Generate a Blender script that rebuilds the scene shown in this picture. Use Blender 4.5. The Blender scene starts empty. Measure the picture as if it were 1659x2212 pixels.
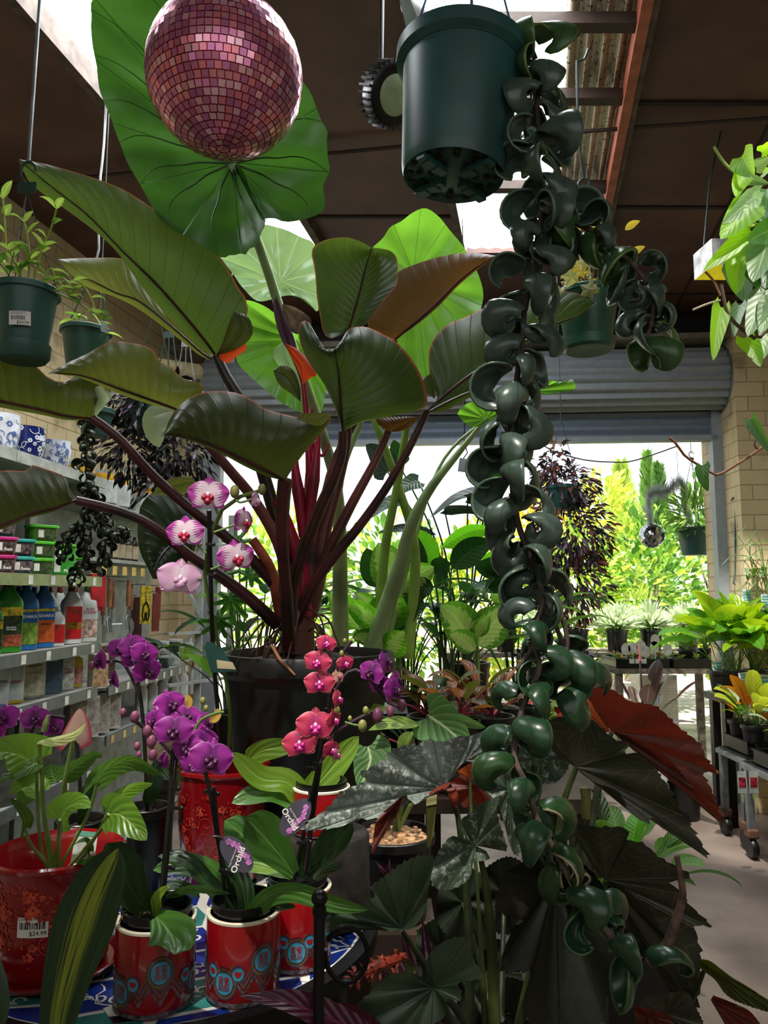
import bpy, bmesh, math, random
from mathutils import Vector as V, Matrix
from mathutils.noise import noise as mnoise
R=random.Random(11); sin,cos,pi=math.sin,math.cos,math.pi; U=R.uniform
C=bpy.context.scene.collection
F=1600.0; CX,CY=829.5,1106.0; PIT=math.radians(6.2); H=1.45
CAM=V((0,0,H)); UP=V((0,0,1))
def ray(px,py):
    x=(px-CX)/F; u=(CY-py)/F
    return V((x,cos(PIT)-u*sin(PIT),sin(PIT)+u*cos(PIT)))
def W(px,py,Y):
    r=ray(px,py); return CAM+r*(Y/r.y)
def WZ(px,py,z):
    r=ray(px,py); return CAM+r*((z-H)/r.z)
def mpp(px,py,Y): return Y/ray(px,py).y/F
def P3(pts,y0=None,y1=None):
    if y1 is None: y1=y0
    L=[0]
    for a,b in zip(pts,pts[1:]): L.append(L[-1]+math.hypot(a[0]-b[0],a[1]-b[1]))
    T=L[-1] or 1
    return [W(p[0],p[1],p[2] if len(p)>2 else y0+(y1-y0)*l/T) for p,l in zip(pts,L)]
def cr(p,n,sharp=False):
    m=len(p)
    if m==2 or sharp: dense=[p[i].lerp(p[i+1],k/8) for i in range(m-1) for k in range(8)]+[p[-1]]
    else:
        dense=[]
        for i in range(m-1):
            a,b,c,d=p[max(i-1,0)],p[i],p[i+1],p[min(i+2,m-1)]
            for k in range(8):
                t=k/8
                dense.append(.5*((2*b)+(c-a)*t+(2*a-5*b+4*c-d)*t*t+(3*b-a-3*c+d)*t**3))
        dense.append(p[-1])
    L=[0]
    for a,b in zip(dense,dense[1:]): L.append(L[-1]+(b-a).length)
    out=[]; j=0
    for i in range(n+1):
        s=L[-1]*i/n
        while j<len(L)-2 and L[j+1]<s: j+=1
        q=(s-L[j])/max(L[j+1]-L[j],1e-9)
        out.append(dense[j].lerp(dense[j+1],min(max(q,0),1)))
    return out
# ---------- mesh builder
class MB:
    def __init__(s): s.v=[]; s.f=[]; s.uv=[]; s.m=[]
    def add(s,v,f,uv=None,m=0):
        o=len(s.v); s.v+=[V(a) for a in v]; s.uv+=list(uv) if uv else [(.5,.5)]*len(v)
        s.f+=[[i+o for i in q] for q in f]; s.m+=[m]*len(f); return s
    def box(s,c,d,rz=0,m=0,M=None):
        c=V(c); vs=[]
        for x in(-.5,.5):
            for y in(-.5,.5):
                for z in(-.5,.5):
                    p=V((x*d[0],y*d[1],z*d[2]))
                    if M: p=M@p
                    elif rz: p=V((p.x*cos(rz)-p.y*sin(rz),p.x*sin(rz)+p.y*cos(rz),p.z))
                    vs.append(c+p)
        return s.add(vs,[(0,1,3,2),(4,6,7,5),(0,4,5,1),(2,3,7,6),(0,2,6,4),(1,5,7,3)],None,m)
    def prism(s,pts,z0,z1,m=0):
        n=len(pts); vs=[V((p[0],p[1],z0)) for p in pts]+[V((p[0],p[1],z1)) for p in pts]
        return s.add(vs,[list(range(n))[::-1],list(range(n,2*n))]+[(i,(i+1)%n,n+(i+1)%n,n+i) for i in range(n)],None,m)
    def grid(s,P,uv=None,m=0,closed=False):
        a,b=len(P),len(P[0]); vs=[p for r in P for p in r]
        u=uv or [(j/max(b-1,1),i/max(a-1,1)) for i in range(a) for j in range(b)]
        fs=[(i*b+j,i*b+(j+1)%b,(i+1)*b+(j+1)%b,(i+1)*b+j) for i in range(a-1) for j in range(b if closed else b-1)]
        return s.add(vs,fs,u,m)
    def tube(s,path,r,n=8,m=0,caps=True):
        k=len(path); rr=[r]*k if not hasattr(r,'__len__') else [r[min(int(i*(len(r)-1)/(k-1)),len(r)-2)]+(r[min(int(i*(len(r)-1)/(k-1)),len(r)-2)+1]-r[min(int(i*(len(r)-1)/(k-1)),len(r)-2)])*(i*(len(r)-1)/(k-1)-min(int(i*(len(r)-1)/(k-1)),len(r)-2)) for i in range(k)]
        t=(path[1]-path[0]).normalized(); nn=t.orthogonal().normalized(); P=[]
        for i,p in enumerate(path):
            t=(path[min(i+1,k-1)]-path[max(i-1,0)]).normalized()
            nn=(nn-t*nn.dot(t)).normalized(); b=t.cross(nn)
            P.append([p+(nn*cos(2*pi*j/n)+b*sin(2*pi*j/n))*rr[i] for j in range(n)])
        o=len(s.v); s.grid(P,[(j/n,i/(k-1)) for i in range(k) for j in range(n)],m,True)
        if caps: s.f+=[[o+j for j in range(n)][::-1],[o+(k-1)*n+j for j in range(n)]]; s.m+=[m,m]
        return s
    def lathe(s,prof,c=(0,0,0),n=32,m=0,ax=None,sq=0,cap=1):
        c=V(c); P=[]; ax=(ax or UP).normalized()
        q=UP.rotation_difference(ax)
        for r,z in prof:
            row=[]
            for j in range(n):
                a=2*pi*j/n; k=r
                if sq: k=r/((abs(cos(a))**sq+abs(sin(a))**sq)**(1/sq))
                row.append(c+q@V((k*cos(a),k*sin(a),z)))
            P.append(row)
        o=len(s.v); k=len(P); s.grid(P,[(j/n,i/(k-1)) for i in range(k) for j in range(n)],m,True)
        if cap and prof[0][0]>1e-5: s.f.append([o+j for j in range(n)][::-1]); s.m.append(m)
        if cap and prof[-1][0]>1e-5: s.f.append([o+(k-1)*n+j for j in range(n)]); s.m.append(m)
        return s
    def ball(s,c,r,n=12,m=0,sc=(1,1,1)):
        P=[[V(c)+V((r*sc[0]*sin(pi*i/n)*cos(2*pi*j/(2*n)),r*sc[1]*sin(pi*i/n)*sin(2*pi*j/(2*n)),r*sc[2]*cos(pi*i/n))) for j in range(2*n)] for i in range(n+1)]
        return s.grid(P,None,m,True)
    def poly(s,pts,m=0): return s.add(pts,[list(range(len(pts)))],None,m)
    def build(s,name,mats,parent=None,smooth=True,ang=40,bev=0,solid=0,sub=0):
        me=bpy.data.meshes.new(name); me.from_pydata([tuple(v) for v in s.v],[],s.f)
        for m in (mats if isinstance(mats,(list,tuple)) else [mats]): me.materials.append(m)
        me.polygons.foreach_set('material_index',s.m)
        ul=me.uv_layers.new(name='UVMap'); d=[]
        for l in me.loops: d+=list(s.uv[l.vertex_index])
        ul.data.foreach_set('uv',d)
        me.validate()
        if smooth:
            me.polygons.foreach_set('use_smooth',[True]*len(me.polygons)); me.set_sharp_from_angle(angle=math.radians(ang))
        o=bpy.data.objects.new(name,me); C.objects.link(o)
        if parent: par(o,parent)
        if solid: x=o.modifiers.new('s','SOLIDIFY'); x.thickness=solid; x.offset=0
        if bev: x=o.modifiers.new('b','BEVEL'); x.width=bev; x.segments=2; x.limit_method='ANGLE'
        if sub: x=o.modifiers.new('u','SUBSURF'); x.levels=x.render_levels=sub
        return o
WL={}
def par(o,p):
    o.parent=p; o.matrix_parent_inverse=Matrix.Translation(-WL.get(p.name,V((0,0,0))))
def tag(o,label,cat,group=None):
    o['label']=label; o['category']=cat
    if group: o['group']=group
    return o
def thing(name,label,cat,loc=(0,0,0),group=None):
    o=bpy.data.objects.new(name,None); C.objects.link(o); o.location=loc; o.empty_display_size=.05
    WL[o.name]=V(loc); return tag(o,label,cat,group)
def st(o): o['kind']='structure'; return o
def stuff(o): o['kind']='stuff'; return o
def dup(o,loc=None,label=None,rz=None,group=None,mats=None):
    r=o.copy(); C.objects.link(r)
    if loc is not None: r.location=loc
    if rz is not None: r.rotation_euler=(0,0,rz)
    if label: r['label']=label
    if group: r['group']=group
    def kids(a,b):
        for ch in list(a.children):
            c=ch.copy(); C.objects.link(c); c.parent=b
            if mats and ch.name.split('.')[0] in mats:
                c.data=ch.data.copy(); c.data.materials[0]=mats[ch.name.split('.')[0]]
            kids(ch,c)
    kids(o,r); return r
def font(body,pos,size,right,up,mat,parent=None,name='lettering',align='CENTER',bold=0):
    cu=bpy.data.curves.new(name,'FONT'); cu.body=body; cu.size=size; cu.align_x=align; cu.align_y='CENTER'; cu.offset=bold; cu.space_line=.85
    o=bpy.data.objects.new(name,cu); C.objects.link(o); cu.materials.append(mat); cu.resolution_u=3
    r=V(right).normalized(); n=r.cross(V(up)).normalized(); u=n.cross(r)
    Mx=Matrix((r,u,n)).transposed().to_4x4(); Mx.translation=V(pos)
    bpy.context.view_layer.update(); me=bpy.data.meshes.new_from_object(o); bpy.data.objects.remove(o); o=bpy.data.objects.new(name,me); C.objects.link(o)
    if parent: par(o,parent)
    o.matrix_basis=Mx
    return o
# ---------- materials
def hx(h):
    h=h.lstrip('#'); c=[int(h[i:i+2],16)/255 for i in(0,2,4)]
    return tuple((x/12.92 if x<=.04045 else ((x+.055)/1.055)**2.4) for x in c)+(1,)
class G:
    def __init__(s,name):
        s.mat=bpy.data.materials.new(name); s.mat.use_nodes=True; s.nt=s.mat.node_tree; s.nt.nodes.clear()
        s.out=s.nt.nodes.new('ShaderNodeOutputMaterial')
    def n(s,t,**k):
        x=s.nt.nodes.new('ShaderNode'+t)
        for a,b in k.items():
            a=a.replace('_',' ') if a not in x.bl_rna.properties else a
            if a in x.bl_rna.properties: setattr(x,a,b)
            else: s.set(x.inputs[a],b)
        return x
    def set(s,i,b):
        if hasattr(b,'is_output'): s.nt.links.new(b,i)
        else: i.default_value=b
    def m(s,op,a,b=0.,c=0.):
        x=s.nt.nodes.new('ShaderNodeMath'); x.operation=op
        for i,q in enumerate((a,b,c)): s.set(x.inputs[i],q)
        return x.outputs[0]
    def mix(s,f,a,b,bl='MIX'):
        x=s.nt.nodes.new('ShaderNodeMix'); x.data_type='RGBA'; x.blend_type=bl; x.clamp_factor=True
        s.set(x.inputs[0],f); s.set(x.inputs[6],a); s.set(x.inputs[7],b); return x.outputs[2]
    def ss(s,v,a,b):
        x=s.n('MapRange',interpolation_type='SMOOTHSTEP'); s.set(x.inputs[0],v); x.inputs[1].default_value=a; x.inputs[2].default_value=b; return x.outputs[0]
    def noise(s,sc,det=3,co=None,rough=.5):
        x=s.n('TexNoise',Scale=float(sc),Detail=float(det),Roughness=rough)
        s.nt.links.new(co or s.obj(),x.inputs['Vector']); return x.outputs[0]
    def obj(s):
        if not hasattr(s,'_o'): s._o=s.n('TexCoord').outputs['Object']
        return s._o
    def uv(s):
        x=s.n('SeparateXYZ'); s.nt.links.new(s.n('UVMap').outputs[0],x.inputs[0]); return x.outputs[0],x.outputs[1]
    def bump(s,h,st=.3,d=.01):
        return s.n('Bump',Strength=st,Distance=d,Height=h).outputs[0]
    def pr(s,col,rough=.5,metal=0.,nor=None,**k):
        x=s.n('BsdfPrincipled',Roughness=rough,Metallic=metal); s.set(x.inputs['Base Color'],col)
        if nor: s.set(x.inputs['Normal'],nor)
        for a,b in k.items(): s.set(x.inputs[a.replace('_',' ')],b)
        return x.outputs[0]
    def end(s,sh): s.nt.links.new(sh,s.out.inputs[0]); return s.mat
_pm={}
def pm(name,col,rough=.5,metal=0.,var=.12,sc=18,emit=0,bump=0,spec=.5,coat=0):
    if name in _pm: return _pm[name]
    g=G(name); c=hx(col); nz=g.noise(sc,4)
    d=tuple(x*(1-var*2.2) for x in c[:3])+(1,); l=tuple(min(1,x*(1+var)) for x in c[:3])+(1,)
    k=dict(Specular_IOR_Level=spec)
    if coat: k.update(Coat_Weight=coat,Coat_Roughness=.08)
    if emit: k.update(Emission_Color=c,Emission_Strength=emit)
    _pm[name]=g.end(g.pr(g.mix(g.ss(nz,.3,.7),d,l),rough,metal,g.bump(nz,bump,.004) if bump else None,**k)); return _pm[name]
def leafM(name,c,vein,edge=None,sec=0,n=9,sl=2.,vw=.14,va=.6,mid=.06,trans=.3,tc=None,rough=.42,fan=False,center=None,cw=.6,var=.25,spots=None,bump=.5,rot=0,tip=None,nsc=9):
    g=G(name); u,v=g.uv(); c=hx(c); vein=hx(vein)
    nz=g.noise(nsc,4)
    if fan:
        ph=g.m('MULTIPLY',u,float(n)); a=g.m('MULTIPLY',v,1.)
    else:
        a=g.m('MULTIPLY',g.m('ABSOLUTE',g.m('SUBTRACT',u,.5)),2.)
        ph=g.m('ADD',g.m('SUBTRACT',g.m('MULTIPLY',v,float(n)),g.m('MULTIPLY',g.m('POWER',a,.8),sl)),10.)
    f=g.m('ABSOLUTE',g.m('SUBTRACT',g.m('FRACT',ph),.5)); f=g.m('MULTIPLY',f,2.)
    if fan:
        w=g.m('DIVIDE',vw*.35,g.m('ADD',v,.12)); vm=g.m('MULTIPLY',g.m('SUBTRACT',1.,g.ss(g.m('DIVIDE',g.m('SUBTRACT',1.,f),w),0.,1.)),va); mm=vm
    else:
        vm=g.m('MULTIPLY',g.ss(f,1-vw,1.),va)
        mm=g.m('MAXIMUM',vm,g.m('SUBTRACT',1.,g.ss(a,0.,mid*2)))
    dk=tuple(x*(1-var) for x in c[:3])+(1,); lt=tuple(min(1,x*(1+var)) for x in c[:3])+(1,)
    col=g.mix(g.ss(nz,.3,.7),dk,lt)
    if sec:
        s2=g.m('ABSOLUTE',g.m('SUBTRACT',g.m('FRACT',g.m('SUBTRACT',g.m('MULTIPLY',v,float(sec)),g.m('MULTIPLY',f,1.6))),.5)); sv=g.m('MULTIPLY',g.ss(s2,.40,.5),.5)
        big=g.noise(5,3); col=g.mix(g.ss(big,.35,.65),g.mix(.45,col,(0.004,.02,.004,1)),col); col=g.mix(sv,col,vein)
    if center:
        q=g.m('ADD',g.m('SUBTRACT',cw,a if not fan else v),g.m('MULTIPLY',g.m('SUBTRACT',g.noise(60,3),.5),.7))
        q=g.m('ADD',q,g.m('MULTIPLY',g.m('SUBTRACT',f,.5),.12))
        col=g.mix(g.ss(q,-.08,.12),col,hx(center))
    if spots: col=g.mix(g.m('MULTIPLY',g.ss(g.noise(90,6,None,.75),.5,.6),g.ss(f,.95,.3)),col,hx(spots))
    if tip: col=g.mix(g.ss(v,.86,1.),col,hx(tip))
    col=g.mix(mm,col,vein)
    if edge: col=g.mix(g.ss(a if not fan else v,.955,.985),col,hx(edge))
    hh=g.m('ADD',g.m('MULTIPLY',g.m('COSINE',g.m('MULTIPLY',ph,2*pi)),-.13),g.m('MULTIPLY',mm,-.35))
    hh=g.m('ADD',hh,g.m('MULTIPLY',nz,.5))
    nor=g.bump(hh,bump,.006)
    b=g.pr(col,rough,0.,nor)
    if trans:
        t=g.n('BsdfTranslucent'); tcol=g.mix(.75,col,hx(tc)) if tc else col
        tcol=g.mix(mm,tcol,g.mix(.6,vein,tcol))
        g.set(t.inputs[0],tcol); g.set(t.inputs[1],nor)
        x=g.n('MixShader'); g.set(x.inputs[0],trans); g.set(x.inputs[1],b); g.set(x.inputs[2],t.outputs[0]); b=x.outputs[0]
    return g.end(b)
# ---------- leaves
def lmr(name,M,L,Rr,mat,parent,n=26,k=7,bul=0.,wav=0.,solid=0):
    m=cr(M,n); l=cr(L,n); r=cr(Rr,n); P=[]; uv=[]
    for i in range(n+1):
        row=[]
        for j in range(-k,k+1):
            a=abs(j)/k; e=l[i] if j<0 else r[i]
            p=m[i].lerp(e,a); vd=(p-CAM).normalized()
            p=p-vd*bul*4*a*(1-a)*min(1,(e-m[i]).length/.05)+vd*wav*a*a*sin(i*1.1+(2 if j<0 else 0))
            row.append(p); uv.append((.5+j/k/2,i/n))
        P.append(row)
    return MB().grid(P,uv).build(name,mat,parent,ang=180,solid=solid)
def fan(name,c,out,mat,parent,rings=7,n=72,cup=0.,pleat=0.,np=7,teeth=0.,tn=40,closed=True,sharp=False,und=0.):
    o=cr(out+([out[0]] if closed else []),n,sharp); P=[]; uv=[]
    vd=(c-CAM).normalized()
    for r in range(rings+1):
        t=r/rings; row=[]
        for i,q in enumerate(o):
            d=q-c; s=1.
            if teeth and r==rings: s=1+teeth*(abs(((i*tn/n)%1)-.5)*2-.5)
            p=c+d*t*s+vd*(cup*t*t+pleat*t*cos(2*pi*np*i/n))
            if und: p=p+vd*und*mnoise(p*11)*min(1,t*2)
            row.append(p); uv.append((i/n,t))
        P.append(row)
    return MB().grid(P,uv).build(name,mat,parent,ang=180)
PROF={'lance':lambda v:(sin(pi*min(1,v**.8))**.9),'oval':lambda v:max(0,sin(pi*v**.9))**.6,'heart':lambda v:max(0,(1-v))**.62*min(1,(v+.05)*5)**.5*1.15,
 'strap':lambda v:min(1,v*5+.35)*max(0,1-v**5)**.8,'ob':lambda v:min(1,.3+v*1.1)*max(0,1-v**7)**.6}
def blade(mb,base,d,ln,w,droop=.6,fold=.25,prof='lance',n=10,k=3,roll=0.,lobe=0.,m=0,upv=UP,wave=0.,curl=0.):
    d=V(d).normalized(); p=V(base); P=[]; uv=[]; step=ln/n
    for i in range(n+1):
        v=i/n; side=d.cross(upv)
        if side.length<1e-3: side=V((1,0,0))
        side.normalize(); nrm=side.cross(d)
        if roll: q=Matrix.Rotation(roll,3,d); side=q@side; nrm=q@nrm
        ww=w*PROF[prof](v)/2; row=[]
        for j in range(-k,k+1):
            a=j/k
            row.append(p+side*ww*a*(1-.25*fold*abs(a))+nrm*(ww*fold*abs(a)+wave*w*abs(a)*sin(v*19+a*2))-d*lobe*ln*a*a*(1-v)**3)
            uv.append((.5+a/2,v))
        P.append(row); p=p+d*step
        d=(d+V((0,0,-1))*droop/n*(.4+1.2*v)+nrm*curl/n).normalized()
    mb.grid(P,uv,m); return p
def leaf(name,parent,mat,*a,**k):
    mb=MB(); blade(mb,*a,**k); return mb.build(name,mat,parent,ang=180)
def stem(name,parent,mat,pts,r,n=8,k=20):
    return MB().tube(cr(pts,k),r,n).build(name,mat,parent)
def rdir(el0=.2,el1=1.2,az=None):
    a=U(0,2*pi) if az is None else az; e=U(el0,el1); return V((cos(a)*cos(e),sin(a)*cos(e),sin(e)))
def cloud(mb,c,r,n,ls,lw,m=0,prof='lance',shell=.5,droop=.4,up=.3,ms=None,nn=3):
    c=V(c)
    for i in range(n):
        d=V((R.gauss(0,1),R.gauss(0,1),R.gauss(0,1))).normalized(); t=shell+(1-shell)*R.random()**.6
        p=c+V((d.x*r[0],d.y*r[1],d.z*r[2]))*t
        s=U(.7,1.25)
        blade(mb,p,d+V((U(-.6,.6),U(-.6,.6),up+U(-.4,.4))),ls*s,lw*s,droop,.25,prof,nn,1,U(-1,1),m=R.choice(ms) if ms else m)
def ribbon(mb,sp,w,prof='lance',fold=.2,roll=0.,k=3,lobe=0.,wave=0.,m=0,face=None,cup=0.):
    n=len(sp)-1; P=[]; uv=[]; L=sum((b-a).length for a,b in zip(sp,sp[1:]))
    for i,p in enumerate(sp):
        v=i/n; d=(sp[min(i+1,n)]-sp[max(i-1,0)]).normalized(); up=face if face is not None else (CAM-p).normalized()
        side=d.cross(up); side=side.normalized() if side.length>1e-4 else d.orthogonal(); nr=side.cross(d)
        if roll: q=Matrix.Rotation(roll,3,d); side=q@side; nr=q@nr
        ww=w*PROF[prof](v)/2; row=[]
        for j in range(-k,k+1):
            a=j/k; row.append(p+side*ww*a+nr*(ww*fold*abs(a)-ww*cup*(1-a*a)+wave*w*abs(a)*sin(v*17+a*2))-d*lobe*L*a*a*(1-v)**3); uv.append((.5+a/2,v))
        P.append(row)
    mb.grid(P,uv,m); return mb
def PXL(parent,mat,pts,wpx,Y0,Y1=None,prof='oval',fold=.2,roll=0.,lobe=0.,n=12,name='leaf',wave=0.,k=3,face=None,cup=0.):
    sp=cr(P3(pts,Y0,Y1),n); w=wpx*mpp(*pts[len(pts)//2][:2],(Y0+(Y1 or Y0))/2)
    return ribbon(MB(),sp,w,prof,fold,roll,k,lobe,wave,0,face,cup).build(name,mat,parent,ang=180)
def PXT(parent,mat,pts,rpx,Y0,Y1=None,name='stem',n=8,k=16):
    rr=rpx if hasattr(rpx,'__len__') else [rpx,rpx]; mm=mpp(*pts[0][:2],Y0)
    return MB().tube(cr(P3(pts,Y0,Y1),k),[x*mm for x in rr],n).build(name,mat,parent)
# ================= camera, light, world
cd=bpy.data.cameras.new('camera'); cam=bpy.data.objects.new('camera',cd); C.objects.link(cam)
cam.location=CAM; cam.rotation_euler=(pi/2+PIT,0,0); cd.sensor_fit='HORIZONTAL'; cd.sensor_width=36; cd.lens=F/1659*36; cd.clip_start=.02
bpy.context.scene.camera=cam
sc=bpy.context.scene
sc.view_settings.view_transform='Standard'; sc.view_settings.look='None'; sc.view_settings.exposure=0
sc.cycles.use_denoising=True; sc.cycles.max_bounces=5; sc.cycles.diffuse_bounces=3; sc.cycles.glossy_bounces=2; sc.cycles.transmission_bounces=3; sc.cycles.use_adaptive_sampling=True; sc.cycles.adaptive_threshold=.07; sc.cycles.sample_clamp_indirect=6; sc.cycles.caustics_reflective=False; sc.cycles.caustics_refractive=False
w=bpy.data.worlds.new('sky'); sc.world=w; w.use_nodes=True; nt=w.node_tree; bg=nt.nodes['Background']
tc=nt.nodes.new('ShaderNodeTexCoord'); nz=nt.nodes.new('ShaderNodeTexNoise'); nz.inputs['Scale'].default_value=3; nz.inputs['Detail'].default_value=5
rp=nt.nodes.new('ShaderNodeValToRGB'); rp.color_ramp.elements[0].position=.35; rp.color_ramp.elements[0].color=(.72,.85,1,1); rp.color_ramp.elements[1].position=.6; rp.color_ramp.elements[1].color=(1,1,1,1)
nt.links.new(tc.outputs['Generated'],nz.inputs['Vector']); nt.links.new(nz.outputs[0],rp.inputs[0]); nt.links.new(rp.outputs[0],bg.inputs[0]); bg.inputs[1].default_value=1.7
def lamp(kind,name,loc,aim,e,col=(1,1,1),**k):
    l=bpy.data.lights.new(name,kind); l.energy=e; l.color=col
    for a,b in k.items(): setattr(l,a,b)
    o=bpy.data.objects.new(name,l); C.objects.link(o); o.location=loc
    o.rotation_euler=(V(aim)-V(loc)).to_track_quat('-Z','Y').to_euler(); return o
lamp('SUN','sun',(0,0,12),(2.2,5.5,0),19,(1,.96,.86),angle=.01)
lamp('AREA','rear_fill',(.2,-1.05,2.3),(0,2.2,1.1),24,(.95,.98,1),shape='RECTANGLE',size=3.6,size_y=2.0)  # added soft fill from behind the camera, where the wall is closed
def patch_spot(n,a,b,e,sz,bl=.2,col=(1,.95,.85)): return lamp('SPOT',n,a,b,e,col,spot_size=math.radians(sz),spot_blend=bl,shadow_soft_size=.03)  # added spot lamps below the ceiling, standing in for patches of sun
patch_spot('beam_orchids',(-.75,.45,3.35),(-.27,1.5,1.15),310,18)
patch_spot('beam_begonia',(.05,.55,3.4),(.1,1.42,1.1),190,15)
patch_spot('beam_right',(1.55,3.3,3.4),(2.35,4.7,.9),520,40,.4)
patch_spot('beam_heartleaf',(1.35,1.0,3.3),(.95,1.7,1.95),150,34,.3)
patch_spot('beam_shelf',(-.8,1.9,3.4),(-1.55,3.25,1.35),110,30,.5)
# ================= room
TA=.2  # the building's long axis drifts right of the view
def CE(x0,Y,z=3.5): return V((x0+TA*(Y-2.37),Y,z))
cream=None
def brick(name,c1,c2,mort,sc=4.2):
    g=G(name); x=g.n('TexBrick',Scale=sc,Color1=hx(c1),Color2=hx(c2),Mortar=hx(mort)); x.inputs['Mortar Size'].default_value=.012; x.inputs['Mortar Smooth'].default_value=.6
    co=g.obj(); s=g.n('SeparateXYZ'); g.set(s.inputs[0],co); cb=g.n('CombineXYZ'); g.set(cb.inputs[0],g.m('ADD',s.outputs[0],s.outputs[1])); g.set(cb.inputs[1],s.outputs[2]); g.set(x.inputs['Vector'],cb.outputs[0])
    nz=g.noise(5,6); col=g.mix(g.m('MULTIPLY',g.ss(nz,.56,.76),.6),x.outputs[0],hx('#5f4c33'))
    h=g.m('ADD',g.m('MULTIPLY',x.outputs[1],-1.),g.m('MULTIPLY',g.noise(40,5),.5))
    return g.end(g.pr(col,.75,0.,g.bump(h,.6,.01)))
Mcream=brick('painted brick','#cdbc96','#c3b089','#a8966f',2.4)
def ceilM():
    g=G('ceiling board'); nz=g.noise(3,6); n2=g.noise(28,6,None,.7)
    col=g.mix(g.ss(nz,.3,.75),hx('#432822'),hx('#5d3d31')); col=g.mix(g.m('MULTIPLY',g.ss(n2,.6,.72),.5),col,hx('#2c1a17')); col=g.mix(g.m('MULTIPLY',g.ss(g.noise(150,2),.77,.8),.7),col,hx('#b9a696'))
    return g.end(g.pr(col,.62,0.,g.bump(n2,.25,.005)))
Mceil=ceilM()
Mdark=pm('dark timber','#3a2b22',.7,bump=.4); Mtimb=pm('grey timber','#594a40',.75,bump=.4,var=.25); Mterra=pm('terracotta paint','#a85a42',.6); Mblk=pm('black metal','#121214',.35,.3)
Msteel=pm('galvanised steel','#8d9296',.42,.7); Mgrey=pm('grey paint','#8f969c',.5,var=.04); Mwhite=pm('white enamel','#d9dbd6',.4)
def floorM():
    g=G('concrete floor'); a=g.noise(2.2,8); b=g.noise(60,4,None,.7)
    col=g.mix(g.ss(a,.3,.7),hx('#6e5f57'),hx('#9b8a7f')); col=g.mix(g.m('MULTIPLY',g.ss(b,.58,.7),.5),col,hx('#4c3f38')); col=g.mix(g.ss(g.noise(120,2),.76,.8),col,hx('#cbbfb2'))
    return g.end(g.pr(col,.55,0.,g.bump(b,.2,.003)))
st(MB().box((0,2.4,-.05),(12,7,.1)).build('floor',floorM(),smooth=False))
# ceiling boards, leaving two skylight strips open
def strip(mb,a,b,y0,y1,z0=3.5,z1=3.54):
    q=[CE(a,y0),CE(b,y0),CE(b,y1),CE(a,y1)]; mb.prism([(p.x,p.y) for p in q],z0,z1)
mb=MB()
for a,b,y0,y1 in [(-3.4,-1.25,-1.2,6.2),(-.72,.1,-1.2,6.2),(.93,5.,-1.2,6.2),(-1.25,-.72,-1.2,1.5),(.1,.93,-1.2,1.5),(-1.25,-.72,4.25,6.2),(.1,.93,4.3,6.2)]: strip(mb,a,b,y0,y1)
st(mb.build('ceiling',Mceil,smooth=False))
mb=MB()
for a,b,y in[(-3.4,-1.25,1.9),(-3.4,-1.25,4.6),(-.72,.1,2.2),(-.72,.1,3.85),(.93,5,2.0),(.93,5,3.75),(.93,5,4.9),(.93,5,2.9)]: strip(mb,a,b,y,y+.025,3.492,3.5)
for a in(-2.3,1.55,2.4): strip(mb,a,a+.012,-1,6,3.493,3.5)
st(mb.build('trim_1',pm('seam','#1d1210',.8),smooth=False))
mb=MB()
for a,b in((-1.25,-.72),(.1,.93)):
    for x in(a,b): strip(mb,x-.02,x+.02,1.5,4.3,3.44,3.54)
st(mb.build('trim_2',Mtimb,smooth=False))
mb=MB(); strip(mb,.885,.925,1.5,4.28,3.43,3.54); st(mb.build('trim_3',Mterra,smooth=False))
mb=MB()
for y in(2.42,2.82,3.5): strip(mb,.1,.9,y,y+.05,3.455,3.5)
for y in(2.1,3.2): strip(mb,-1.25,-.72,y,y+.09,3.43,3.5)
st(mb.build('trim_4',Mdark,smooth=False))
st(MB().tube([CE(-3,3.62,3.46),CE(.3,3.1,3.46),CE(1.6,2.95,3.46),CE(5,2.6,3.46)],.009).build('trim_5',Mdark))
g=G('skylight glow'); e=g.n('Emission',Color=(.93,.97,1,1),Strength=15.); Msky=g.end(e.outputs[0])
for i,(a,b,y1) in enumerate(((-1.23,-.74,4.25),(.12,.64,4.3))):
    mb=MB(); P=[[CE(a+(b-a)*j/24,y,3.53+.006*cos(j*2*pi/4)) for j in range(25)] for y in(1.5,y1)]; mb.grid(P); st(mb.build('window_%d'%(i+1),Msky))
g=G('rusty corrugated iron'); col=g.mix(g.ss(g.noise(55,4,None,.6),.55,.63),hx('#b7b19b'),hx('#5c4a36')); Mcorr=g.end(g.pr(col,.5,.35))
mb=MB(); P=[[CE(.63+.28*j/40,y,3.535+.014*cos(j*2*pi/9)) for j in range(41)] for y in(1.4,4.3)]; mb.grid(P); st(mb.build('trim_6',Mcorr,solid=.003))
# left wall, right wall, back wall
def wallbox(name,p,q,th,z0,z1,mat):
    p,q=V(p),V(q); d=(q-p).normalized(); n=V((-d.y,d.x))*th
    return st(MB().prism([(a.x,a.y) for a in(p,q,q+n,p+n)],z0,z1).build(name,mat,smooth=False))
LX=lambda Y:-1.95+.19*(Y-3.73)
wallbox('wall_left',(LX(-1.2),-1.2),(LX(6.1),6.1),.2,0,3.5,Mcream)
BD=V((cos(.07),-sin(.07))); B0=V((0,5.6)); 
def BW(s,z,off=0): n=V((BD.y,-BD.x)); p=B0+BD*s+n*off; return V((p.x,p.y,z))   # off>0: towards the room
def bwbox(name,s0,s1,z0,z1,o0,o1,mat,parent=None):
    q=[BW(s0,0,o0),BW(s1,0,o0),BW(s1,0,o1),BW(s0,0,o1)]
    return MB().prism([(p.x,p.y) for p in q],z0,z1).build(name,mat,parent,smooth=False)
SL,SR=-1.32,2.46
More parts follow.
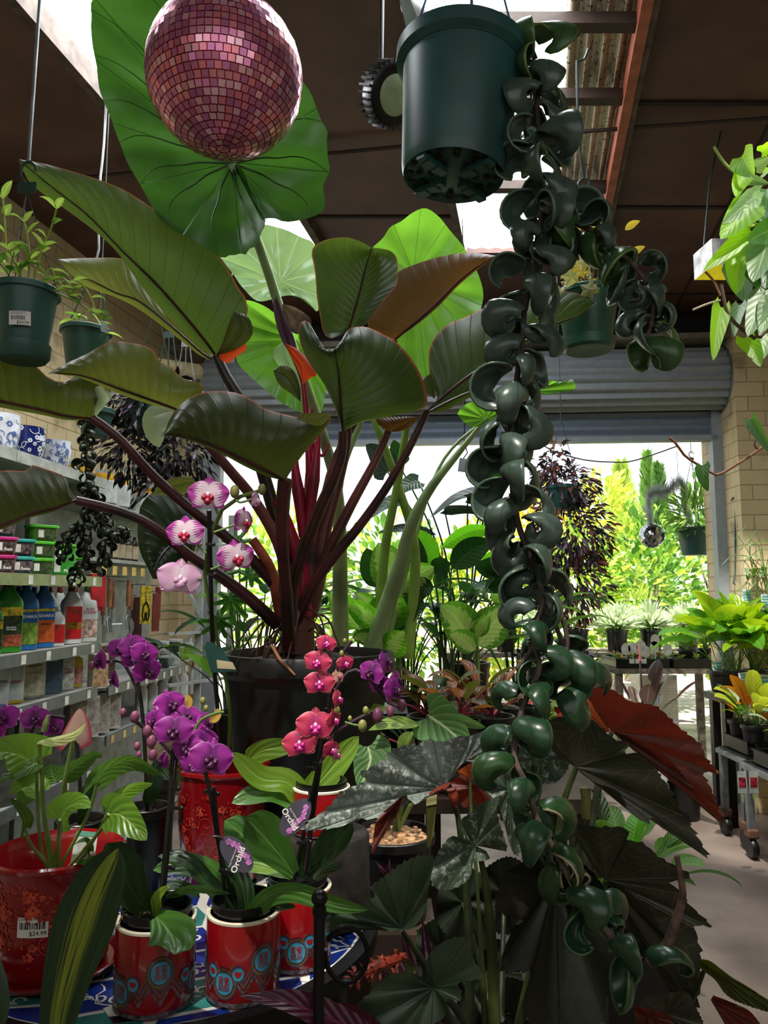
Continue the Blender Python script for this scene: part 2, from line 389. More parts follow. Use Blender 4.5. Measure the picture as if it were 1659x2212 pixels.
wallbox('wall_back_left',BW(-2.2,0).to_2d(),BW(SL,0).to_2d(),.25,0,3.5,Mcream)
wallbox('wall_back_right',BW(SR,0).to_2d(),BW(4.2,0).to_2d(),.25,0,3.5,Mcream)
st(bwbox('wall_back_top',SL,SR,2.62,3.5,-.25,-.02,pm('dark lintel','#1d1a1c',.7)))
st(bwbox('trim_7',-2.,SR+.1,3.25,3.29,.0,.34,pm('pale batten','#7d776d',.6)))
st(bwbox('trim_8',-2.,4.,3.3,3.5,.0,.1,pm('lintel steel','#15161a',.5)))
wallbox('wall_right',(3.3,5.6),(3.25,-1.2),-.2,0,3.5,Mcream)
st(bwbox('wall_pier',2.49,3.28,0,3.49,.001,.36,Mcream))
wallbox('wall_front',(-4,-1.2),(5,-1.2),-.2,0,3.5,Mcream)
# roller door
dr=thing('door_1','grey corrugated roller door rolled up above the bright doorway','roller door',BW(.5,2.6)); dr['kind']='structure'
mb=MB(); P=[]
prof=[]
for i in range(40):
    a=-.45*pi+i/39*1.15*pi; r=.235+.012*(1 if (i//2)%2 else -1)*min(1,1); prof.append((.25-r*cos(a*1.)*-1-.0,3.02+r*-sin(a)))
for i in range(49):
    t=i/48; a=-1.75+3.3*t; r=.225+.014*sin(i*1.4); P.append([BW(s,3.01-r*sin(a),.1+r*cos(a)) for s in(SL-.03,SR+.02)])
mb.grid(P); mb.build('roll',Mgrey,dr,ang=60)
P=[]
for i in range(25): z=2.59+.25*i/24; P.append([BW(s,z,.06+.012*(abs(((i/6)%1)-.5)*4-1)) for s in(SL-.03,SR+.02)])
MB().grid(P).build('curtain',pm('shutter blue grey','#717d8c',.5,var=.04),dr,ang=30)
bwbox('bottom_rail',SL,SR,2.56,2.6,.02,.09,Mgrey,dr)
for s in(SL-.03,SR+.0): bwbox('guide_rail',s-.04,s+.1,0,2.85,0,.09,Mgrey,dr)
for s in(SR+.02,): MB().lathe([(.01,0),(.25,0),(.25,.03),(.01,.03)],BW(s,3.01,.1),24,ax=V((BD.x,BD.y,0))).build('end_plate',Msteel,dr)
# ================= hanging mirror ball
Mrose=[pm('rose mirror %d'%i,c,.16+.04*i,.62,var=.05) for i,c in enumerate(('#f0a0b4','#d884a8','#ffc0d0','#c878a4','#f08c9a'))]
Mgrout=pm('red grout','#b0283c',.45,.3)
def mirror_ball(c,r,rows,mats,grout,parent,tilt=.03,gap=.1):
    mb=MB().ball(c,r*.985,24); mb.m=[len(mats)]*len(mb.f); h=pi*r/rows
    for i in range(rows):
        f0=-pi/2+pi*i/rows; f1=f0+pi/rows; fm=(f0+f1)/2; n=max(6,int(2*pi*r*cos(fm)/h))
        if i in(0,rows-1): n=5
        for j in range(n):
            a0=2*pi*j/n; a1=2*pi*(j+1)/n; g0=gap*(a1-a0)*.5; gf=gap*(f1-f0)*.5
            q=[V((cos(a)*cos(f),sin(a)*cos(f),sin(f)))*r for a,f in((a0+g0,f0+gf),(a1-g0,f0+gf),(a1-g0,f1-gf),(a0+g0,f1-gf))]
            ce=(q[0]+q[1]+q[2]+q[3])/4; ax=V((U(-1,1),U(-1,1),U(-1,1))).normalized(); Mx=Matrix.Rotation(R.gauss(0,tilt),3,ax)
            mb.add([V(c)+ce+Mx@(p-ce) for p in q],[(0,1,2,3)],None,R.randrange(len(mats)))
    return mb.build('mirrored_sphere',mats+[grout],parent,smooth=False)
Bc=W(486,166,1.345)
ball=thing('mirror_ball','large rose pink mirror ball hanging in front of the giant leaf','disco ball',Bc)
mirror_ball(Bc,.1505,34,Mrose,Mgrout,ball,.06,.14)
MB().lathe([(.022,.145),(.022,.162),(.006,.165)],Bc,16).build('cap',Msteel,ball)
MB().tube([Bc+V((0,0,.16)),V((Bc.x,Bc.y,3.5))],.0025).build('hanging_wire',Msteel,ball)
# ================= big philodendron in black pot
Mpot=pm('black nursery plastic','#161617',.38,var=.1,bump=.1); Msoil=pm('bark potting mix','#33221a',.9,var=.5,sc=60,bump=.8)
def pot(parent,c,r,h,mat,rb=None,lip=.006,liph=.02,name='pot',n=40,wall=.004,soil=True,sd=.02,smat=None):
    rb=rb or r*.78; c=V(c)
    prof=[(.001,-h),(rb*.97,-h),(rb,-h+.004),(r-lip*.4,-liph),(r+lip,-liph),(r+lip,-.002),(r+lip-.002,0),(r-.002,0),(r-.004,-.004),(r-lip-.004,-liph-.004),(r-lip-.006,-sd-.02),(.001,-sd-.02)]
    o=MB().lathe(prof,c,n).build(name,mat,parent)
    if soil:
        P=[]; mb=MB()
        for i in range(7):
            t=i/6; P.append([c+V((cos(a)*(r-lip-.005)*t,sin(a)*(r-lip-.005)*t,-sd+.012*(1-t)+U(-.004,.004))) for a in [2*pi*j/28 for j in range(28)]])
        mb.grid(P,None,0,True).build('soil',smat or Msoil,parent)
    return o
PC=W(664,1408,2.0)
phil=thing('potted_philodendron','giant red stalked philodendron growing in the big black tub','plant',(PC.x,PC.y,PC.z-.42))
prof=[(.001,-.42),(.165,-.42),(.17,-.41),(.215,-.06),(.226,-.05),(.232,-.045),(.234,-.012),(.228,0),(.216,0),(.212,-.01),(.205,-.045),(.001,-.045)]
MB().lathe(prof,PC,64).build('pot',Mpot,phil)
mb=MB(); P=[]
for i in range(10):
    t=i/9; P.append([PC+V((cos(a)*.207*t,sin(a)*.207*t,-.03+.03*(1-t)+U(-.008,.008))) for a in [2*pi*j/44 for j in range(44)]])
mb.grid(P,None,0,True).build('soil',Msoil,phil)
# leaf materials
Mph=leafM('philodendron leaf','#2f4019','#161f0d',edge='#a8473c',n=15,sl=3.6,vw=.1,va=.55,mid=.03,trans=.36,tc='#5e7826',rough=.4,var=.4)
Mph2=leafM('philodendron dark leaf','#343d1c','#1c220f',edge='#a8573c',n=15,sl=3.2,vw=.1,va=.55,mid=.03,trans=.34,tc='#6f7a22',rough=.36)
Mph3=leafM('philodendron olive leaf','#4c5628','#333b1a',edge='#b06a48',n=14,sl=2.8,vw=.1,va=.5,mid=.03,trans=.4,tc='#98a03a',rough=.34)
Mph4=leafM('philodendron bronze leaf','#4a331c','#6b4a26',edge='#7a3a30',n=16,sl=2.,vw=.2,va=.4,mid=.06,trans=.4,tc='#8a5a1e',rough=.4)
Mphr=pm('red new leaf','#c8341c',.35,var=.2); g=G('new leaf'); u,v=g.uv(); 
def glow(name,c,t,rough=.4,k=.5):
    g=G(name); b=g.pr(hx(c),rough); tt=g.n('BsdfTranslucent',Color=hx(t)); x=g.n('MixShader'); g.set(x.inputs[0],k); g.set(x.inputs[1],b); g.set(x.inputs[2],tt.outputs[0]); return g.end(x.outputs[0])
Mfire=glow('orange lit leaf base','#b8361a','#ff5a20'); Mcrim=pm('crimson stalk','#a3143a',.32,var=.2,sc=8); Mmar=pm('maroon stalk','#4a1f20',.34,var=.35,sc=9); Mmar2=pm('dusky stalk','#6e3a34',.34,var=.35,sc=7); Mdkst=pm('dark brown stalk','#2b1a17',.35,var=.3,sc=9)  # Mfire: orange of light shining through is put into its colour
def PL(name,M,L,Rr,y0,y1,mat=None,dl=0,dr=0,bul=.0,n=26,wav=0.,sm=None,par_=None):
    m=P3(M,y0,y1); l=P3(L,y0,y1); r=P3(Rr,y0,y1)
    f=lambda q,d:[p+(p-CAM).normalized()*d*sin(pi*min(1,(i+.5)/len(q))) for i,p in enumerate(q)]
    l=f(l,dl); r=f(r,dr)
    o=lmr(name,m,l,r,mat or Mph,par_ or phil,n,7,bul,wav)
    if sm==0: return o
    k=cr(m,n); MB().tube([p+(p-CAM).normalized()*-.001 for p in k],[.0035,.0028,.001] if sm!=0 else [.001,.001],6).build('midrib',sm or Mmar,o)
    return o
# A: big blade sweeping to the upper left
PL('leaf',[(468,772),(448,742),(404,688),(335,610),(262,540),(190,465),(110,402),(40,344)],[(468,772),(432,748),(375,695),(310,625),(256,548),(202,497),(135,447),(67,397),(40,344)],
 [(468,772),(500,735),(533,690),(533,649),(516,624),(496,586),(466,546),(422,505),(371,478),(324,446),(270,411),(216,389),(162,372),(101,355),(40,344)],1.93,1.62,Mph,.02,.05,.012)
PL('leaf',[(466,768),(500,745),(525,715),(520,690),(506,673)],[(466,768),(480,740),(490,710),(498,688),(506,673)],[(466,768),(505,757),(540,733),(546,705),(532,680),(506,673)],1.9,1.86,Mph2,0,.01,.01,12,sm=0)
o=PL('leaf',[(470,772),(492,762),(528,742)],[(470,772),(485,750),(528,742)],[(470,772),(492,785),(510,770),(533,755),(528,742)],1.91,1.9,Mfire,0,0,.004,8,sm=0)
# B: blade behind A
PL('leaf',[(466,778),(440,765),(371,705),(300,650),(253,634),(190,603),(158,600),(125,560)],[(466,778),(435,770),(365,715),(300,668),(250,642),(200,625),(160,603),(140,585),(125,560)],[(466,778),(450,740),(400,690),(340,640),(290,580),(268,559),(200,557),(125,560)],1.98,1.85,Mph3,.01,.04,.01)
# C and Q: blades running out of view on the left
PL('leaf',[(198,904),(142,898),(84,884),(0,866),(-90,846),(-190,800)],[(198,904),(216,875),(240,848),(222,832),(199,825),(182,810),(165,806),(155,821),(130,826),(105,816),(88,801),(67,779),(40,767),(0,766),(-90,770),(-190,800)],[(198,904),(150,908),(84,895),(0,880),(-90,862),(-190,800)],1.75,1.45,Mph2,.05,.01,.01)
PL('leaf',[(204,903),(212,880),(225,858),(240,848)],[(204,903),(205,872),(202,845),(215,832),(240,848)],[(204,903),(222,882),(236,862),(240,848)],1.74,1.7,glow('pale leaf underside','#aab79a','#c8d8a0'),0,0,.004,10,sm=0)
PL('leaf',[(165,1080),(118,1098),(67,1110),(0,1136),(-90,1150),(-170,1120)],[(165,1080),(148,1051),(142,1031),(120,1020),(101,1014),(85,1008),(64,1005),(57,1017),(0,1017),(-90,1040),(-170,1120)],[(165,1080),(118,1105),(67,1118),(0,1145),(-90,1165),(-170,1120)],1.72,1.45,Mph2,.05,.01,.012)
# E: olive blade
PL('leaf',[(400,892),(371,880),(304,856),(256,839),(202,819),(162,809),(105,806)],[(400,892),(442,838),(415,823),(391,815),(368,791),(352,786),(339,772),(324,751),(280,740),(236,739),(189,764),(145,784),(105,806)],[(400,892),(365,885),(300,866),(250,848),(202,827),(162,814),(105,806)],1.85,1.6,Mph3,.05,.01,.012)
# F: drooping blade in front
PL('leaf',[(616,1038),(588,1022),(536,998),(480,971),(422,949),(381,939),(348,941)],[(616,1038),(624,1025),(656,980),(704,924),(719,892),(667,904),(629,898),(573,883),(536,857),(489,845),(439,848),(405,862),(371,896),(358,928),(348,941)],[(616,1038),(580,1030),(530,1008),(478,980),(422,956),(381,944),(348,941)],1.7,1.5,Mph2,.06,.01,.02)
PL('leaf',[(358,935),(335,925),(330,900),(375,887)],[(358,935),(372,915),(378,900),(375,887)],[(358,935),(344,967),(317,946),(307,906),(327,876),(375,887)],1.52,1.56,glow('pale leaf back','#9aa88a','#b8cc90'),0,0,.004,12,sm=0)
PL('leaf',[(640,905),(680,905),(719,892)],[(640,905),(660,893),(719,892)],[(640,905),(690,920),(719,892)],1.66,1.6,Mph3,0,0,.004,8,sm=0)
# G: big central cupped blade
PL('leaf',[(741,935),(736,874),(732,816),(727,780),(723,754)],[(741,935),(725,885),(700,830),(672,790),(651,750),(644,708),(655,692),(671,700),(674,725),(680,742),(700,752),(723,753)],[(741,932),(779,913),(830,902),(871,893),(919,879),(921,850),(910,812),(887,773),(856,739),(821,719),(790,706),(755,710),(740,731),(723,754)],1.78,1.72,Mph,.07,.05,.03,34)
# H upright
PL('leaf',[(752,716),(775,638),(790,577),(804,536)],[(752,716),(717,731),(698,715),(686,646),(680,584),(674,540),(701,519),(748,513),(782,523),(804,536)],[(752,716),(786,704),(817,665),(844,631),(858,611),(858,561),(844,542),(817,536),(804,536)],1.98,2.02,Mph,-.05,-.05,-.02,30)
# I bronze blade to the upper right
PL('leaf',[(852,735),(902,692),(945,654),(983,615),(1026,580),(1072,553)],[(852,735),(815,720),(792,700),(805,660),(830,615),(858,588),(914,565),(972,550),(1026,546),(1072,553)],[(852,735),(906,697),(950,659),(988,619),(1030,583),(1072,553)],2.1,2.0,Mph4,.04,0,.01)
# K right-hand blade, its far half, and the small one
PL('leaf',[(924,887),(968,847),(1018,808),(1087,766),(1188,704),(1244,684),(1288,655)],[(924,887),(940,872),(945,854),(933,831),(927,796),(927,758),(941,727),(968,700),(1006,685),(1049,663),(1087,652),(1150,640),(1205,630),(1244,633),(1288,655)],[(924,887),(972,852),(1024,814),(1092,772),(1190,710),(1248,687),(1288,655)],1.85,1.95,Mph,.05,0,.012)
PL('leaf',[(926,890),(975,864),(1020,845),(1064,834)],[(926,890),(960,852),(1012,817),(1040,822),(1064,834)],[(926,892),(965,885),(1002,866),(1064,834)],1.9,1.98,Mph,.01,.01,.004)
PL('leaf',[(838,932),(860,925),(905,900)],[(838,932),(820,920),(811,905),(850,900),(905,900)],[(838,932),(865,932),(892,918),(905,900)],1.95,1.95,Mph4,0,0,.01,10,sm=0)
PL('leaf',[(940,862),(928,830),(922,812)],[(940,862),(917,845),(911,828),(922,812)],[(940,862),(938,830),(930,808),(922,812)],1.88,1.88,Mph2,0,0,.006,10,sm=0)
# P dark leaf behind the orchid
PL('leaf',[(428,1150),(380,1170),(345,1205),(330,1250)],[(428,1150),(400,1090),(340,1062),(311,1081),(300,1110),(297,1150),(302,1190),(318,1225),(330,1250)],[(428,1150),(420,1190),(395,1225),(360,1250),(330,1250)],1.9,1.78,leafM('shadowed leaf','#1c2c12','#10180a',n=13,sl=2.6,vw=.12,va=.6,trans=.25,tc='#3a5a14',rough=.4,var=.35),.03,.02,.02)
PL('leaf',[(330,1068),(370,1050),(412,1040)],[(330,1068),(345,1045),(380,1031),(412,1029),(424,1044)],[(330,1068),(365,1070),(398,1066),(424,1044)],1.84,1.84,Mph3,0,0,.006,10,sm=0)
# new central leaf
PL('leaf',[(652,826),(636,775),(618,725),(605,680),(597,640)],[(652,826),(628,770),(606,730),(594,690),(590,655),(597,640)],[(652,826),(645,780),(635,730),(618,690),(606,660),(597,640)],1.98,1.98,glow('rolled new leaf','#3a2a36','#7a4a6a',.25,.2),0,0,.02,20)
PL('leaf',[(655,830),(650,790),(632,765),(616,742)],[(655,830),(640,790),(625,765),(616,742)],[(655,830),(672,815),(684,812),(676,790),(655,765),(640,752),(616,742)],1.96,1.96,Mfire,0,0,.015,16,sm=0)
PL('leaf',[(668,720),(645,700),(610,657)],[(668,720),(635,720),(615,690),(610,657)],[(668,720),(672,690),(640,665),(610,657)],2.02,2.02,pm('brown translucent leaf','#8a7458',.4,var=.3),0,0,.005,12,sm=0)
PL('leaf',[(652,866),(636,815),(620,770),(613,735)],[(652,866),(618,812),(592,775),(591,758),(613,735)],[(652,866),(648,820),(640,775),(613,735)],2.02,2.02,glow('silvery green leaf','#7d9a72','#a8cc80'),0,0,.01,14,sm=0)
PL('leaf',[(650,868),(632,830),(612,808),(590,800)],[(650,868),(628,850),(602,830),(590,800)],[(650,868),(648,835),(632,797),(605,790),(590,800)],1.97,1.97,Mph2,0,0,.012,14,sm=0)
# stalks
def ST(pts,y0,y1,r,mat): return MB().tube(cr(P3(pts,y0,y1),22),r,10).build('leaf_stalk',mat,phil)
ST([(467,768),(490,815),(522,870),(550,960),(585,1080),(612,1180),(632,1290)],1.92,1.98,[.013,.017,.02],Mdkst)
ST([(198,903),(256,946),(321,1017),(371,1064),(432,1115),(490,1160),(560,1225),(625,1300)],1.74,1.95,[.011,.013,.017],Mmar)
ST([(164,1081),(236,1098),(304,1122),(351,1152),(405,1196),(472,1242),(535,1290),(600,1350)],1.72,1.93,[.011,.013,.018],Mmar)
ST([(616,1036),(610,1110),(612,1200),(620,1300),(624,1405)],1.7,1.88,[.017,.015,.017],Mmar)
ST([(397,890),(450,960),(500,1020),(545,1075),(600,1170),(635,1290)],1.84,1.98,[.011,.014,.018],Mmar2)
ST([(741,932),(738,980),(722,1030),(690,1100),(655,1190),(632,1270),(625,1390)],1.78,1.9,[.011,.016,.018],Mmar)
ST([(752,716),(752,850),(748,960),(727,1055),(700,1150),(690,1230),(665,1330)],1.99,2.0,[.01,.014,.026],Mmar2)
ST([(839,932),(809,999),(756,1096),(712,1186),(690,1240),(655,1330)],1.96,1.98,[.01,.014,.018],Mmar2)
ST([(922,888),(887,962),(839,1047),(779,1133),(719,1205),(674,1268),(640,1340)],1.86,1.95,[.009,.012,.016],Mmar)
ST([(852,735),(800,850),(722,1000),(690,1150),(660,1320)],2.08,2.02,[.01,.012,.018],Mmar2)
ST([(655,828),(662,900),(668,1000),(668,1140)],1.98,2.0,[.007,.01,.012],Mcrim)
ST([(641,960),(638,1010),(648,1090),(655,1160)],1.97,1.98,[.004,.017,.012],Mcrim)
ST([(690,930),(682,1000),(672,1080),(665,1145)],1.97,1.98,[.004,.017,.012],Mcrim)
ST([(674,885),(672,960),(668,1050),(660,1180)],2.02,2.0,[.004,.013,.018],Mcrim)
ST([(710,960),(695,985),(678,960),(676,930)],2.0,2.0,[.004,.005,.004],Mcrim)
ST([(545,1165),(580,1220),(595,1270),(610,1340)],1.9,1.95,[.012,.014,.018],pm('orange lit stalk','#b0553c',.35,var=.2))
ST([(598,1080),(625,1150),(650,1230),(655,1330)],1.95,1.98,[.016,.02,.028],Mcrim)
MB().tube(cr(P3([(672,1170),(668,1240),(650,1320),(640,1410)],2.0),14),[.028,.034,.05],14).build('trunk',pm('ringed trunk','#6b4038',.6,var=.4,sc=14,bump=.5),phil)
for i in range(26):
    a=U(0,2*pi); r0=U(.02,.06); r1=U(.09,.2); z0=U(.03,.12); b=PC+V((-.03,0,0))
    p=[b+V((cos(a)*r0,sin(a)*r0,z0)),b+V((cos(a)*(r0+r1)/2+U(-.02,.02),sin(a)*(r0+r1)/2,U(.03,.1))),b+V((cos(a+U(-.3,.3))*r1,sin(a)*r1,-.01)),b+V((cos(a)*r1*1.02,sin(a)*r1,-.05))]
    MB().tube(cr(p,14),[U(.002,.004),.002],6).build('aerial_root',pm('aerial root','#6a4436',.7,var=.3,sc=30),phil)
MB().tube(cr(P3([(588,1395),(605,1425),(620,1440),(637,1458)],1.76),12),[.004,.0035,.002],7).build('aerial_root',pm('dry root','#a5714f',.7),phil)
# plinth below the tub
pl=thing('display_stand','black display stand carrying the big black tub','stand',(PC.x,PC.y,0))
MB().lathe([(.001,0),(.15,0),(.15,.03),(.12,.04),(.115,PC.z-.47),(.15,PC.z-.455),(.155,PC.z-.4215),(.001,PC.z-.4215)],(PC.x,PC.y+.05,0),40).build('pedestal',pm('charcoal timber','#1b1817',.7),pl)
# ================= giant alocasia behind it
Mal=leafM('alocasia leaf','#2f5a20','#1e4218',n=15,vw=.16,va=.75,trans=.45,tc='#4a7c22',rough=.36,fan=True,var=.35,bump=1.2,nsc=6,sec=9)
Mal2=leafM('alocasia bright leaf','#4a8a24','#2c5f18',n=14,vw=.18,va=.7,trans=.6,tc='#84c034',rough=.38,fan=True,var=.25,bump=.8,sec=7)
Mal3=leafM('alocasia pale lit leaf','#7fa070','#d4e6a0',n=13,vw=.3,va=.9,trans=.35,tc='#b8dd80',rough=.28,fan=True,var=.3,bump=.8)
Mgst=pm('pale green stalk','#a3c084',.4,var=.2,sc=6)
alo=thing('giant_alocasia','giant elephant ear plant with huge green leaves rising behind the philodendron','plant',(.0,2.55,0))
LA=[(470,-110),(330,-70),(218,0),(209,50),(210,105),(220,155),(225,200),(245,250),(262,295),(280,345),(305,390),(330,435),(350,465),(380,492),(415,510),(450,532),(475,547),(485,552),(492,540),(500,548),(515,538),(527,546),(537,530),(553,523),(560,500),(572,473),(556,450),(530,400),(515,357),(530,380),(548,440),(572,472),(582,465),(607,475),(630,475),(665,466),(692,452),(695,425),(692,398),(705,368),(700,345),(697,305),(700,285),(690,270),(677,235),(665,205),(640,170),(610,100),(560,20)]
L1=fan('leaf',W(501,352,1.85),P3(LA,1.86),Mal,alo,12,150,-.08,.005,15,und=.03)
Mvein=pm('dark leaf vein','#24491a',.4); vs=L1.data.vertices
for k in (2,10,18,25,32,39,46,53,62,72,88,97,106,114,122,131,141):
    pts=[vs[r*151+min(150,k+int((r/12)**2*(4 if k<75 else -4)))].co.copy() for r in range(0,13,2)]
    MB().tube([p-(p-CAM).normalized()*.0015 for p in cr(pts,18)],[.0032,.0018,.0006],6).build('vein',Mvein,L1)
LJ=[(808,534),(829,515),(844,492),(867,480),(891,463),(918,453),(945,469),(968,496),(987,519),(1006,546),(1029,588),(1041,631),(1037,661),(1015,720),(970,780),(925,805),(905,812),(880,780),(860,740),(830,700),(800,640),(795,570)]
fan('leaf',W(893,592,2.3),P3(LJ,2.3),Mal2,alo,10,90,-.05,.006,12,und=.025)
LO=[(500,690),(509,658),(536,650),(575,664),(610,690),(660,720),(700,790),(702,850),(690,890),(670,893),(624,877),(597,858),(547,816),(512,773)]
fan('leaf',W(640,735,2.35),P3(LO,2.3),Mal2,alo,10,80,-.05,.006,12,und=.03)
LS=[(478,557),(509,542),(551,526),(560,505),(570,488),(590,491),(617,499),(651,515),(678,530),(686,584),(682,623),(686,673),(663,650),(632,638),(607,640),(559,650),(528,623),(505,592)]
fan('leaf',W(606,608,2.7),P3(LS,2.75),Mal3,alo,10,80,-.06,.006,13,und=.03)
fan('leaf',W(1050,905,2.3),P3([(988,895),(1000,878),(1025,866),(1060,862),(1085,880),(1075,905),(1050,912),(1030,922),(1010,918)],2.3),Mal2,alo,6,60,-.02,.008,10)
fan('leaf',W(1150,845,2.5),P3([(1140,850),(1152,832),(1180,822),(1215,825),(1237,820),(1241,842),(1215,846),(1185,852),(1160,850)],2.5),Mal2,alo,6,60,-.01,.008,9)
def SA(pts,y0,y1,r,mat=Mgst): return MB().tube(cr(P3(pts,y0,y1),26),r,10).build('leaf_stalk',mat,alo)
SA([(501,354),(525,430),(552,510),(580,590),(605,670),(650,800),(700,950),(730,1080),(735,1300),(735,1420)],1.85,2.5,[.012,.016,.03])
SA([(1052,903),(985,985),(930,1055),(890,1130),(858,1240),(800,1420)],2.3,2.5,[.006,.02,.034])
SA([(893,592),(850,760),(775,920),(730,1080),(740,1420)],2.3,2.55,[.008,.012,.02])
SA([(1150,847),(1060,900),(960,990),(900,1150),(830,1420)],2.5,2.6,[.005,.006,.012])
for x,k in((838,20),(905,-45)): SA([(x+k*2.2,900),(x+k,1050),(x-8,1200),(x-25,1420)],2.45,2.6,[.012,.016,.022],pm('sunlit stalk','#8aac4e',.4))
# ================= rope hoya in the big hanging pot
def hoyaM(name,c,e,tr=.1):
    g=G(name); u,v=g.uv(); a=g.m('MULTIPLY',g.m('ABSOLUTE',g.m('SUBTRACT',u,.5)),2.); nz=g.noise(30,4)
    col=g.mix(g.ss(nz,.3,.7),tuple(x*.6 for x in hx(c)[:3])+(1,),hx(c)); col=g.mix(g.ss(a,.86,.97),col,hx(e)); col=g.mix(g.m('SUBTRACT',1.,g.ss(a,0,.07)),col,tuple(x*.5 for x in hx(c)[:3])+(1,))
    b=g.pr(col,.3,0.,g.bump(nz,.2,.004),Coat_Weight=.15,Coat_Roughness=.25); t=g.n('BsdfTranslucent'); g.set(t.inputs[0],col); x=g.n('MixShader'); g.set(x.inputs[0],tr); g.set(x.inputs[1],b); g.set(x.inputs[2],t.outputs[0]); return g.end(x.outputs[0])
Mhoya=hoyaM('hoya leaf','#4e6257','#58705c'); Mhoya2=hoyaM('hoya glossy leaf','#2c5034','#4a6a48'); Mhoya3=hoyaM('hoya bright leaf','#4a7040','#7a9a50',.25)
Mvine=pm('grey brown vine','#6b5a52',.7,var=.3,sc=40); Mvine2=pm('dark vine','#3c2f2b',.7)
def hoyaleaf(L,w,th,fold,twist,mat,name='leaf'):
    n,k=14,4; P=[]; uv=[]; p=V((0,0,0)); 
    for i in range(n+1):
        v=i/n; a=v*th*(.5+.5*v)*1.3; d=V((cos(a),0,-sin(a))); nr=V((-sin(a),0,-cos(a))); side=V((0,1,0)); q=Matrix.Rotation(twist*v,3,d)
        ww=w*max(.03,sin(pi*min(1,(.06+.94*v)**.8)))**.55/2; row=[]
        for j in range(-k,k+1):
            b=j/k; f=b*fold; row.append(p+q@(side*ww*sin(f)/max(fold*.75,.5)+nr*ww*(1-cos(f))/max(fold*.75,.5))); uv.append((.5+b/2,v))
        P.append(row); p=p+d*(L/n)
    o=MB().grid(P,uv).build(name,mat,None,ang=180,solid=.0035); return o
HP=[hoyaleaf(.125,.05,3.3,.55,1.5,Mhoya),hoyaleaf(.12,.046,4.1,.7,-1.7,Mhoya),hoyaleaf(.1,.052,2.4,.8,1.0,Mhoya),hoyaleaf(.145,.042,5.0,.6,1.9,Mhoya),hoyaleaf(.105,.05,2.9,1.3,-1.3,Mhoya)]
hm={0:Mhoya,1:Mhoya2,2:Mhoya3,3:hoyaM('cream edged hoya leaf','#33582f','#cfc39c')}
HD={0:[o.data for o in HP]}
for s in(1,2,3):
    L=[]
    for o in HP: d=o.data.copy(); d.materials[0]=hm[s]; L.append(d)
    HD[s]=L
hused=[0]*5; hfirst=True
def hoya_strand(parent,path,n,sc=1.,mat=lambda t:0,s0=.9,s1=1.15,out=.012,mb=None):
    sp=cr(path,n); az=U(0,6)
    for i,p in enumerate(sp):
        t=i/n; d=(sp[min(i+1,n)]-sp[max(i-1,0)]).normalized(); az+=2.4+U(-.5,.5)
        o1=d.orthogonal().normalized(); o2=d.cross(o1); rd=o1*cos(az)+o2*sin(az)
        x=(rd+d*U(-.3,.5)).normalized(); z=(UP-x*x.dot(UP)*1.); 
        if z.length<.2: z=V((0,-1,0))-x*x.dot(V((0,-1,0)))
        z=(z.normalized()+V((U(-.4,.4),U(-.4,.4),U(-.4,.4)))); z=(z-x*x.dot(z)).normalized(); y=z.cross(x)
        s=sc*U(s0,s1); Mx=Matrix((x*s,y*s,z*s)).transposed().to_4x4(); Mx.translation=p+rd*out*sc
        k=R.randrange(5)
        if mb is not None:
            me=HD[mat(t)][k]; mb.add([Mx@v.co for v in me.vertices],[list(q.vertices) for q in me.polygons],[(.5+((j%9)-4)/8,(j//9)/14) for j in range(len(me.vertices))])
        else:
            o=HP[k].copy(); o.data=HD[mat(t)][k]; o.name='leaf'; C.objects.link(o); par(o,parent); o.matrix_basis=Mx
HY=1.438
hc=W(1000,118,HY)
hoya=thing('hanging_rope_hoya','rope plant with long chains of curled leaves spilling from a dark green hanging pot','plant',(hc.x,hc.y,hc.z-.29))
Mgp=pm('dark green plastic','#2c5450',.4,var=.15,sc=5,bump=.05)
ax=(W(1003,110,HY)-W(980,398,HY)).normalized()
MB().lathe([(.001,-.268),(.03,-.268),(.095,-.262),(.103,-.272),(.106,-.262),(.108,-.25),(.122,-.04),(.13,-.035),(.137,-.03),(.139,-.004),(.134,0),(.128,0),(.124,-.04),(.001,-.045)],hc,56,ax=ax).build('pot',Mgp,hoya)
q=UP.rotation_difference(ax); mb=MB(); Mhole=pm('drain hole','#050606',.8)
for rr,n,s in((.045,6,.008),(.07,12,.0085),(.088,16,.008)):
    for j in range(n):
        a=2*pi*j/n; mb.lathe([(s,0),(s*.7,.003),(.0001,.003)],hc+q@V((rr*cos(a),rr*sin(a),-.2675)),10,ax=-ax)
mb.build('drain_hole',Mhole,hoya)
for j in range(4):
    a=pi/4+j*pi/2; mb=MB()
    for k in range(5): mb.box(hc+q@V((cos(a)*(.035+k*.014),sin(a)*(.035+k*.014),-.275)),(.016,.022,.016) if k in(1,3) else (.018,.02,.012),M=(q.to_matrix()@Matrix.Rotation(a,3,'Z')))
    mb.build('base_rib',Mgp,hoya,smooth=False)
Mrod=pm('blue plastic rod','#4a6a8a',.3); top=V((hc.x+.02,hc.y,3.05))
for px in((938,60),(1006,30),(1098,60)):
    a=W(px[0],px[1],HY-.05 if px[0]==1006 else HY+.03); a=hc+q@(V((a.x-hc.x,a.y-hc.y,0)).normalized()*.134)
    MB().tube([a+V((0,0,-.025)),a+V((0,0,.02)),a.lerp(top,.35),top],[.0035,.002]).build('hanger_rod',Mrod,hoya)
MB().tube([top,V((top.x,top.y,3.49))],.003).build('hanger_hook',Msteel,hoya)
a=hc+q@V((-.115,-.02,.01)); MB().add([a,a+V((-.022,0,.1)),a+V((-.012,0,.135)),a+V((.03,.01,.02))],[(0,1,2,3)]).build('plant_tag',pm('grey card','#9aa8a0',.5),hoya,smooth=False)
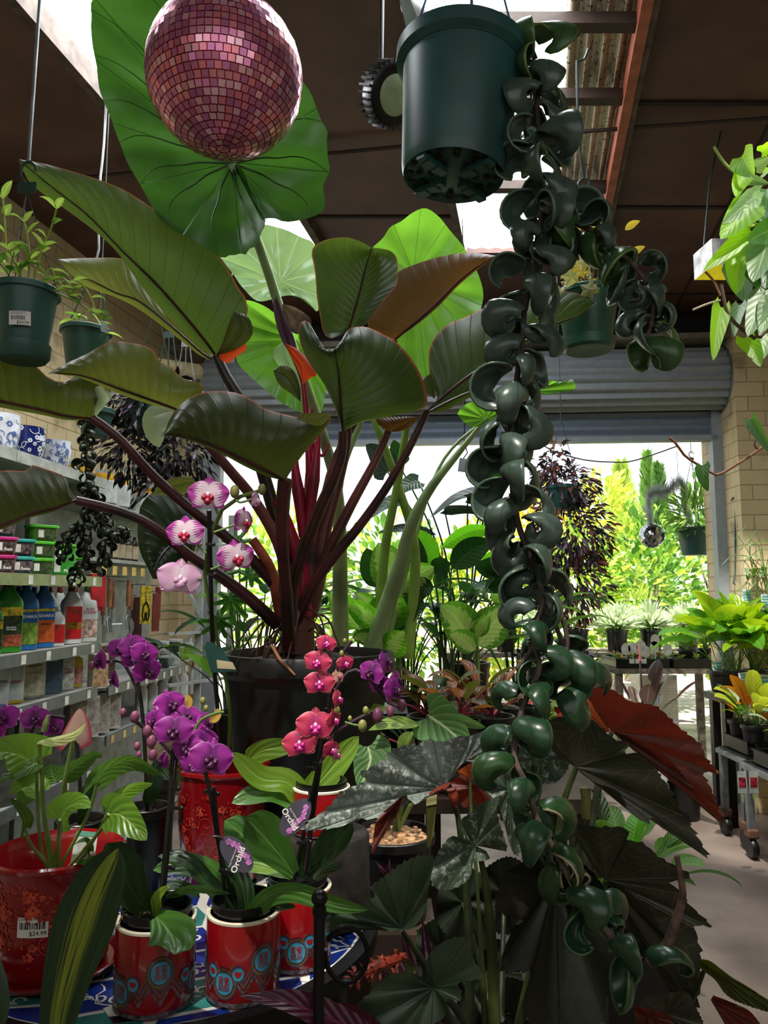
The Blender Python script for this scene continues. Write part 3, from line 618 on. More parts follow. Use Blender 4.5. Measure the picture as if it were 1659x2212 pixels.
def hp(pts,y0,y1): return P3(pts,y0,y1)
main=[(1120,62),(1150,110),(1165,165),(1160,230),(1165,300),(1160,380),(1172,440),(1160,520),(1150,600),(1133,670),(1128,740),(1115,830),(1105,920),(1105,1000),(1110,1080),(1125,1150),(1160,1235)]
main2=[(1160,1235),(1172,1300),(1150,1380),(1165,1440),(1140,1500),(1118,1570),(1112,1640),(1140,1700),(1160,1770),(1200,1840),(1235,1905),(1275,1970),(1330,2030),(1385,2075)]
side=[(1172,450),(1215,470),(1260,490),(1310,515),(1360,565),(1400,615),(1412,670),(1395,735)]
P=hp(main,1.40,1.3); P2=hp(main2,1.3,1.08); P4=hp(side,1.38,1.34)
MB().tube(cr([hc+V((.09,0,-.01))]+P,60),.0055,8).build('vine',Mvine2,hoya)
MB().tube(cr(P2,60),.005,8).build('vine',Mvine,hoya)
MB().tube(cr(P4,40),[.006,.004],8).build('vine',Mvine,hoya)
for pp,y0,y1 in (([(1172,1300),(1195,1340),(1215,1390),(1235,1460)],1.3,1.3),([(1175,1290),(1160,1350),(1150,1400),(1115,1445)],1.28,1.25),([(1200,1300),(1218,1345),(1225,1400),(1205,1450)],1.28,1.28)):
    MB().tube(cr(hp(pp,y0,y1),14),.004,6).build('vine',Mvine,hoya)
MB().tube(cr(hp([(1462,1848),(1470,1895),(1475,1935),(1460,1990),(1440,2040),(1400,2080)],1.06,1.07),16),[.0035,.006,.007],8).build('vine_tip',pm('woody twig','#6b5446',.75,var=.35,sc=50),hoya)
hoya_strand(hoya,P,58,1.08,lambda t:2 if t<.06 else 0)
hoya_strand(hoya,P2,32,.85,lambda t:0 if t<.15 else (1 if t<.5 or R.random()<.68 else 3))
hoya_strand(hoya,P4,24,1.0,lambda t:2 if U(0,1)<.3 else 0)
hoya_strand(hoya,hp([(1228,1380),(1245,1430),(1250,1475)],1.3,1.3),4,1.0,lambda t:1)
# ================= other hanging pots
Mchain=pm('dark green hanger','#1f3b33',.45)
def hangpot(name,label,c,r,h,hook,mat=Mgp,rb=.72,saucer=False,soilz=.02,hookpx=None):
    c=V(c); t=thing(name,label,'hanging plant',(c.x,c.y,c.z-h))
    pot(t,c,r,h,mat,r*rb,.005,.014,n=40,sd=soilz)
    if saucer: MB().lathe([(.001,0),(r*.5,-.004),(r*.72,-.004),(r*.82,.004),(r*.86,.03),(r*.84,.03),(r*.8,.008),(.001,.006)],c+V((0,0,-h-.006)),40).build('saucer',mat,t)
    if hook is not None:
        hk=V(hook)
        for j in range(3):
            a=2*pi*j/3+.4; e=c+V((cos(a)*r,sin(a)*r,-.005)); pts=cr([e,e.lerp(hk,.5)+V((0,0,-.005)),hk],14)
            mb=MB().tube(pts,r*.016,6)
            for p in pts[::2]: mb.ball(p,r*.03,4)
            mb.build('hanger_chain',Mchain,t)
        MB().prism([(hk.x-.02,hk.y-.002),(hk.x+.02,hk.y-.002),(hk.x+.02,hk.y+.002),(hk.x-.02,hk.y+.002)],hk.z-.005,hk.z+.02).tube(cr([hk+V((0,0,.015)),hk+V((-.016,0,.035)),hk+V((-.014,0,.058)),hk+V((.002,0,.068)),hk+V((.017,0,.056)),hk+V((.016,0,.046))],16),.0035,6).build('hook',Mchain,t)
    return t
Mvar=leafM('variegated trailing leaf','#6a9a3a','#c8d86a',n=7,va=.4,trans=.45,tc='#c8e860',rough=.35,center='#b5cf6a',cw=.35)
Mgrn=leafM('mid green leaf','#3f6a2a','#7a9a48',n=8,va=.4,trans=.4,tc='#8ac23a'); Mdgrn=leafM('deep green leaf','#1f3d1c','#3a5a2c',n=8,va=.4,trans=.25,tc='#4a8a2a')
c=W(58,625,1.55); r=64*mpp(58,625,1.55)
hk=W(58,412,1.55)
t=hangpot('hanging_trailing_plant','dark green hanging pot with a $34.99 sticker and lime tipped trailing plant',(c.x,c.y,c.z),r,.15,hk,saucer=True)
MB().tube([hk+V((0,0,.068)),W(86,0,1.57),V((W(86,0,1.57).x+.01,1.57,3.49))],.004).build('hanging_wire',Msteel,t)
mb=MB()
Mlab=pm('white sticker','#e8e6e0',.5,var=.03); Mink=pm('black ink','#151515',.6)
def sticker(parent,c,r,az,z,w,h,lines,bar=None,wrap=True,mat=None,tilt=0.):
    # curved sticker on an upright pot of radius r (axis at c); az measured from the side facing -Y, towards +X
    def PT(u,v,o): 
        uu=u*cos(tilt)-v*sin(tilt); vv=u*sin(tilt)+v*cos(tilt); a=az+uu/r; return V((c[0]+(r+o)*sin(a),c[1]-(r+o)*cos(a),z+vv))
    o=MB().grid([[PT(-w/2+w*j/8,-h/2+h*i,.0006) for j in range(9)] for i in range(2)]).build('price_label',mat or Mlab,parent)
    mb=MB()
    if bar:
        x=bar[0]
        while x<bar[1]:
            b=R.choice((.0008,.0012,.002))*w/.045
            mb.grid([[PT(x,bar[2],.0011),PT(x+b,bar[2],.0011)],[PT(x,bar[3],.0011),PT(x+b,bar[3],.0011)]]); x+=b+R.choice((.0008,.0014))*w/.045
        mb.build('barcode',Mink,o,smooth=False)
    for tx,u,v,s in lines:
        a=az+u/r; p=PT(u,v,.0014); font(tx,p,s,(cos(a)*cos(tilt),sin(a)*cos(tilt),sin(tilt)),(-cos(a)*sin(tilt)*.0,0,1) if not tilt else V((-sin(tilt)*cos(a),-sin(tilt)*sin(a),cos(tilt))),Mink,o)
    return o
k=mpp(45,690,1.55); rr=r*.9
sticker(t,(c.x,c.y),rr+.004,math.asin(max(-.9,min(.9,(W(46,690,1.5).x-c.x)/rr))),W(46,690,1.5).z,.042,.03,[('$34.99',.006,-.01,.0085),('GARDEN MARKET',-.001,.012,.0035),('POT HANGING 17CM',-.001,.0085,.0035)],(-.016,.01,-.004,.005),tilt=.05)
def sprig(parent,pts,Y0,Y1,lw,ll,mat,n,smat,rpx=2.2,prof='lance',fold=.3):
    sp=cr(P3(pts,Y0,Y1),n); MB().tube(cr(P3(pts,Y0,Y1),24),rpx*mpp(*pts[0][:2],Y0),6).build('stem',smat,parent)
    mp=mpp(*pts[0][:2],Y0)
    for i,p in enumerate(sp[1:]):
        d=(sp[min(i+2,n)]-sp[i]).normalized(); s=1 if i%2 else -1
        for ss in((s,-s) if i==n-1 else (s,)):
            dd=(V((ss*.8,U(-.5,.3),.35))+d*.5+V((U(-.3,.3),U(-.3,.3),U(-.3,.3))))
            leaf('leaf',parent,mat if not isinstance(mat,list) else R.choice(mat),p,dd,ll*mp*U(.75,1.2),lw*mp*U(.8,1.15),U(.6,1.8),fold,prof,8,2)
Mls=pm('lime stem','#9ab04a',.5)
for pts in ([(72,612),(90,540),(108,500),(122,452)],[(60,612),(64,560),(60,520),(52,480)],[(20,612),(15,560),(10,480),(6,430)],[(40,615),(45,585),(70,545),(95,535)],[(85,615),(110,580),(120,600),(150,635)],[(100,620),(130,610),(170,610),(195,640),(205,670)],[(95,620),(140,640),(180,660),(222,690)],[(30,610),(10,580),(-10,560)],[(50,612),(40,580),(28,560),(20,540)],[(85,612),(100,600),(135,600),(160,625)]):
    sprig(t,pts,1.55,1.5,17,40,[Mvar,Mvar,Mgrn],5,Mls)
c=W(186,712,2.3); r=50*mpp(186,712,2.3)
t2=hangpot('hanging_pot','small green hanging pot on a steel rod below the trailing plant',(c.x,c.y,c.z),r,.14,None,pm('bottle green plastic','#2c5546',.42))
for s,e in(((140,715),(215,560)),((232,715),(215,560))): MB().tube([W(*s,2.3),W(*e,2.3)],.002,6).build('hanger_wire',Mchain,t2)
MB().tube(cr([W(205,575,2.3),W(214,555,2.3),W(213,500,2.3),W(217,380,2.3),W(226,290,2.3),V((W(226,290,2.3).x,2.3,3.49))],16),.004,6).build('hanging_rod',Msteel,t2)
for pts in ([(190,700),(200,680),(210,690),(228,720)],[(175,700),(170,680),(160,690)]): sprig(t2,pts,2.3,2.28,16,38,[Mgrn,Mvar],3,Mls)
MB().add([W(217,715,2.25),W(219,690,2.25),W(232,700,2.25),W(234,722,2.25)],[(0,1,2,3)]).build('plant_tag',pm('grey card','#9aa8a0',.5),t2,smooth=False)
# right: ivy pot
Y=2.1; c=W(1268,634,Y); r=66*mpp(1268,634,Y); hk=W(1262,432,Y)
t3=hangpot('hanging_ivy','green hanging basket of pale variegated ivy behind the rope plant',(c.x,c.y,c.z),r,.165,hk,pm('ivy pot green','#2a5a48',.38),saucer=True)
MB().tube(cr([hk+V((0,0,.068)),W(1250,300,Y),W(1246,140,Y),W(1250,132,Y),W(1262,128,Y),W(1271,105,Y)],24),.0038,6).build('hanging_rod',pm('dark wire','#33403f',.5,.5),t3)
Mivy=leafM('ivy leaf','#7d8a62','#c9cf9a',n=5,va=.4,trans=.35,tc='#d8c860',edge='#d8d29a',rough=.45,fan=True)
Mivy2=leafM('yellow ivy leaf','#a89a3a','#d8c860',n=5,va=.4,trans=.4,tc='#f0d040',rough=.45,fan=True)
def star(c,nrm,s,rot=0.,k=5,dep=.55):
    n=V(nrm).normalized(); a=n.orthogonal().normalized(); b=n.cross(a)
    return [V(c)+(a*cos(rot+pi*i/k)+b*sin(rot+pi*i/k))*s*(1 if i%2==0 else dep) for i in range(2*k)]
for i in range(34):
    px=U(1205,1345); py=U(560,625)+(abs(px-1268)/70)*10; p=W(px,py,Y+U(-.12,.1)); n=V((U(-.5,.5),-1,U(-.3,.6)))
    fan('leaf',p,star(p+n.normalized()*-.006,n,U(.018,.034),U(0,6)),Mivy if U(0,1)<.6 else Mivy2,t3,3,30,0,0,5,sharp=True)
for px,py in((1222,540),(1290,480),(1365,485),(1300,520),(1376,540),(1240,500)):
    PXL(t3,Mivy2,[(px-15,py+12),(px,py),(px+18,py-8)],16,Y+.05,prof='lance')
for a in range(10): x=U(1220,1320); PXT(t3,pm('ivy stem','#5a4a32',.7),[(1268+U(-30,30),632),(x,600),(x+U(-20,20),560)],2,Y)
# ceiling lamp, camera, yellow fitting
hb=W(845,205,1.9)
l=thing('high_bay_lamp','round black finned lamp with pale lens half hidden behind the hanging pot','lamp',hb)
axl=(V((.55,-.6,-.5)))
mb=MB().lathe([(.001,.05),(.06,.05),(.075,.03),(.078,-.015),(.07,-.02),(.055,-.02),(.001,-.02)],hb,40,ax=-axl)
mb.build('housing',Mblk,l)
q2=UP.rotation_difference((-axl).normalized()); mb=MB()
for j in range(30): a=2*pi*j/30; mb.box(hb+q2@V((cos(a)*.078,sin(a)*.078,.012)),(.016,.005,.05),M=q2.to_matrix()@Matrix.Rotation(a,3,'Z'))
mb.build('cooling_fin',Mblk,l,smooth=False)
MB().lathe([(.001,-.03),(.03,-.028),(.05,-.021),(.054,-.018)],hb,32,ax=-axl).build('lens',pm('pale green lens','#9fb08a',.3),l)
MB().tube([hb-axl.normalized()*.05,V((hb.x-.02,hb.y+.04,3.5))],.006).build('bracket',Mblk,l)
s=W(900,30,1.75); l=thing('security_light','small white tube shaped spotlight beside the skylight edge','lamp',s)
MB().lathe([(.001,-.05),(.024,-.05),(.026,-.045),(.026,.04),(.02,.05),(.001,.05)],s,24,ax=V((.35,-.3,-.8))).build('body',Mwhite,l)
MB().tube([s+V((-.01,0,.03)),s+V((-.02,.02,.12)),V((s.x-.02,s.y+.03,3.5))],.012).build('mount',Mwhite,l)
# yellow based tube light
Y=3.3; l=thing('fluorescent_light','boxy white light fitting with yellow underside hanging on a chain','lamp',WZ(1580,590,2.85))
a,b,c_,d=[WZ(x,y,2.85) for x,y in((1500,605),(1610,605),(1665,572),(1540,572))]
hh_=(W(1538,515,d.y).z-2.85); e,f,g_,h_=[p+V((0,0,hh_)) for p in(a,b,c_,d)]
MB().add([a,b,c_,d,e,f,g_,h_],[(0,4,5,1),(1,5,6,2),(2,6,7,3),(3,7,4,0),(4,7,6,5)]).build('housing',pm('dirty white metal','#cfcccc',.5,var=.25),l,smooth=False)
MB().add([p+V((0,0,.001)) for p in(a,b,c_,d)],[(0,1,2,3)]).build('diffuser',pm('yellow diffuser','#d8c800',.5,emit=.5),l,smooth=False)
ce=(e+g_)/2
for k_ in(e.lerp(h_,.6),): MB().tube([k_,k_+V((.04,0,.3)),V((k_.x+.1,k_.y,3.5))],.004,6).build('chain',Mchain,l)
# ================= heart leaf philodendron at the right edge
Mht=leafM('heart leaf lime','#6a9a1e','#a8c85a',n=6,sl=2.5,va=.13,trans=.55,tc='#b4f01e',rough=.42,bump=.18,mid=.04); Mht2=leafM('heart leaf silvery','#6a8a5c','#a8bc90',n=6,sl=2.5,va=.13,trans=.25,tc='#a8d060',rough=.42,bump=.18,mid=.04); Mht3=leafM('heart leaf deep','#35602a','#6a8a4a',n=6,sl=2.5,va=.13,trans=.4,tc='#78c01e',rough=.42,bump=.18,mid=.04)
ht=thing('hanging_heartleaf_plant','lime green heart leaved vine hanging in sunlight at the upper right edge','hanging plant',W(1690,700,1.7))
c=W(1730,640,1.75); pot(ht,c,.085,.13,Mgp,.065)
MB().tube([c+V((-.06,0,0)),c+V((0,0,.35)),V((c.x,c.y,3.49))],.003,6).build('hanger_wire',Msteel,ht)
def Z(x,y): return (1339+x/4.097,290+y/4.097)
for b,tp,w,m in [((1075,190),(1190,370),250,Mht),((1180,140),(1060,190),10,Mht),((1200,290),(1330,200),150,Mht2),((1100,350),(1030,560),180,Mht),((1090,390),(1320,440),110,Mht2),((1240,500),(960,650),130,Mht2),((1180,560),(910,790),190,Mht2),((1150,640),(890,930),300,Mht),((1300,480),(1270,760),230,Mht3),((1160,850),(740,1210),190,Mht),((1090,960),(1030,1420),290,Mht),((1330,850),(1130,950),240,Mht3),((1300,930),(1180,1310),330,Mht2),((1300,1010),(1290,1370),330,Mht3),((1060,1110),(1130,1490),310,Mht3),((1280,1420),(1130,1790),240,Mht2),((1330,1500),(1250,1760),200,Mht2),((900,1530),(825,2005),185,Mht),((1060,1510),(1015,1790),130,Mht2),((1110,1800),(1245,2060),190,Mht),((1300,1760),(1210,2030),210,Mht2),((1250,160),(1320,60),120,Mht),((1260,340),(1330,330),100,Mht),((1200,700),(1330,820),200,Mht2),((1250,1200),(1340,1500),300,Mht3),((1330,620),(1300,760),120,Mht2)]:
    (x0,y0),(x1,y1)=Z(*b),Z(*tp); Yb=1.68+U(-.06,.06)
    if w<20: continue
    PXL(ht,m,[(x0,y0),((x0+x1)/2+U(-4,4),(y0+y1)/2+U(-3,3)),(x1,y1)],w/4.097,Yb,Yb-.03,'heart',.15,U(-.5,.5),.16,12,cup=.1)
for pts,w,m in (([Z(835,110),Z(900,220),Z(980,310),Z(1090,380)],3,Mls),([Z(1200,1810),Z(1050,1700),Z(950,1570),Z(895,1330)],4,pm('brown vine','#5a4632',.6)),([Z(890,1430),Z(830,1300),Z(755,1215)],2.5,pm('rust sheath','#8a5a36',.6)),([Z(645,1555),Z(780,1500),Z(890,1470)],2.5,pm('pale sheath','#9a8a72',.6)),([Z(1310,1700),Z(1220,1800),Z(1190,1500),Z(1290,1360)],4,pm('brown vine','#5a4632',.6)),([Z(1090,690),Z(1110,820),Z(1230,790),Z(1311,740)],3,Mls),([Z(1150,680),Z(1230,790),Z(1311,840)],3,pm('brown vine','#5a4632',.6)),
    ([(1655,960),(1620,985),(1560,1022),(1545,1025),(1515,1008),(1480,985),(1462,960),(1446,945)],3,pm('rust sheath','#8a5a36',.6))):
    PXT(ht,m,pts,w,1.66,name='vine')
PXL(ht,Mht3,[(1519,1005),(1520,1030),(1530,1062)],34,1.62,1.6,'heart',.2,.4,.12)
PXL(ht,Mht3,[(1625,905),(1645,940),(1672,985)],34,1.66,1.6,'heart',.4,.6,.12)
PXT(ht,pm('brown vine','#5a4632',.6),[(1640,935),(1630,960),(1640,972)],2,1.66,name='vine')
# little swing tag by the doorway, wall hook
Y=3.2; tg=thing('hanging_tag','small grey tag on a hook silhouetted in the doorway','tag',W(1001,1000,Y))
MB().tube(cr(P3([(1003,800),(1004,900),(1003,962),(1012,970),(1009,980),(1001,990)],Y),14),.0025,6).build('hook_wire',Mblk,tg)
MB().tube([W(1003,800,Y),W(1003,800,Y)+V((0,0,3.49-W(1003,800,Y).z))],.002,6).build('string',Mblk,tg)
MB().box(W(1001,1005,Y),(.042,.004,.06),M=Matrix.Rotation(.15,3,'Y')).build('card',pm('grey translucent card','#7d8288',.4),tg,smooth=False)
Y=5.1
hkr=thing('wall_hook','long thin wire hook hanging on the painted brick pier','hook',W(1590,1262,5.25))
MB().tube(cr(P3([(1580,1082),(1584,1074),(1588,1085),(1588,1150),(1588,1230),(1584,1262),(1588,1263)],5.18),24),.006,6).build('rod',pm('green wire','#4a5a50',.5,.3),hkr)
# ================= mosaic table with red pots and orchids
TZ=.80; PZ=TZ+.0012; TC=V((-.42,1.56,TZ)); TR=.395
tb=thing('mosaic_table','round tiled garden table with blue, teal and white tiles and black metal rim','table',(TC.x,TC.y,0))
Mtw=pm('white glazed tile','#d5d5cf',.25,var=.05); Mtb=pm('cobalt tile','#17307e',.22,var=.1); Mtt=pm('teal tile','#2f7d78',.22,var=.1); Mgr=pm('pale grout','#9a968c',.8)
MB().lathe([(.001,-.02),(TR-.01,-.02),(TR-.01,-.0005),(.001,-.0005)],TC,64).build('tabletop',Mtw,tb)
mb=MB().lathe([(TR-.015,-.03),(TR+.012,-.03),(TR+.014,.003),(TR-.012,.004),(TR-.015,-.03)],TC,72,cap=0); mb.build('rim',Mblk,tb)
mb=MB()
def clip(poly,r=TR-.016): return all((p[0]**2+p[1]**2)**.5<r for p in poly)
A=.35
for i in range(-5,6):
    for j in range(-6,7):
        x,y=i*.132,j*.1+(.05 if i%2 else 0); k=(0 if (i+j*2)%3 else 2)
        if k==0: q=[(x-.05,y-.045),(x+.05,y-.045),(x+.062,y),(x+.05,y+.045),(x-.05,y+.045),(x-.062,y)]; m=1
        elif k==2: q=[(x-.05,y-.045),(x+.05,y-.045),(x+.062,y),(x+.05,y+.045),(x-.05,y+.045),(x-.062,y)]; m=2
        else: q=[(x-.062,y-.05),(x+.062,y-.05),(x+.062,y+.05),(x-.062,y+.05)]; m=0
        rot=lambda p:(p[0]*cos(A)-p[1]*sin(A),p[0]*sin(A)+p[1]*cos(A))
        # subdivide and drop what leaves the rim
        q2=[rot(p) for p in q]
        q2=[(p if math.hypot(*p)<TR-.02 else (p[0]/math.hypot(*p)*(TR-.02),p[1]/math.hypot(*p)*(TR-.02))) for p in q2]
        c=rot((x,y))
        if math.hypot(*c)>TR+.02: continue
        mb.poly([TC+V((p[0],p[1],.0003)) for p in q2],m)
        if m and math.hypot(*c)<TR-.06:
            for s in range(5):
                cx,cy=x+U(-.035,.035),y+U(-.025,.025); t0=U(0,6); P=[]
                for h in range(9):
                    a=t0+h*.55; rr=.016*(1-h/11); o_=rot((cx+cos(a)*rr,cy+sin(a)*rr)); i_=rot((cx+cos(a)*rr*.62,cy+sin(a)*rr*.62)); P.append([TC+V((o_[0],o_[1],.0008)),TC+V((i_[0],i_[1],.0008))])
                mb.grid(P,None,0)
            for s in range(3):
                cx,cy=x+U(-.04,.04),y+U(-.03,.03); a=U(0,pi)
                P=[[TC+V((*rot((cx+cos(a)*t+ .006*sin(t*160)-sin(a)*w_,cy+sin(a)*t+cos(a)*w_)),.0008)) for w_ in(-.0016,.0016)] for t in(-.03,-.018,-.006,.006,.018,.03)]
                mb.grid(P,None,0)
mb.build('mosaic_tiles',[Mtw,Mtb,Mtt],tb,smooth=False)
for k in range(3):
    a=2*pi*k/3+.5; p=[TC+V((cos(a)*.34,sin(a)*.34,-.03)),TC+V((cos(a)*.2,sin(a)*.2,-.4)),V((TC.x+cos(a)*.36,TC.y+sin(a)*.36,.01))]
    MB().tube(cr(p,16),.012).build('leg',Mblk,tb)
# iron post with finial and scroll in front of the table
pb=W(690,1960,1.09); ps=thing('iron_plant_stand','black iron post with ball finial and ring scroll at the table front','stand',(pb.x,pb.y,0))
MB().tube([V((pb.x,pb.y,.0)),V((pb.x,pb.y,pb.z))],.0078,12).lathe([(.0078,-.012),(.0098,-.008),(.0098,0),(.006,.004)],pb,16).build('post',Mblk,ps)
MB().ball(pb+V((0,0,.0125)),.0115,12).build('finial',Mblk,ps)
rc=W(748,2062,1.12); P=[rc+V((cos(a)*.03,sin(a)*-.012,sin(a)*.043)) for a in [2.6-i*.22 for i in range(28)]]
MB().tube(P,.0038,8).build('scroll',Mblk,ps)
MB().tube([V((pb.x-.02,pb.y+.005,.42)),V((pb.x+.35,pb.y+.1,.42))],.006).build('stretcher',Mblk,ps)
for x,y in((.3,.1),): MB().tube([V((pb.x+x,pb.y+y,0)),V((pb.x+x,pb.y+y,.42))],.006).build('post',Mblk,ps)
# ---- red glazed pots
Mred=pm('red glaze','#8c0d15',.2,var=.08,sc=6,coat=.6); Mrelief=pm('scroll relief','#c4482f',.35,var=.3,sc=60); Mcream2=pm('cream rim','#e8dfc8',.35)
def relief(parent,c,rf,z0,z1,n,name='scroll_relief',az=(0,2*pi),seed=3):
    rg=random.Random(seed); mb=MB()
    def PT(a,z,o=.0012): r=rf(z)+o; return V((c[0]+r*sin(a),c[1]-r*cos(a),z))
    for i in range(n):
        a=rg.uniform(*az); z=rg.uniform(z0,z1); r=rf(z); s=rg.uniform(.006,.012)
        if i%3==0:   # curl
            t0=rg.uniform(0,6); dr=rg.choice((-1,1)); P=[]
            for h in range(16):
                t=t0+dr*h*.42; rr=s*(1.9-h*.1); P.append([PT(a+cos(t)*(rr+w)/r,z+sin(t)*(rr+w)) for w in(-.0007,.0009)])
            mb.grid(P)
        else:
            for h in range(5):
                t=h*1.257+rg.uniform(0,.4); x,y=cos(t)*s*.5,sin(t)*s*.5; k=s*.36
                mb.poly([PT(a+(x+cos(b)*k*rg.uniform(.7,1.2))/r,z+y+sin(b)*k) for b in [2*pi*q/7 for q in range(7)]])
            for h in range(4):
                t=rg.uniform(0,6); x,y=cos(t)*s*1.7,sin(t)*s*1.7
                mb.poly([PT(a+(x+cos(b)*.0022)/r,z+y+sin(b)*.0022) for b in [2*pi*q/5 for q in range(5)]])
    return mb.build(name,Mrelief,parent,smooth=False)
# left red planter with anthurium
rc=V((-.574,1.36,PZ)); rp=thing('red_planter','large red glazed planter with floral relief, saucer and a $24.99 sticker','pot',rc)
MB().lathe([(.001,.012),(.082,.012),(.09,.022),(.103,.15),(.108,.19),(.112,.194),(.112,.2),(.107,.203),(.103,.198),(.098,.185),(.085,.09),(.001,.08)],rc,64).build('pot',Mred,rp)
MB().lathe([(.001,.0),(.085,.0),(.108,.012),(.112,.02),(.109,.021),(.1,.012),(.001,.01)],rc,56).build('saucer',Mred,rp)
rf=lambda z:.09+(z-rc.z-.022)*(.013/.128)
relief(rp,rc,rf,rc.z+.06,rc.z+.17,150)
relief(rp,rc,rf,rc.z+.125,rc.z+.172,90,'relief_band',seed=8)
az=math.asin((W(70,1995,1.26).x-rc.x)/.1)
sticker(rp,rc,.1,az,W(70,1997,1.262).z,.049,.04,[('NEWTOWN GARDEN MARKET',.0,.0163,.0034),('FLORAL BAROQUE',-.0035,.0125,.0042),('PLANTER RED W/S 17CM',-.001,.0085,.0042),('$24.99',.009,-.0132,.0098)],(-.021,.02,-.007,.0035))
an=thing('anthurium','anthurium with heart leaves and a pink spathe growing in the large red planter','plant',rc+V((0,0,.08)))
MB().lathe([(.001,.082),(.09,.084),(.092,.095),(.001,.112)],rc,32).build('soil',Msoil,an)
Mant=leafM('anthurium leaf','#5f8a2a','#8fae52',n=6,sl=2.5,va=.3,trans=.35,tc='#9ad03a',rough=.32,mid=.05); Mant2=leafM('anthurium dark leaf','#3c5e28','#6f8f4a',n=6,sl=2.5,va=.3,trans=.25,tc='#6aa02a',rough=.3,mid=.05)
Mast=pm('anthurium stalk','#7d9a4a',.4,var=.15); ab=(120,1890)
def AL(pts,w,m,yb,yt,st_=None,roll=0.,prof='heart',fold=.2,ab=ab,lobe=.16):
    PXL(an,m,pts,w*1.2,yb,yt,prof,fold,roll,lobe,14,cup=.05)
    if st_: PXT(an,Mast,[(ab[0]+U(-18,18),ab[1]),*st_,pts[0]],3.6,1.33,yb,name='leaf_stalk')
AL([(78,1650),(40,1630),(0,1625),(-15,1650)],95,Mant,1.25,1.2,[(85,1800)],.3)
AL([(78,1648),(30,1675),(-10,1690)],55,Mant2,1.24,1.2,None,.9)
AL([(82,1710),(55,1690),(20,1712)],60,Mant,1.3,1.3,[(100,1780)],.8)
AL([(130,1770),(145,1745),(172,1735),(196,1745)],62,Mant,1.22,1.2,[(125,1830)],-.5)
AL([(210,1690),(235,1660),(290,1645),(350,1675)],60,Mant2,1.25,1.2,[(180,1780),(200,1730)],.9)
AL([(143,1672),(175,1650),(205,1630),(222,1636)],45,Mant2,1.3,1.32,[(135,1780)],.7)
AL([(235,1758),(260,1760),(295,1790),(318,1815)],70,Mant,1.2,1.16,[(160,1860),(220,1790)],.15)
AL([(243,1738),(255,1720),(290,1700),(330,1692)],50,Mant,1.27,1.26,[(180,1850)],.9)
AL([(55,1790),(50,1760),(20,1725)],38,Mant2,1.26,1.2,[(70,1830)],.9)
AL([(75,1690),(45,1735),(35,1745)],45,Mant2,1.34,1.34,None,.2)
AL([(195,1840),(185,1815),(160,1825)],20,Mant2,1.3,1.28,None,.9)
AL([(170,1870),(200,1852),(233,1850)],18,Mant2,1.28,1.26,None,.9)
AL([(120,1690),(112,1670),(108,1650)],60,Mant2,1.36,1.36,None,0)
g=G('pink spathe'); u,v=g.uv(); a_=g.m('MULTIPLY',g.m('ABSOLUTE',g.m('SUBTRACT',u,.5)),2.); col=g.mix(g.ss(a_,.55,1.),hx('#d8b0a4'),hx('#c4405a')); b_=g.pr(col,.3); t_=g.n('BsdfTranslucent'); g.set(t_.inputs[0],col); x_=g.n('MixShader'); x_.inputs[0].default_value=.35; g.set(x_.inputs[1],b_); g.set(x_.inputs[2],t_.outputs[0]); Mspa=g.end(x_.outputs[0])
sp_=PXL(an,Mspa,[(158,1600),(165,1570),(172,1530)],72,1.24,1.22,'heart',.3,.35,.25,14,name='spathe',cup=.1)
PXT(an,Mast,[(128,1880),(130,1750),(145,1660),(158,1598)],4,1.32,1.24,name='flower_stalk')
PXL(an,leafM('pale spathe','#c8d08a','#dfe4a8',n=5,va=.2,trans=.4,tc='#e0f0a0',rough=.3),[(80,1604),(120,1598),(160,1585),(186,1562)],34,1.2,1.2,'lance',.3,.9,0,14,name='spathe')
PXT(an,Mast,[(110,1880),(95,1760),(90,1660),(85,1605)],4,1.32,1.22,name='flower_stalk')
PXT(an,pm('spadix','#6a7a42',.6,sc=120,bump=.6),[(95,1580),(100,1560),(104,1545)],[7,7,3],1.19,name='spadix')
tgp=thing('care_tag','white printed care tag stuck upright in the red planter','tag',W(190,1840,1.33))
a,b,c_,d=W(150,1875,1.31),W(203,1865,1.31),W(212,1798,1.33),W(165,1794,1.33)
MB().add([a,b,c_,d],[(0,1,2,3)]).build('card',pm('white card','#c9ccc6',.5),tgp,smooth=False)
rr=(b-a).normalized(); uu=(d-a).normalized(); nn=rr.cross(uu).normalized()
for i in range(7): font(['xoxoxo xo oxox','ox xoxo oxoxo','xoxo xo xoxo','oxo oxox xoxo','xo oxoxo xox'][i%5],(a+b)/2+uu*(.008+.0052*i)+nn*.0007*(1 if nn.y<0 else -1),.0042,rr,uu,pm('grey print','#5a5a58',.6),tgp)
MB().add([d.lerp(a,.14)-V((0,.0006,0)),c_.lerp(b,.14)-V((0,.0006,0)),c_-V((0,.0006,0)),d-V((0,.0006,0))],[(0,1,2,3)]).build('green_band',pm('tag green','#4f8f78',.5),tgp,smooth=False)
# centre tall red planter
cc=V((-.372,1.765,PZ)); cp=thing('red_planter','tall empty looking red glazed planter with scroll relief in front of the black tub','pot',cc)
MB().lathe([(.001,.0),(.075,.0),(.083,.01),(.098,.16),(.101,.22),(.103,.242),(.109,.247),(.108,.254),(.102,.255),(.098,.235),(.092,.16),(.001,.15)],cc,60).build('pot',Mred,cp)
relief(cp,cc,lambda z:.0835+(z-cc.z-.01)*.1,cc.z+.03,cc.z+.21,170,seed=5)
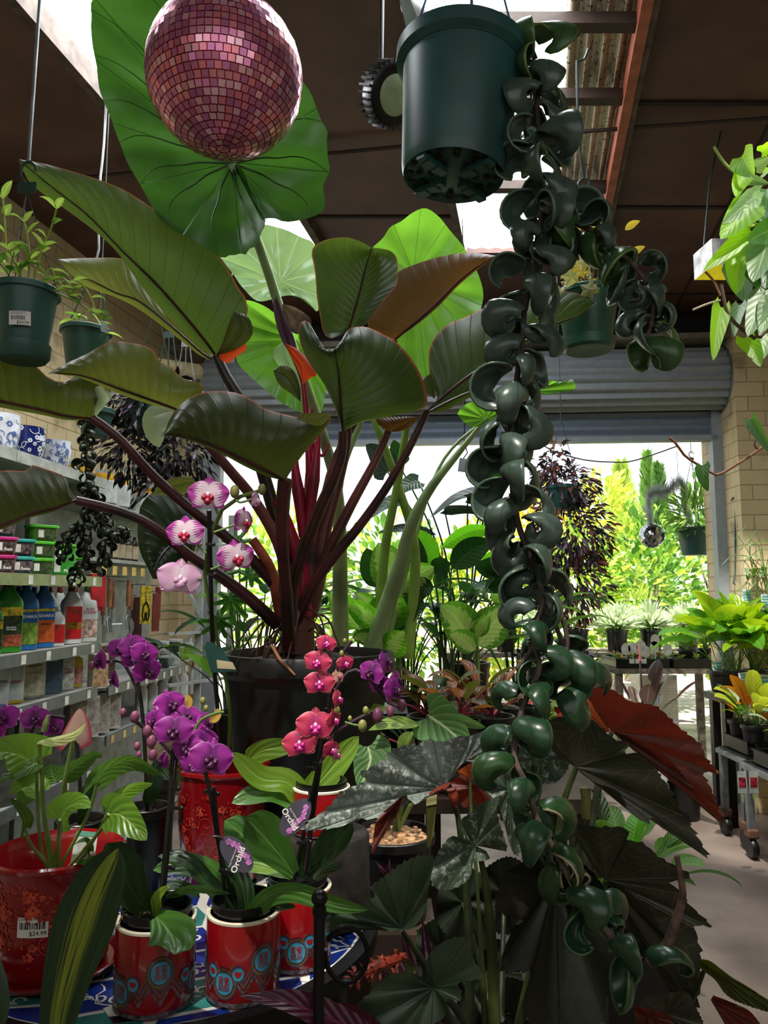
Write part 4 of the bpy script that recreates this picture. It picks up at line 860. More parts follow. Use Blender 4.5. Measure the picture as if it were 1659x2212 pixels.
# ---- double-happiness mugs
Mblue=pm('sky blue enamel','#3f97b5',.3); Mnavy=pm('dusky violet print','#4a3a55',.4); Mgold=pm('dull gold print','#7d6a3a',.4,.3); Mrprint=pm('print red','#a51420',.35); Mgryp=pm('grey print band','#5d5660',.5,var=.4,sc=160)
def mug(c,r,h,label,rot,parent=None):
    t=thing('mug_planter',label,'pot',c); c=V(c)
    MB().lathe([(.001,0),(r*.92,0),(r*.97,.004),(r,.012),(r,h-.003),(r-.001,h),(r-.004,h),(r-.005,h-.003),(r-.006,.02),(.001,.02)],c,56).build('pot',Mred,t)
    MB().lathe([(r+.0006,h-.004),(r+.0006,h-.0005),(r-.002,h+.0012),(r-.0055,h),(r-.0055,h-.004)],c,56,cap=0).build('rim',Mcream2,t)
    def PT(u,v,o): a=rot+u/r; return V((c.x+(r+o)*sin(a),c.y-(r+o)*cos(a),c.z+v))
    mb=MB(); cir=2*pi*r
    def disc(u,v,s,m,o,n=20): mb.poly([PT(u+cos(2*pi*i/n)*s,v+sin(2*pi*i/n)*s*1.12,o) for i in range(n)],m)
    def bar(u0,u1,v0,v1,m,o): mb.grid([[PT(u0+(u1-u0)*i/3,v,o) for i in range(4)] for v in(v0,v1)],None,m)
    def zig(v,a,w,m,o,n=12):
        P=[]
        for i in range(n*6+1):
            ph=(i/6)%1; y=v+a*(1-abs(ph-.5)*2); P.append([PT(cir*i/(n*6),y-w,o),PT(cir*i/(n*6),y,o)])
        mb.grid(P,None,m)
    k=h/.115; n=6; pz=cir/n
    zig(.024*k,.022*k,.006*k,3,.0004,n*2); zig(.036*k,.022*k,.008*k,1,.0004,n*2); zig(.031*k,.022*k,.0025*k,2,.0006,n*2); zig(.04*k,.022*k,.002*k,2,.0006,n*2)
    bar(0,cir,.004,.009*k,3,.0005)
    P=[[PT(cir*i/60,y,.0005) for i in range(61)] for y in(.004,.0095*k)]; mb.grid(P,None,3)
    for i in range(n):
        u=pz*i; big=(i%2==0); v=(.035 if big else .062)*k
        s=.0155*k
        disc(u,v,s*1.28,1,.0007); disc(u,v,s*1.14,2,.0009); disc(u,v,s*.98,1,.0011); disc(u,v,s*.86,0,.0013)
        b=s*.55
        for sx in(-1,1):
            x=sx*b*.52
            for y in(.95,.62,.3,-.02,-.34,-.66): bar(u+x-b*.42,u+x+b*.42,v+y*b-b*.07,v+y*b+b*.07,4,.0016)
            bar(u+x-b*.07,u+x+b*.07,v-b*.1,v+b*1.12,4,.0016)
            for e in(-.42,.38): bar(u+x+b*e-b*.03,u+x+b*e+b*.06,v-b*.66,v-b*.34,4,.0016)
        bar(u-b*1.05,u+b*1.05,v-.99*b-b*.06,v-.99*b+b*.06,4,.0016)
        for du,dv in((pz*.36,.048*k),(-pz*.36,.048*k)) if big else ():
            disc(u+du,dv,.0105*k,1,.0008,16); disc(u+du,dv,.0078*k,0,.001,16)
            q=[PT(u+du+cos(a)*.0045*k*(1+.35*sin(3*a)),dv+sin(a)*.005*k*(1+.3*cos(2*a)),.0013) for a in [2*pi*i/14 for i in range(14)]]; mb.poly(q,4)
    mb.build('happiness_print',[Mblue,Mnavy,Mgold,Mgryp,Mrprint],t,smooth=False)
    return t
# ---- orchids
def orchM(name,c,e,ce,vein,tr=.3,mode=0):
    g=G(name); u,v=g.uv(); a=g.m('MULTIPLY',g.m('ABSOLUTE',g.m('SUBTRACT',u,.5)),2.)
    f=g.m('ABSOLUTE',g.m('SUBTRACT',g.m('FRACT',g.m('MULTIPLY',u,9.)),.5)); nz=g.noise(60,4)
    col=hx(c)
    q=g.m('ADD',g.m('ADD',v,g.m('MULTIPLY',g.m('SUBTRACT',nz,.5),.7)),g.m('MULTIPLY',g.m('SUBTRACT',f,.25),.5 if mode else .1))
    col=g.mix(g.ss(q,.45 if mode else .15,.7 if mode else .5),hx(ce),hx(c))
    col=g.mix(g.m('MULTIPLY',g.ss(f,.4,.5),.3 if mode else .1),col,hx(vein))
    col=g.mix(g.ss(g.m('MAXIMUM',a,v),.9,1.),col,hx(e))
    b=g.pr(col,.45,0.,None); t=g.n('BsdfTranslucent'); g.set(t.inputs[0],col); x=g.n('MixShader'); x.inputs[0].default_value=tr; g.set(x.inputs[1],b); g.set(x.inputs[2],t.outputs[0]); return g.end(x.outputs[0])
MoP=orchM('purple orchid petal','#a42a9c','#c878c4','#741874','#cc8acc'); MoW=orchM('white and magenta petal','#b83aa4','#c468b8','#efd9e6','#a42a90',mode=1); MoC=orchM('coral orchid petal','#c2365a','#d87a78','#a01a5c','#e08a8a'); MoB=orchM('pale petal back','#d9a8cc','#c480b8','#e6d0dc','#b880b0')
MlP=pm('dark purple lip','#4a0a42',.4); MlW=pm('crimson lip','#a01038',.35); MlC=pm('magenta lip','#b0207a',.35); Mcol=pm('orchid column','#e8d0e0',.4)
def orchid(parent,px,py,rpx,Y,mat=MoP,lip=MlP,yaw=0.,pitch=0.,roll=0.):
    c=W(px,py,Y); r=rpx*mpp(px,py,Y); n=(CAM-c).normalized(); n=Matrix.Rotation(yaw,3,'Z')@n; n.z+=pitch; n.normalize()
    ri=UP.cross(n).normalized(); up=n.cross(ri); q=Matrix.Rotation(roll,3,n); ri,up=q@ri,q@up
    mb=MB()
    def tep(ang,L,w,back,off,ex=.55,cup=.12):
        d=ri*sin(ang)+up*cos(ang); s=d.cross(n); P=[]; uv=[]
        for i in range(9):
            v=i/8; ww=w*(sin(pi*min(1,.08+.92*v**ex*1.0)))**.6 if v<1 else w*.15
            row=[]
            for j in range(-4,5):
                a=j/4; row.append(c+d*(L*v)+s*(a*ww/2)+n*(off-back*v*v-cup*ww*a*a+.04*r*sin(a*5+ang)*v)); uv.append((.5+a/2,v))
            P.append(row)
        mb.grid(P,uv)
    for a in(0,2.2,-2.2): tep(a,r*.98,r*.8,.12*r,-.02*r,.75)
    for a in(1.35,-1.35): tep(a,r*1.08,r*1.35,.1*r,.05*r,.8,.08)
    fo=mb.build('flower',mat,parent,ang=180)
    mb=MB()
    for a,L,w in((pi,.52,.42),(pi-.95,.38,.34),(pi+.95,.38,.34)):
        d=ri*sin(a)+up*cos(a); s=d.cross(n); P=[]
        for i in range(7):
            v=i/6; ww=w*r*(sin(pi*(.15+.8*v)))**.7
            P.append([c+d*(L*r*v)+s*(j/2*ww/2)+n*(.12*r+.32*r*sin(pi*v*.8)-.1*r*abs(j/2)) for j in range(-2,3)])
        mb.grid(P)
    mb.build('lip',lip,fo,ang=180)
    MB().ball(c+n*.2*r+up*.04*r,.1*r,6,0,(1,1,1.4)).build('column',Mcol if lip!=MlP else lip,fo)
    return fo
def buds(parent,L,Y,mat):
    for px,py,r in L: mp=mpp(px,py,Y); MB().ball(W(px,py,Y),r*mp,8,0,(.75,.75,1.05)).build('bud',mat,parent)
Mcane=pm('black cane','#141312',.45); Mspike=pm('green flower spike','#5f7a38',.45); Mspike2=pm('dark flower spike','#3a2430',.45); Mclip=pm('black clip','#0d0d0e',.4)
Mol=leafM('orchid leaf','#3f6a28','#6a8f4a',n=2,vw=.05,va=.1,mid=.05,trans=.12,tc='#6aa83a',rough=.28,var=.12); Mol2=leafM('dark orchid leaf','#21381c','#3f5a32',n=2,vw=.05,va=.1,mid=.04,trans=.1,tc='#4a7a2a',rough=.3,var=.15); Mol3=leafM('lime orchid leaf','#6f942f','#94b455',n=2,vw=.05,va=.1,mid=.05,trans=.35,tc='#a8d23a',rough=.3,var=.12)
Mbudp=pm('mauve bud','#8a4a6a',.45,var=.2); Mbudg=pm('olive bud','#8a8a4a',.45,var=.2); Mbudd=pm('plum bud','#6a1f4e',.45,var=.2)
def clips(parent,L,Y):
    for px,py in L: mp=mpp(px,py,Y); p=W(px,py,Y); MB().box(p,(14*mp,8*mp,7*mp)).ball(p+V((9*mp,0,-1*mp)),5*mp,5).build('clip',Mclip,parent)
Mnp=pm('black liner pot','#0f0f10',.3)
def liner(t,c,r,h=.05,soil=True):
    MB().lathe([(.001,-h),(r*.9,-h),(r*.95,-.012),(r,-.01),(r*1.01,0),(r*.95,.0),(r*.9,-.02),(.001,-.022)],c,40).build('nursery_pot',Mnp,t)
# mug A + orchid
mA=V((-.368,1.262,PZ)); mug(mA,.0625,.128,'red double happiness mug planter nearest the striped leaf, bark chips on top',-.62)
o1=thing('purple_orchid','purple orchid with two caned sprays in the mug nearest the striped leaf','orchid',mA+V((0,0,.07)))
lc=mA+V((0,0,.146)); liner(o1,lc,.055)
mb=MB()
for i in range(70): p=lc+V((U(-.05,-.005),U(-.035,.02),-.006+U(0,.008))); blade(mb,p,rdir(-.3,.6),U(.008,.022),U(.002,.004),.3,.2,'strap',3,1)
stuff(mb.build('bark_chips',pm('bark chip','#b59a72',.8,var=.4,sc=60),o1))
for pts,w,m,y0,y1,rl in (([(338,1985),(295,1940),(255,1870),(228,1822)],92,Mol2,1.25,1.2,.2),([(338,1980),(365,2010),(378,2040),(376,2062)],105,Mol,1.2,1.13,-.1),([(338,1978),(335,1945),(345,1925),(362,1912)],30,Mol3,1.24,1.22,.8),([(340,1985),(300,1960),(262,1930)],40,Mol2,1.27,1.27,.9),([(357,1938),(400,1920),(440,1918),(500,1930)],30,Mol,1.3,1.28,1.0)):
    PXL(o1,m,pts,w,y0,y1,'ob' if w>60 else 'strap',.25,rl,0,14)
PXT(o1,Mcane,[(345,1960),(360,1800),(375,1610)],4.5,1.26,1.3,name='cane'); PXT(o1,Mcane,[(352,1960),(368,1800),(384,1620)],3,1.27,1.3,name='cane')
PXT(o1,Mspike2,[(380,1640),(350,1605),(320,1580),(290,1555)],4,1.3,1.28,name='flower_spike')
PXT(o1,Mspike,[(384,1700),(392,1640),(410,1620),(430,1560),(470,1540),(484,1538)],3.5,1.3,1.3,name='flower_spike')
clips(o1,[(377,1702),(384,1745),(365,1874)],1.27)
for q in [(368,1522,36,1.36,.5,.2),(333,1556,30,1.3,-.9,.0),(402,1548,34,1.37,.3,.3),(375,1578,40,1.27,-.1,0),(418,1590,34,1.3,.3,.1),(405,1615,34,1.28,-.4,-.1),(446,1560,26,1.36,.9,.2),(440,1602,34,1.3,.5,0),(455,1640,46,1.24,.15,0),(352,1645,22,1.3,-1.1,-.2),(420,1650,32,1.27,-.3,-.2)]: orchid(o1,*q[:4],yaw=q[4],pitch=q[5],roll=U(-.25,.25))
buds(o1,[(266,1539,9),(291,1549,13),(318,1580,13),(327,1602,14),(330,1630,13),(296,1612,9),(300,1630,8)],1.27,Mbudp); buds(o1,[(438,1514,8),(445,1530,7),(466,1552,10)],1.33,Mbudg)
PXL(o1,pm('wilting yellow petal','#c9a24a',.5),[(405,1530),(408,1515),(402,1500)],16,1.32,1.32); PXL(o1,pm('wilting yellow petal','#c9a24a',.5),[(455,1560),(468,1545),(470,1530)],20,1.32,1.32)
# mug B + orchid with tag
mB=V((-.232,1.292,PZ)); mug(mB,.060,.128,'red double happiness mug planter at the centre front of the table',-.32)
o2=thing('purple_orchid','orchid with a caned spike and long strap leaves in the centre front mug','orchid',mB+V((0,0,.07)))
lc=mB+V((0,0,.146)); liner(o2,lc,.053)
for pts,w,m,y0,y1,rl in (([(530,1985),(580,1935),(640,1925),(720,1950),(797,1965)],46,Mol,1.26,1.2,.5),([(540,1980),(575,1955),(625,1955),(640,1960)],30,Mol2,1.29,1.27,.7),([(530,1978),(525,1920),(500,1870),(480,1850)],46,Mol2,1.28,1.3,.6),([(500,1960),(450,1915),(400,1860),(340,1850)],50,Mol2,1.35,1.36,.8),([(500,1925),(440,1880),(380,1870),(330,1880)],52,Mol,1.4,1.38,.4),([(430,1935),(380,1915),(350,1930)],34,Mol2,1.33,1.3,.9),([(510,1960),(500,1930),(520,1900)],34,Mol2,1.3,1.3,.5)):
    PXL(o2,m,pts,w,y0,y1,'strap',.3,rl,0,16)
PXT(o2,Mcane,[(520,1985),(480,1860),(455,1720),(440,1650)],4.5,1.3,1.27,name='cane'); PXT(o2,Mcane,[(490,1960),(475,1840),(462,1700)],4,1.3,1.27,name='cane')
clips(o2,[(447,1710),(462,1714),(480,1880),(492,1884)],1.28)
for i in range(4): PXT(o2,pm('aerial orchid root','#8a7a5a',.6),[(535,1985),(550+U(-10,10),1975),(560+U(0,20),1962+U(0,15))],3.5,1.27,name='root')
def orchtag(label,c,ang,w,h,Y,td):
    t=thing('orchid_tag',label,'tag',W(*c,Y)); p=W(*c,Y); n=(CAM-p).normalized(); ri=UP.cross(n).normalized(); up=n.cross(ri); tr=(ri*td[0]+up*td[1]).normalized(); tu=n.cross(tr); q=Matrix.Rotation(ang,3,n); ri,up=q@ri,q@up; mp=mpp(*c,Y); w*=mp; h*=mp
    MB().poly([p+ri*(cos(a)*w/2)+up*(sin(a)*h/2) for a in [2*pi*i/40 for i in range(40)]]).build('card',pm('slate card','#3c3846',.45,var=.08),t,smooth=False)
    b=p-ri*w*.12-up*h*.1
    font('Orchid',b+n*.0012-tu*h*.02,h*.2,tr,tu,Mlab,t,bold=.0003); font('Moth Phalaenopsis',b+n*.0012+tu*h*.12,h*.055,tr,tu,Mlab,t)
    for i in range(7):
        a=p+n*.0011+ri*w*(.24+.05*sin(i*1.9)-.03*abs(i-3))+up*h*(-.33+.11*i); mb=MB()
        for k in range(5): b=k*1.257+i; mb.poly([a+ri*(cos(b)*h*.04+cos(x)*h*.035)+up*(sin(b)*h*.04+sin(x)*h*.035) for x in [2*pi*j/8 for j in range(8)]])
        mb.build('printed_flower',pm('printed pink','#c47ac0',.45,var=.25,sc=200),t,smooth=False)
    a=p+up*h*.48; MB().tube(cr([a,a+up*h*.12-ri*w*.1,a+up*h*.2-ri*w*.25],8),.0022,6).build('tie',Mclip,t)
orchtag('dark oval Orchid tag on the canes of the centre front mug',(511,1845),.75,50,92,1.2,(.36,.93))
orchtag('tilted oval Orchid tag with pink blooms by the coral orchid',(638,1765),-.7,50,88,1.22,(.57,-.82))
# mug C, D + coral orchid
mC=V((-.155,1.395,PZ)); mug(mC,.060,.128,'red double happiness mug planter half behind the iron post',.1)
o3=thing('coral_orchid','coral pink orchid in flower growing from the mug behind the iron post','orchid',mC+V((0,0,.07)))
lc=mC+V((0,0,.146)); liner(o3,lc,.053)
for pts,w,m,y0,y1,rl in (([(635,1888),(600,1840),(555,1790),(530,1765)],96,Mol,1.36,1.3,.25),([(632,1890),(580,1860),(520,1800),(485,1772)],76,Mol,1.4,1.4,.3),([(633,1893),(580,1880),(520,1870),(480,1850)],30,Mol3,1.36,1.35,.7),([(650,1895),(690,1850),(730,1800),(760,1770)],66,Mol2,1.42,1.4,.3),([(680,1900),(700,1880),(740,1865)],24,Mol2,1.34,1.3,.6),([(650,1890),(655,1850),(670,1810)],26,Mol2,1.4,1.4,.4)):
    PXL(o3,m,pts,w,y0,y1,'ob' if w>60 else 'strap',.22,rl,0,14)
PXT(o3,Mcane,[(635,1900),(660,1780),(690,1640),(705,1530)],4.5,1.4,1.36,name='cane'); PXT(o3,Mcane,[(660,1890),(680,1740),(700,1600)],3.5,1.4,1.37,name='cane')
PXT(o3,Mspike2,[(660,1880),(682,1690),(710,1560),(720,1480),(740,1410),(760,1385)],4,1.4,1.36,name='flower_spike')
PXT(o3,Mspike2,[(690,1640),(720,1590),(760,1560),(800,1540)],4,1.37,1.36,name='flower_spike')
clips(o3,[(668,1660),(683,1650),(662,1818),(648,1820),(712,1490)],1.36)
for q in [(705,1390,22,.3,.1),(686,1430,29,-.2,0),(746,1433,20,.5,-.1),(690,1476,32,0,0),(681,1568,40,.05,0),(648,1606,37,-.2,0),(730,1510,24,1.2,0),(722,1555,24,.9,-.2),(716,1620,24,.8,-.3)]: orchid(o3,q[0],q[1],q[2],1.33,MoC,MlC,q[3],q[4],U(-.2,.2))
orchid(o3,731,1462,18,1.36,pm('faded peach petal','#c99a84',.5),MlC,.9,.2); orchid(o3,728,1630,20,1.34,pm('faded peach petal','#c99a84',.5),MlC,1.1,-.3)
buds(o3,[(783,1568,13),(728,1534,9),(738,1412,7),(790,1535,9),(756,1552,6),(745,1385,6)],1.33,Mbudg)
PXT(o3,Mspike,[(745,1560),(765,1566),(783,1568)],2.5,1.34,name='flower_spike'); PXT(o3,Mspike2,[(705,1620),(690,1650),(705,1630)],2.5,1.34,name='flower_spike')
lg=thing('log_plinth','short dark sawn log holding up the back mug planter','log',(-.127,1.5,TZ)); 
MB().lathe([(.001,0),(.085,0),(.09,.005),(.088,.16),(.084,.166),(.001,.166)],(-.118,1.565,PZ),28).build('log',pm('weathered log','#1f1812',.85,var=.4,sc=25,bump=.8),lg)
mD=V((-.128,1.565,PZ+.1665)); mug(mD,.058,.09,'red double happiness mug planter raised on the dark log',.35)
# tall white-magenta orchid, its pot hidden in the crowd
o4=thing('white_magenta_orchid','tall white and magenta orchid on a long cane before the big philodendron','orchid',V((W(490,1650,1.72).x,1.72,TZ)))
b4=V((-.415,1.905,PZ+.13)); pot(o4,b4,.042,.13,Mnp,.035)
PXT(o4,Mcane,[(482,1750),(475,1600),(460,1400),(454,1200),(452,1102)],4.5,1.9,1.62,name='cane')
PXT(o4,Mspike,[(485,1750),(493,1640),(497,1530),(478,1420),(456,1320),(442,1240),(455,1165),(472,1110),(510,1080),(545,1055),(562,1060)],4,1.9,1.6,name='flower_spike')
for p in ([(445,1195),(430,1180),(415,1160)],[(455,1230),(470,1225),(490,1215)],[(462,1150),(490,1140),(515,1130)],[(437,1250),(420,1250),(400,1245)],[(470,1110),(465,1095),(458,1080)],[(510,1080),(520,1085),(545,1078)]): PXT(o4,Mspike,p,2.6,1.6,name='flower_spike')
for q in [(450,1070,42,MoW,-.1,.05),(400,1152,39,MoW,-.25,0),(527,1127,34,MoW,1.0,0),(510,1204,40,MoW,.35,.0),(388,1250,46,MoB,.2,.1),(553,1080,22,MoB,1.2,0)]: orchid(o4,q[0],q[1],q[2],1.58,q[3],MlW if q[3]==MoW else MoB,q[4],q[5],U(-.2,.2))
buds(o4,[(507,1062,14),(566,1057,12)],1.6,Mbudg)
clips(o4,[(452,1175),(455,1240)],1.63)
tg=thing('green_plant_tag','dark green folded plant tag with barcode clipped to the tall cane','tag',W(470,1430,1.6))
a=[W(x,y,1.58) for x,y in((441,1398),(447,1386),(461,1388),(482,1406),(512,1450),(456,1453))]
MB().poly(a).build('card',pm('teal green card','#18423c',.4),tg,smooth=False)
MB().poly([p-V((0,.001,0)) for p in [W(x,y,1.58) for x,y in((468,1425),(502,1430),(510,1446),(470,1444))]]).build('barcode_label',pm('tan label','#b8a888',.6),tg,smooth=False)
# remaining purple sprays
def spray(name,label,flowers,stemp,canep,Y,bl=(),mat=MoP,base=None,lf=()):
    o=thing(name,label,'orchid',V((W(*canep[-1],Y).x,Y,TZ)))
    PXT(o,Mspike2,stemp,3.5,Y,name='flower_spike'); PXT(o,Mcane,canep,4.2,Y,name='cane')
    b=W(*canep[-1],Y); zt=max(PZ+.12,b.z+.02); pot(o,V((b.x,b.y,zt)),.045,zt-PZ,Mnp,.038)
    for q in flowers: orchid(o,q[0],q[1],q[2],Y-.02+U(-.02,.02),mat,MlP,q[3],q[4],U(-.3,.3))
    buds(o,bl,Y-.01,Mbudp)
    for pts,w,m in lf: PXL(o,m,pts,w,Y,Y-.05,'strap',.3,U(.2,.8))
    return o
spray('purple_orchid','small purple orchid spray arching left before the bottle shelves',[(215,1428,26,-1.1,.0),(263,1402,30,-.2,.3),(286,1395,28,.2,.1),(312,1412,30,.4,0),(290,1425,26,0,-.2),(318,1450,33,.5,-.1),(246,1470,22,-1.2,-.2)],[(300,1500),(283,1460),(262,1430),(230,1430),(200,1437)],[(296,1460),(305,1520),(312,1600),(318,1760)],1.7,[(198,1438,9),(240,1434,6)],lf=[([(318,1740),(345,1650),(375,1690)],40,Mol2)])
spray('purple_orchid','purple orchid cut by the left frame edge above the red planter',[(8,1552,34,-.6,.2),(76,1552,30,.2,0),(115,1570,26,.6,0),(-8,1575,26,-.8,0)],[(140,1550),(105,1548),(80,1560),(60,1600),(40,1660)],[(165,1600),(172,1680),(175,1790)],1.55,[(58,1575,8)],lf=[([(175,1780),(190,1700),(230,1680)],40,Mol2)])
spray('purple_orchid','purple orchid spray arching right beside the black tub rim',[(802,1452,30,-.5,.1),(835,1432,30,1.2,.2),(822,1480,26,-.3,-.2),(852,1490,32,.9,0),(858,1470,26,1.2,.1)],[(700,1560),(725,1490),(760,1447),(800,1468),(835,1515),(872,1530)],[(712,1500),(700,1600),(690,1700),(684,1800)],1.76,[(816,1545,16),(843,1537,12),(868,1524,13)])
# orchid leaves in front of the black tub (lime)
o5=thing('leafy_orchid','orchid out of bloom with broad lime leaves before the black tub','orchid',V((W(660,1740,1.6).x,1.6,TZ)))
liner(o5,mD+V((0,0,.102)),.052)
for pts,w,m,y0,y1,rl in (([(655,1735),(620,1690),(560,1680),(497,1625)],56,Mol3,1.56,1.5,.4),([(648,1735),(590,1710),(540,1720),(500,1735)],52,Mol,1.55,1.5,.4),([(655,1735),(690,1690),(740,1630),(775,1590)],60,Mol3,1.58,1.62,.25),([(535,1645),(570,1620),(640,1610)],46,Mol3,1.75,1.75,.2),([(660,1735),(720,1740),(760,1700)],40,Mol2,1.6,1.6,.4)):
    PXL(o5,m,pts,w,y0,y1,'strap',.25,rl,0,16)
# bold striped leaf at lower left
g=G('yellow striped leaf'); u,v=g.uv(); cb=g.n('CombineXYZ'); g.set(cb.inputs[0],g.m('MULTIPLY',u,26.)); g.set(cb.inputs[1],g.m('MULTIPLY',v,1.4)); n1=g.noise(1.,3,cb.outputs[0]); a_=g.m('ABSOLUTE',g.m('SUBTRACT',u,.48)); w_=g.m('SUBTRACT',1.,g.ss(a_,.08,.3)); col=g.mix(g.m('MULTIPLY',g.ss(g.m('ADD',n1,g.m('MULTIPLY',w_,.16)),.52,.66),g.m('MULTIPLY',w_,.9)),hx('#14301a'),hx('#9aa82c')); col=g.mix(g.m('MULTIPLY',g.ss(n1,.4,.6),.4),col,hx('#2f5426')); Mstripe=g.end(g.pr(col,.28,0.,g.bump(n1,.3,.004)))
dr=thing('striped_dracaena','broad dark leaf with yellow central stripes leaning across the red planter','plant',V((-.52,1.12,.45)))
PXL(dr,Mstripe,[(110,2330),(125,2200),(160,2060),(205,1930),(256,1832)],135,1.08,1.14,'ob',.2,.1,0,20,cup=.05)
PXL(dr,Mstripe,[(-60,2300),(-20,2180),(-5,2060)],75,1.0,1.04,'lance',.2,0,0,14)
PXL(dr,Mstripe,[(60,2330),(-20,2260),(-80,2180)],60,1.05,1.06,'lance',.2,0,0,14)
p=W(95,2330,1.12); MB().tube([p,V((p.x,p.y,.25))],.012).build('cane',Mvine,dr); pot(dr,V((p.x,p.y,.27)),.09,.26,Mpot)
# fallen orchid tag on the table
ft=thing('flat_orchid_tag','white and black Orchid tag lying flat on the tiles beside the front mug','tag',V((-.42,1.205,TZ)))
a,b,c_,d=[WZ(x,y,TZ+.0015) for x,y in((222,2178),(262,2165),(300,2205),(245,2212))]
MB().poly([a,b,c_,d]).build('card',pm('white card','#c9ccc6',.5),ft,smooth=False)
MB().poly([p+V((0,0,.0006)) for p in(a.lerp(d,.55),b.lerp(c_,.7),c_,d)]).build('black_band',Mblk,ft,smooth=False)
font('Orchid',(a*.25+b*.25+c_*.25+d*.25)+V((0,0,.001))-V((0,.006,0)),.009,(c_-d),(a-d),Mlab,ft)
# ================= cane begonia with big jagged leaves
def begM(name,c,v,tr=.12,sp=None,rough=.45,tc=None): return leafM(name,c,v,n=9,vw=.12,va=.6,trans=tr,tc=tc,rough=rough,fan=True,spots=sp,bump=.7,var=.3,nsc=14,sec=6)
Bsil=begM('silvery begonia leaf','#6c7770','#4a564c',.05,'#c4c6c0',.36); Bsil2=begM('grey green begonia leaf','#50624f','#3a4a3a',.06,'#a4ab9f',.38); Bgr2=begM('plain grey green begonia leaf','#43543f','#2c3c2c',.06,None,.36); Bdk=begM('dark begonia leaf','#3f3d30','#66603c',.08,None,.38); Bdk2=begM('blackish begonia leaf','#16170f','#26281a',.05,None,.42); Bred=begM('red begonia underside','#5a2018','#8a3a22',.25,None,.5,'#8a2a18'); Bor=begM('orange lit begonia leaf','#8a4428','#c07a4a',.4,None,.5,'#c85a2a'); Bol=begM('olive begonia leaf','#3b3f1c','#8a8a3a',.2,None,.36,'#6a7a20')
bg_=thing('cane_begonia','large cane begonia with jagged silver speckled and dark leaves at the front right','plant',V((.22,1.42,.0)))
pot(bg_,V((.22,1.42,.36)),.14,.36,Mpot,.11)
def BL(c,yc,out,yo,mat,nv=9,closed=False,pleat=.006,cup=.0,y1=None,teeth=.055):
    return fan('leaf',W(*c,yc),P3(out,yo,y1 or yo),mat,bg_,6,110,cup,pleat,nv,teeth,44,closed)
BL((958,1703),1.42,[(958,1703),(985,1662),(1003,1645),(1009,1616),(1013,1591),(976,1594),(955,1602),(922,1596),(904,1610),(890,1607),(850,1618),(833,1630),(833,1638),(799,1659),(776,1672),(790,1686),(738,1710),(709,1743),(651,1790),(691,1792),(745,1783),(767,1764),(774,1753),(785,1771),(821,1764),(857,1746),(873,1717),(897,1738),(918,1722),(958,1703)],1.4,Bsil,y1=1.34)
PXL(bg_,pm('red leaf edge','#7a2a1a',.5),[(975,1690),(945,1708),(912,1724)],12,1.4,1.38,'lance',0,0)
BL((868,1722),1.36,[(871,1717),(840,1745),(814,1771),(803,1844),(821,1818),(840,1785),(860,1755)],1.34,Bred,5,True)
BL((1006,1643),1.5,[(1005,1647),(1009,1616),(1015,1592),(1040,1580),(1063,1573),(1066,1580),(1058,1605),(1049,1627),(1031,1645)],1.5,Bsil,5,True)
BL((1016,1680),1.46,[(987,1667),(1010,1652),(1031,1645),(1033,1660),(1016,1684)],1.45,Bor,4,True)
BL((1030,1700),1.52,[(973,1690),(1002,1670),(1035,1664),(1062,1674),(1047,1699),(1056,1728),(1025,1738),(998,1741)],1.53,Bred,6,True)
BL((1025,1826),1.32,[(1028,1830),(1052,1815),(1094,1840),(1088,1805),(1079,1775),(1074,1746),(1078,1723),(1062,1727),(1045,1732),(1020,1753),(996,1771),(998,1795),(1005,1812),(978,1806),(962,1818),(940,1855),(928,1891),(935,1910),(944,1920),(969,1923),(995,1912),(1016,1894),(1023,1862),(1040,1860),(1058,1855),(1050,1838)],1.3,Bsil2,9,False)
BL((1100,1705),1.4,[(1049,1710),(1065,1690),(1090,1672),(1130,1685),(1155,1740),(1145,1800),(1117,1848),(1100,1820),(1087,1770),(1070,1730)],1.4,Bsil2,8,True)
BL((1170,1640),1.5,[(1060,1600),(1100,1580),(1160,1580),(1210,1600),(1230,1650),(1200,1690),(1150,1690),(1090,1660)],1.52,Bsil2,8,True)
BL((868,2007),1.26,[(868,2010),(893,2003),(918,1967),(926,1920),(932,1887),(940,1855),(911,1849),(880,1858),(864,1867),(840,1885),(824,1898),(799,1916),(810,1931),(792,1952),(750,1970),(696,1987),(712,1996),(698,2014),(740,1998),(777,1996),(800,1998),(824,2003),(845,2014)],1.23,Bgr2,8,False,.005)
BL((937,2133),1.18,[(752,2225),(767,2176),(799,2144),(822,2120),(846,2104),(870,2101),(893,2104),(924,2115),(920,2090),(926,2064),(944,2045),(962,2032),(1002,2025),(1009,2064),(1023,2072),(1035,2092),(1043,2113),(991,2122),(996,2140),(994,2162),(966,2158),(962,2195),(930,2215),(880,2240),(800,2250)],1.16,Bgr2,8,True,.004)
BL((1200,1900),1.4,[(1091,1884),(1160,1850),(1250,1860),(1310,1930),(1335,2050),(1310,2164),(1285,2240),(1220,2250),(1164,2225),(1127,2180),(1147,2103),(1083,2095),(1107,2006),(1130,1990),(1070,1960)],1.32,Bdk2,7,True,.006)
BL((1242,1657),1.5,[(1242,1660),(1228,1641),(1204,1633),(1188,1610),(1176,1566),(1216,1548),(1261,1546),(1289,1564),(1326,1597),(1358,1607),(1346,1629),(1382,1629),(1423,1674),(1445,1705),(1459,1734),(1495,1790),(1528,1852),(1496,1828),(1475,1815),(1443,1797),(1425,1775),(1407,1763),(1394,1777),(1358,1751),(1345,1725),(1330,1706),(1285,1690),(1257,1672)],1.5,Bdk,7,False,.004,-.02,1.45)
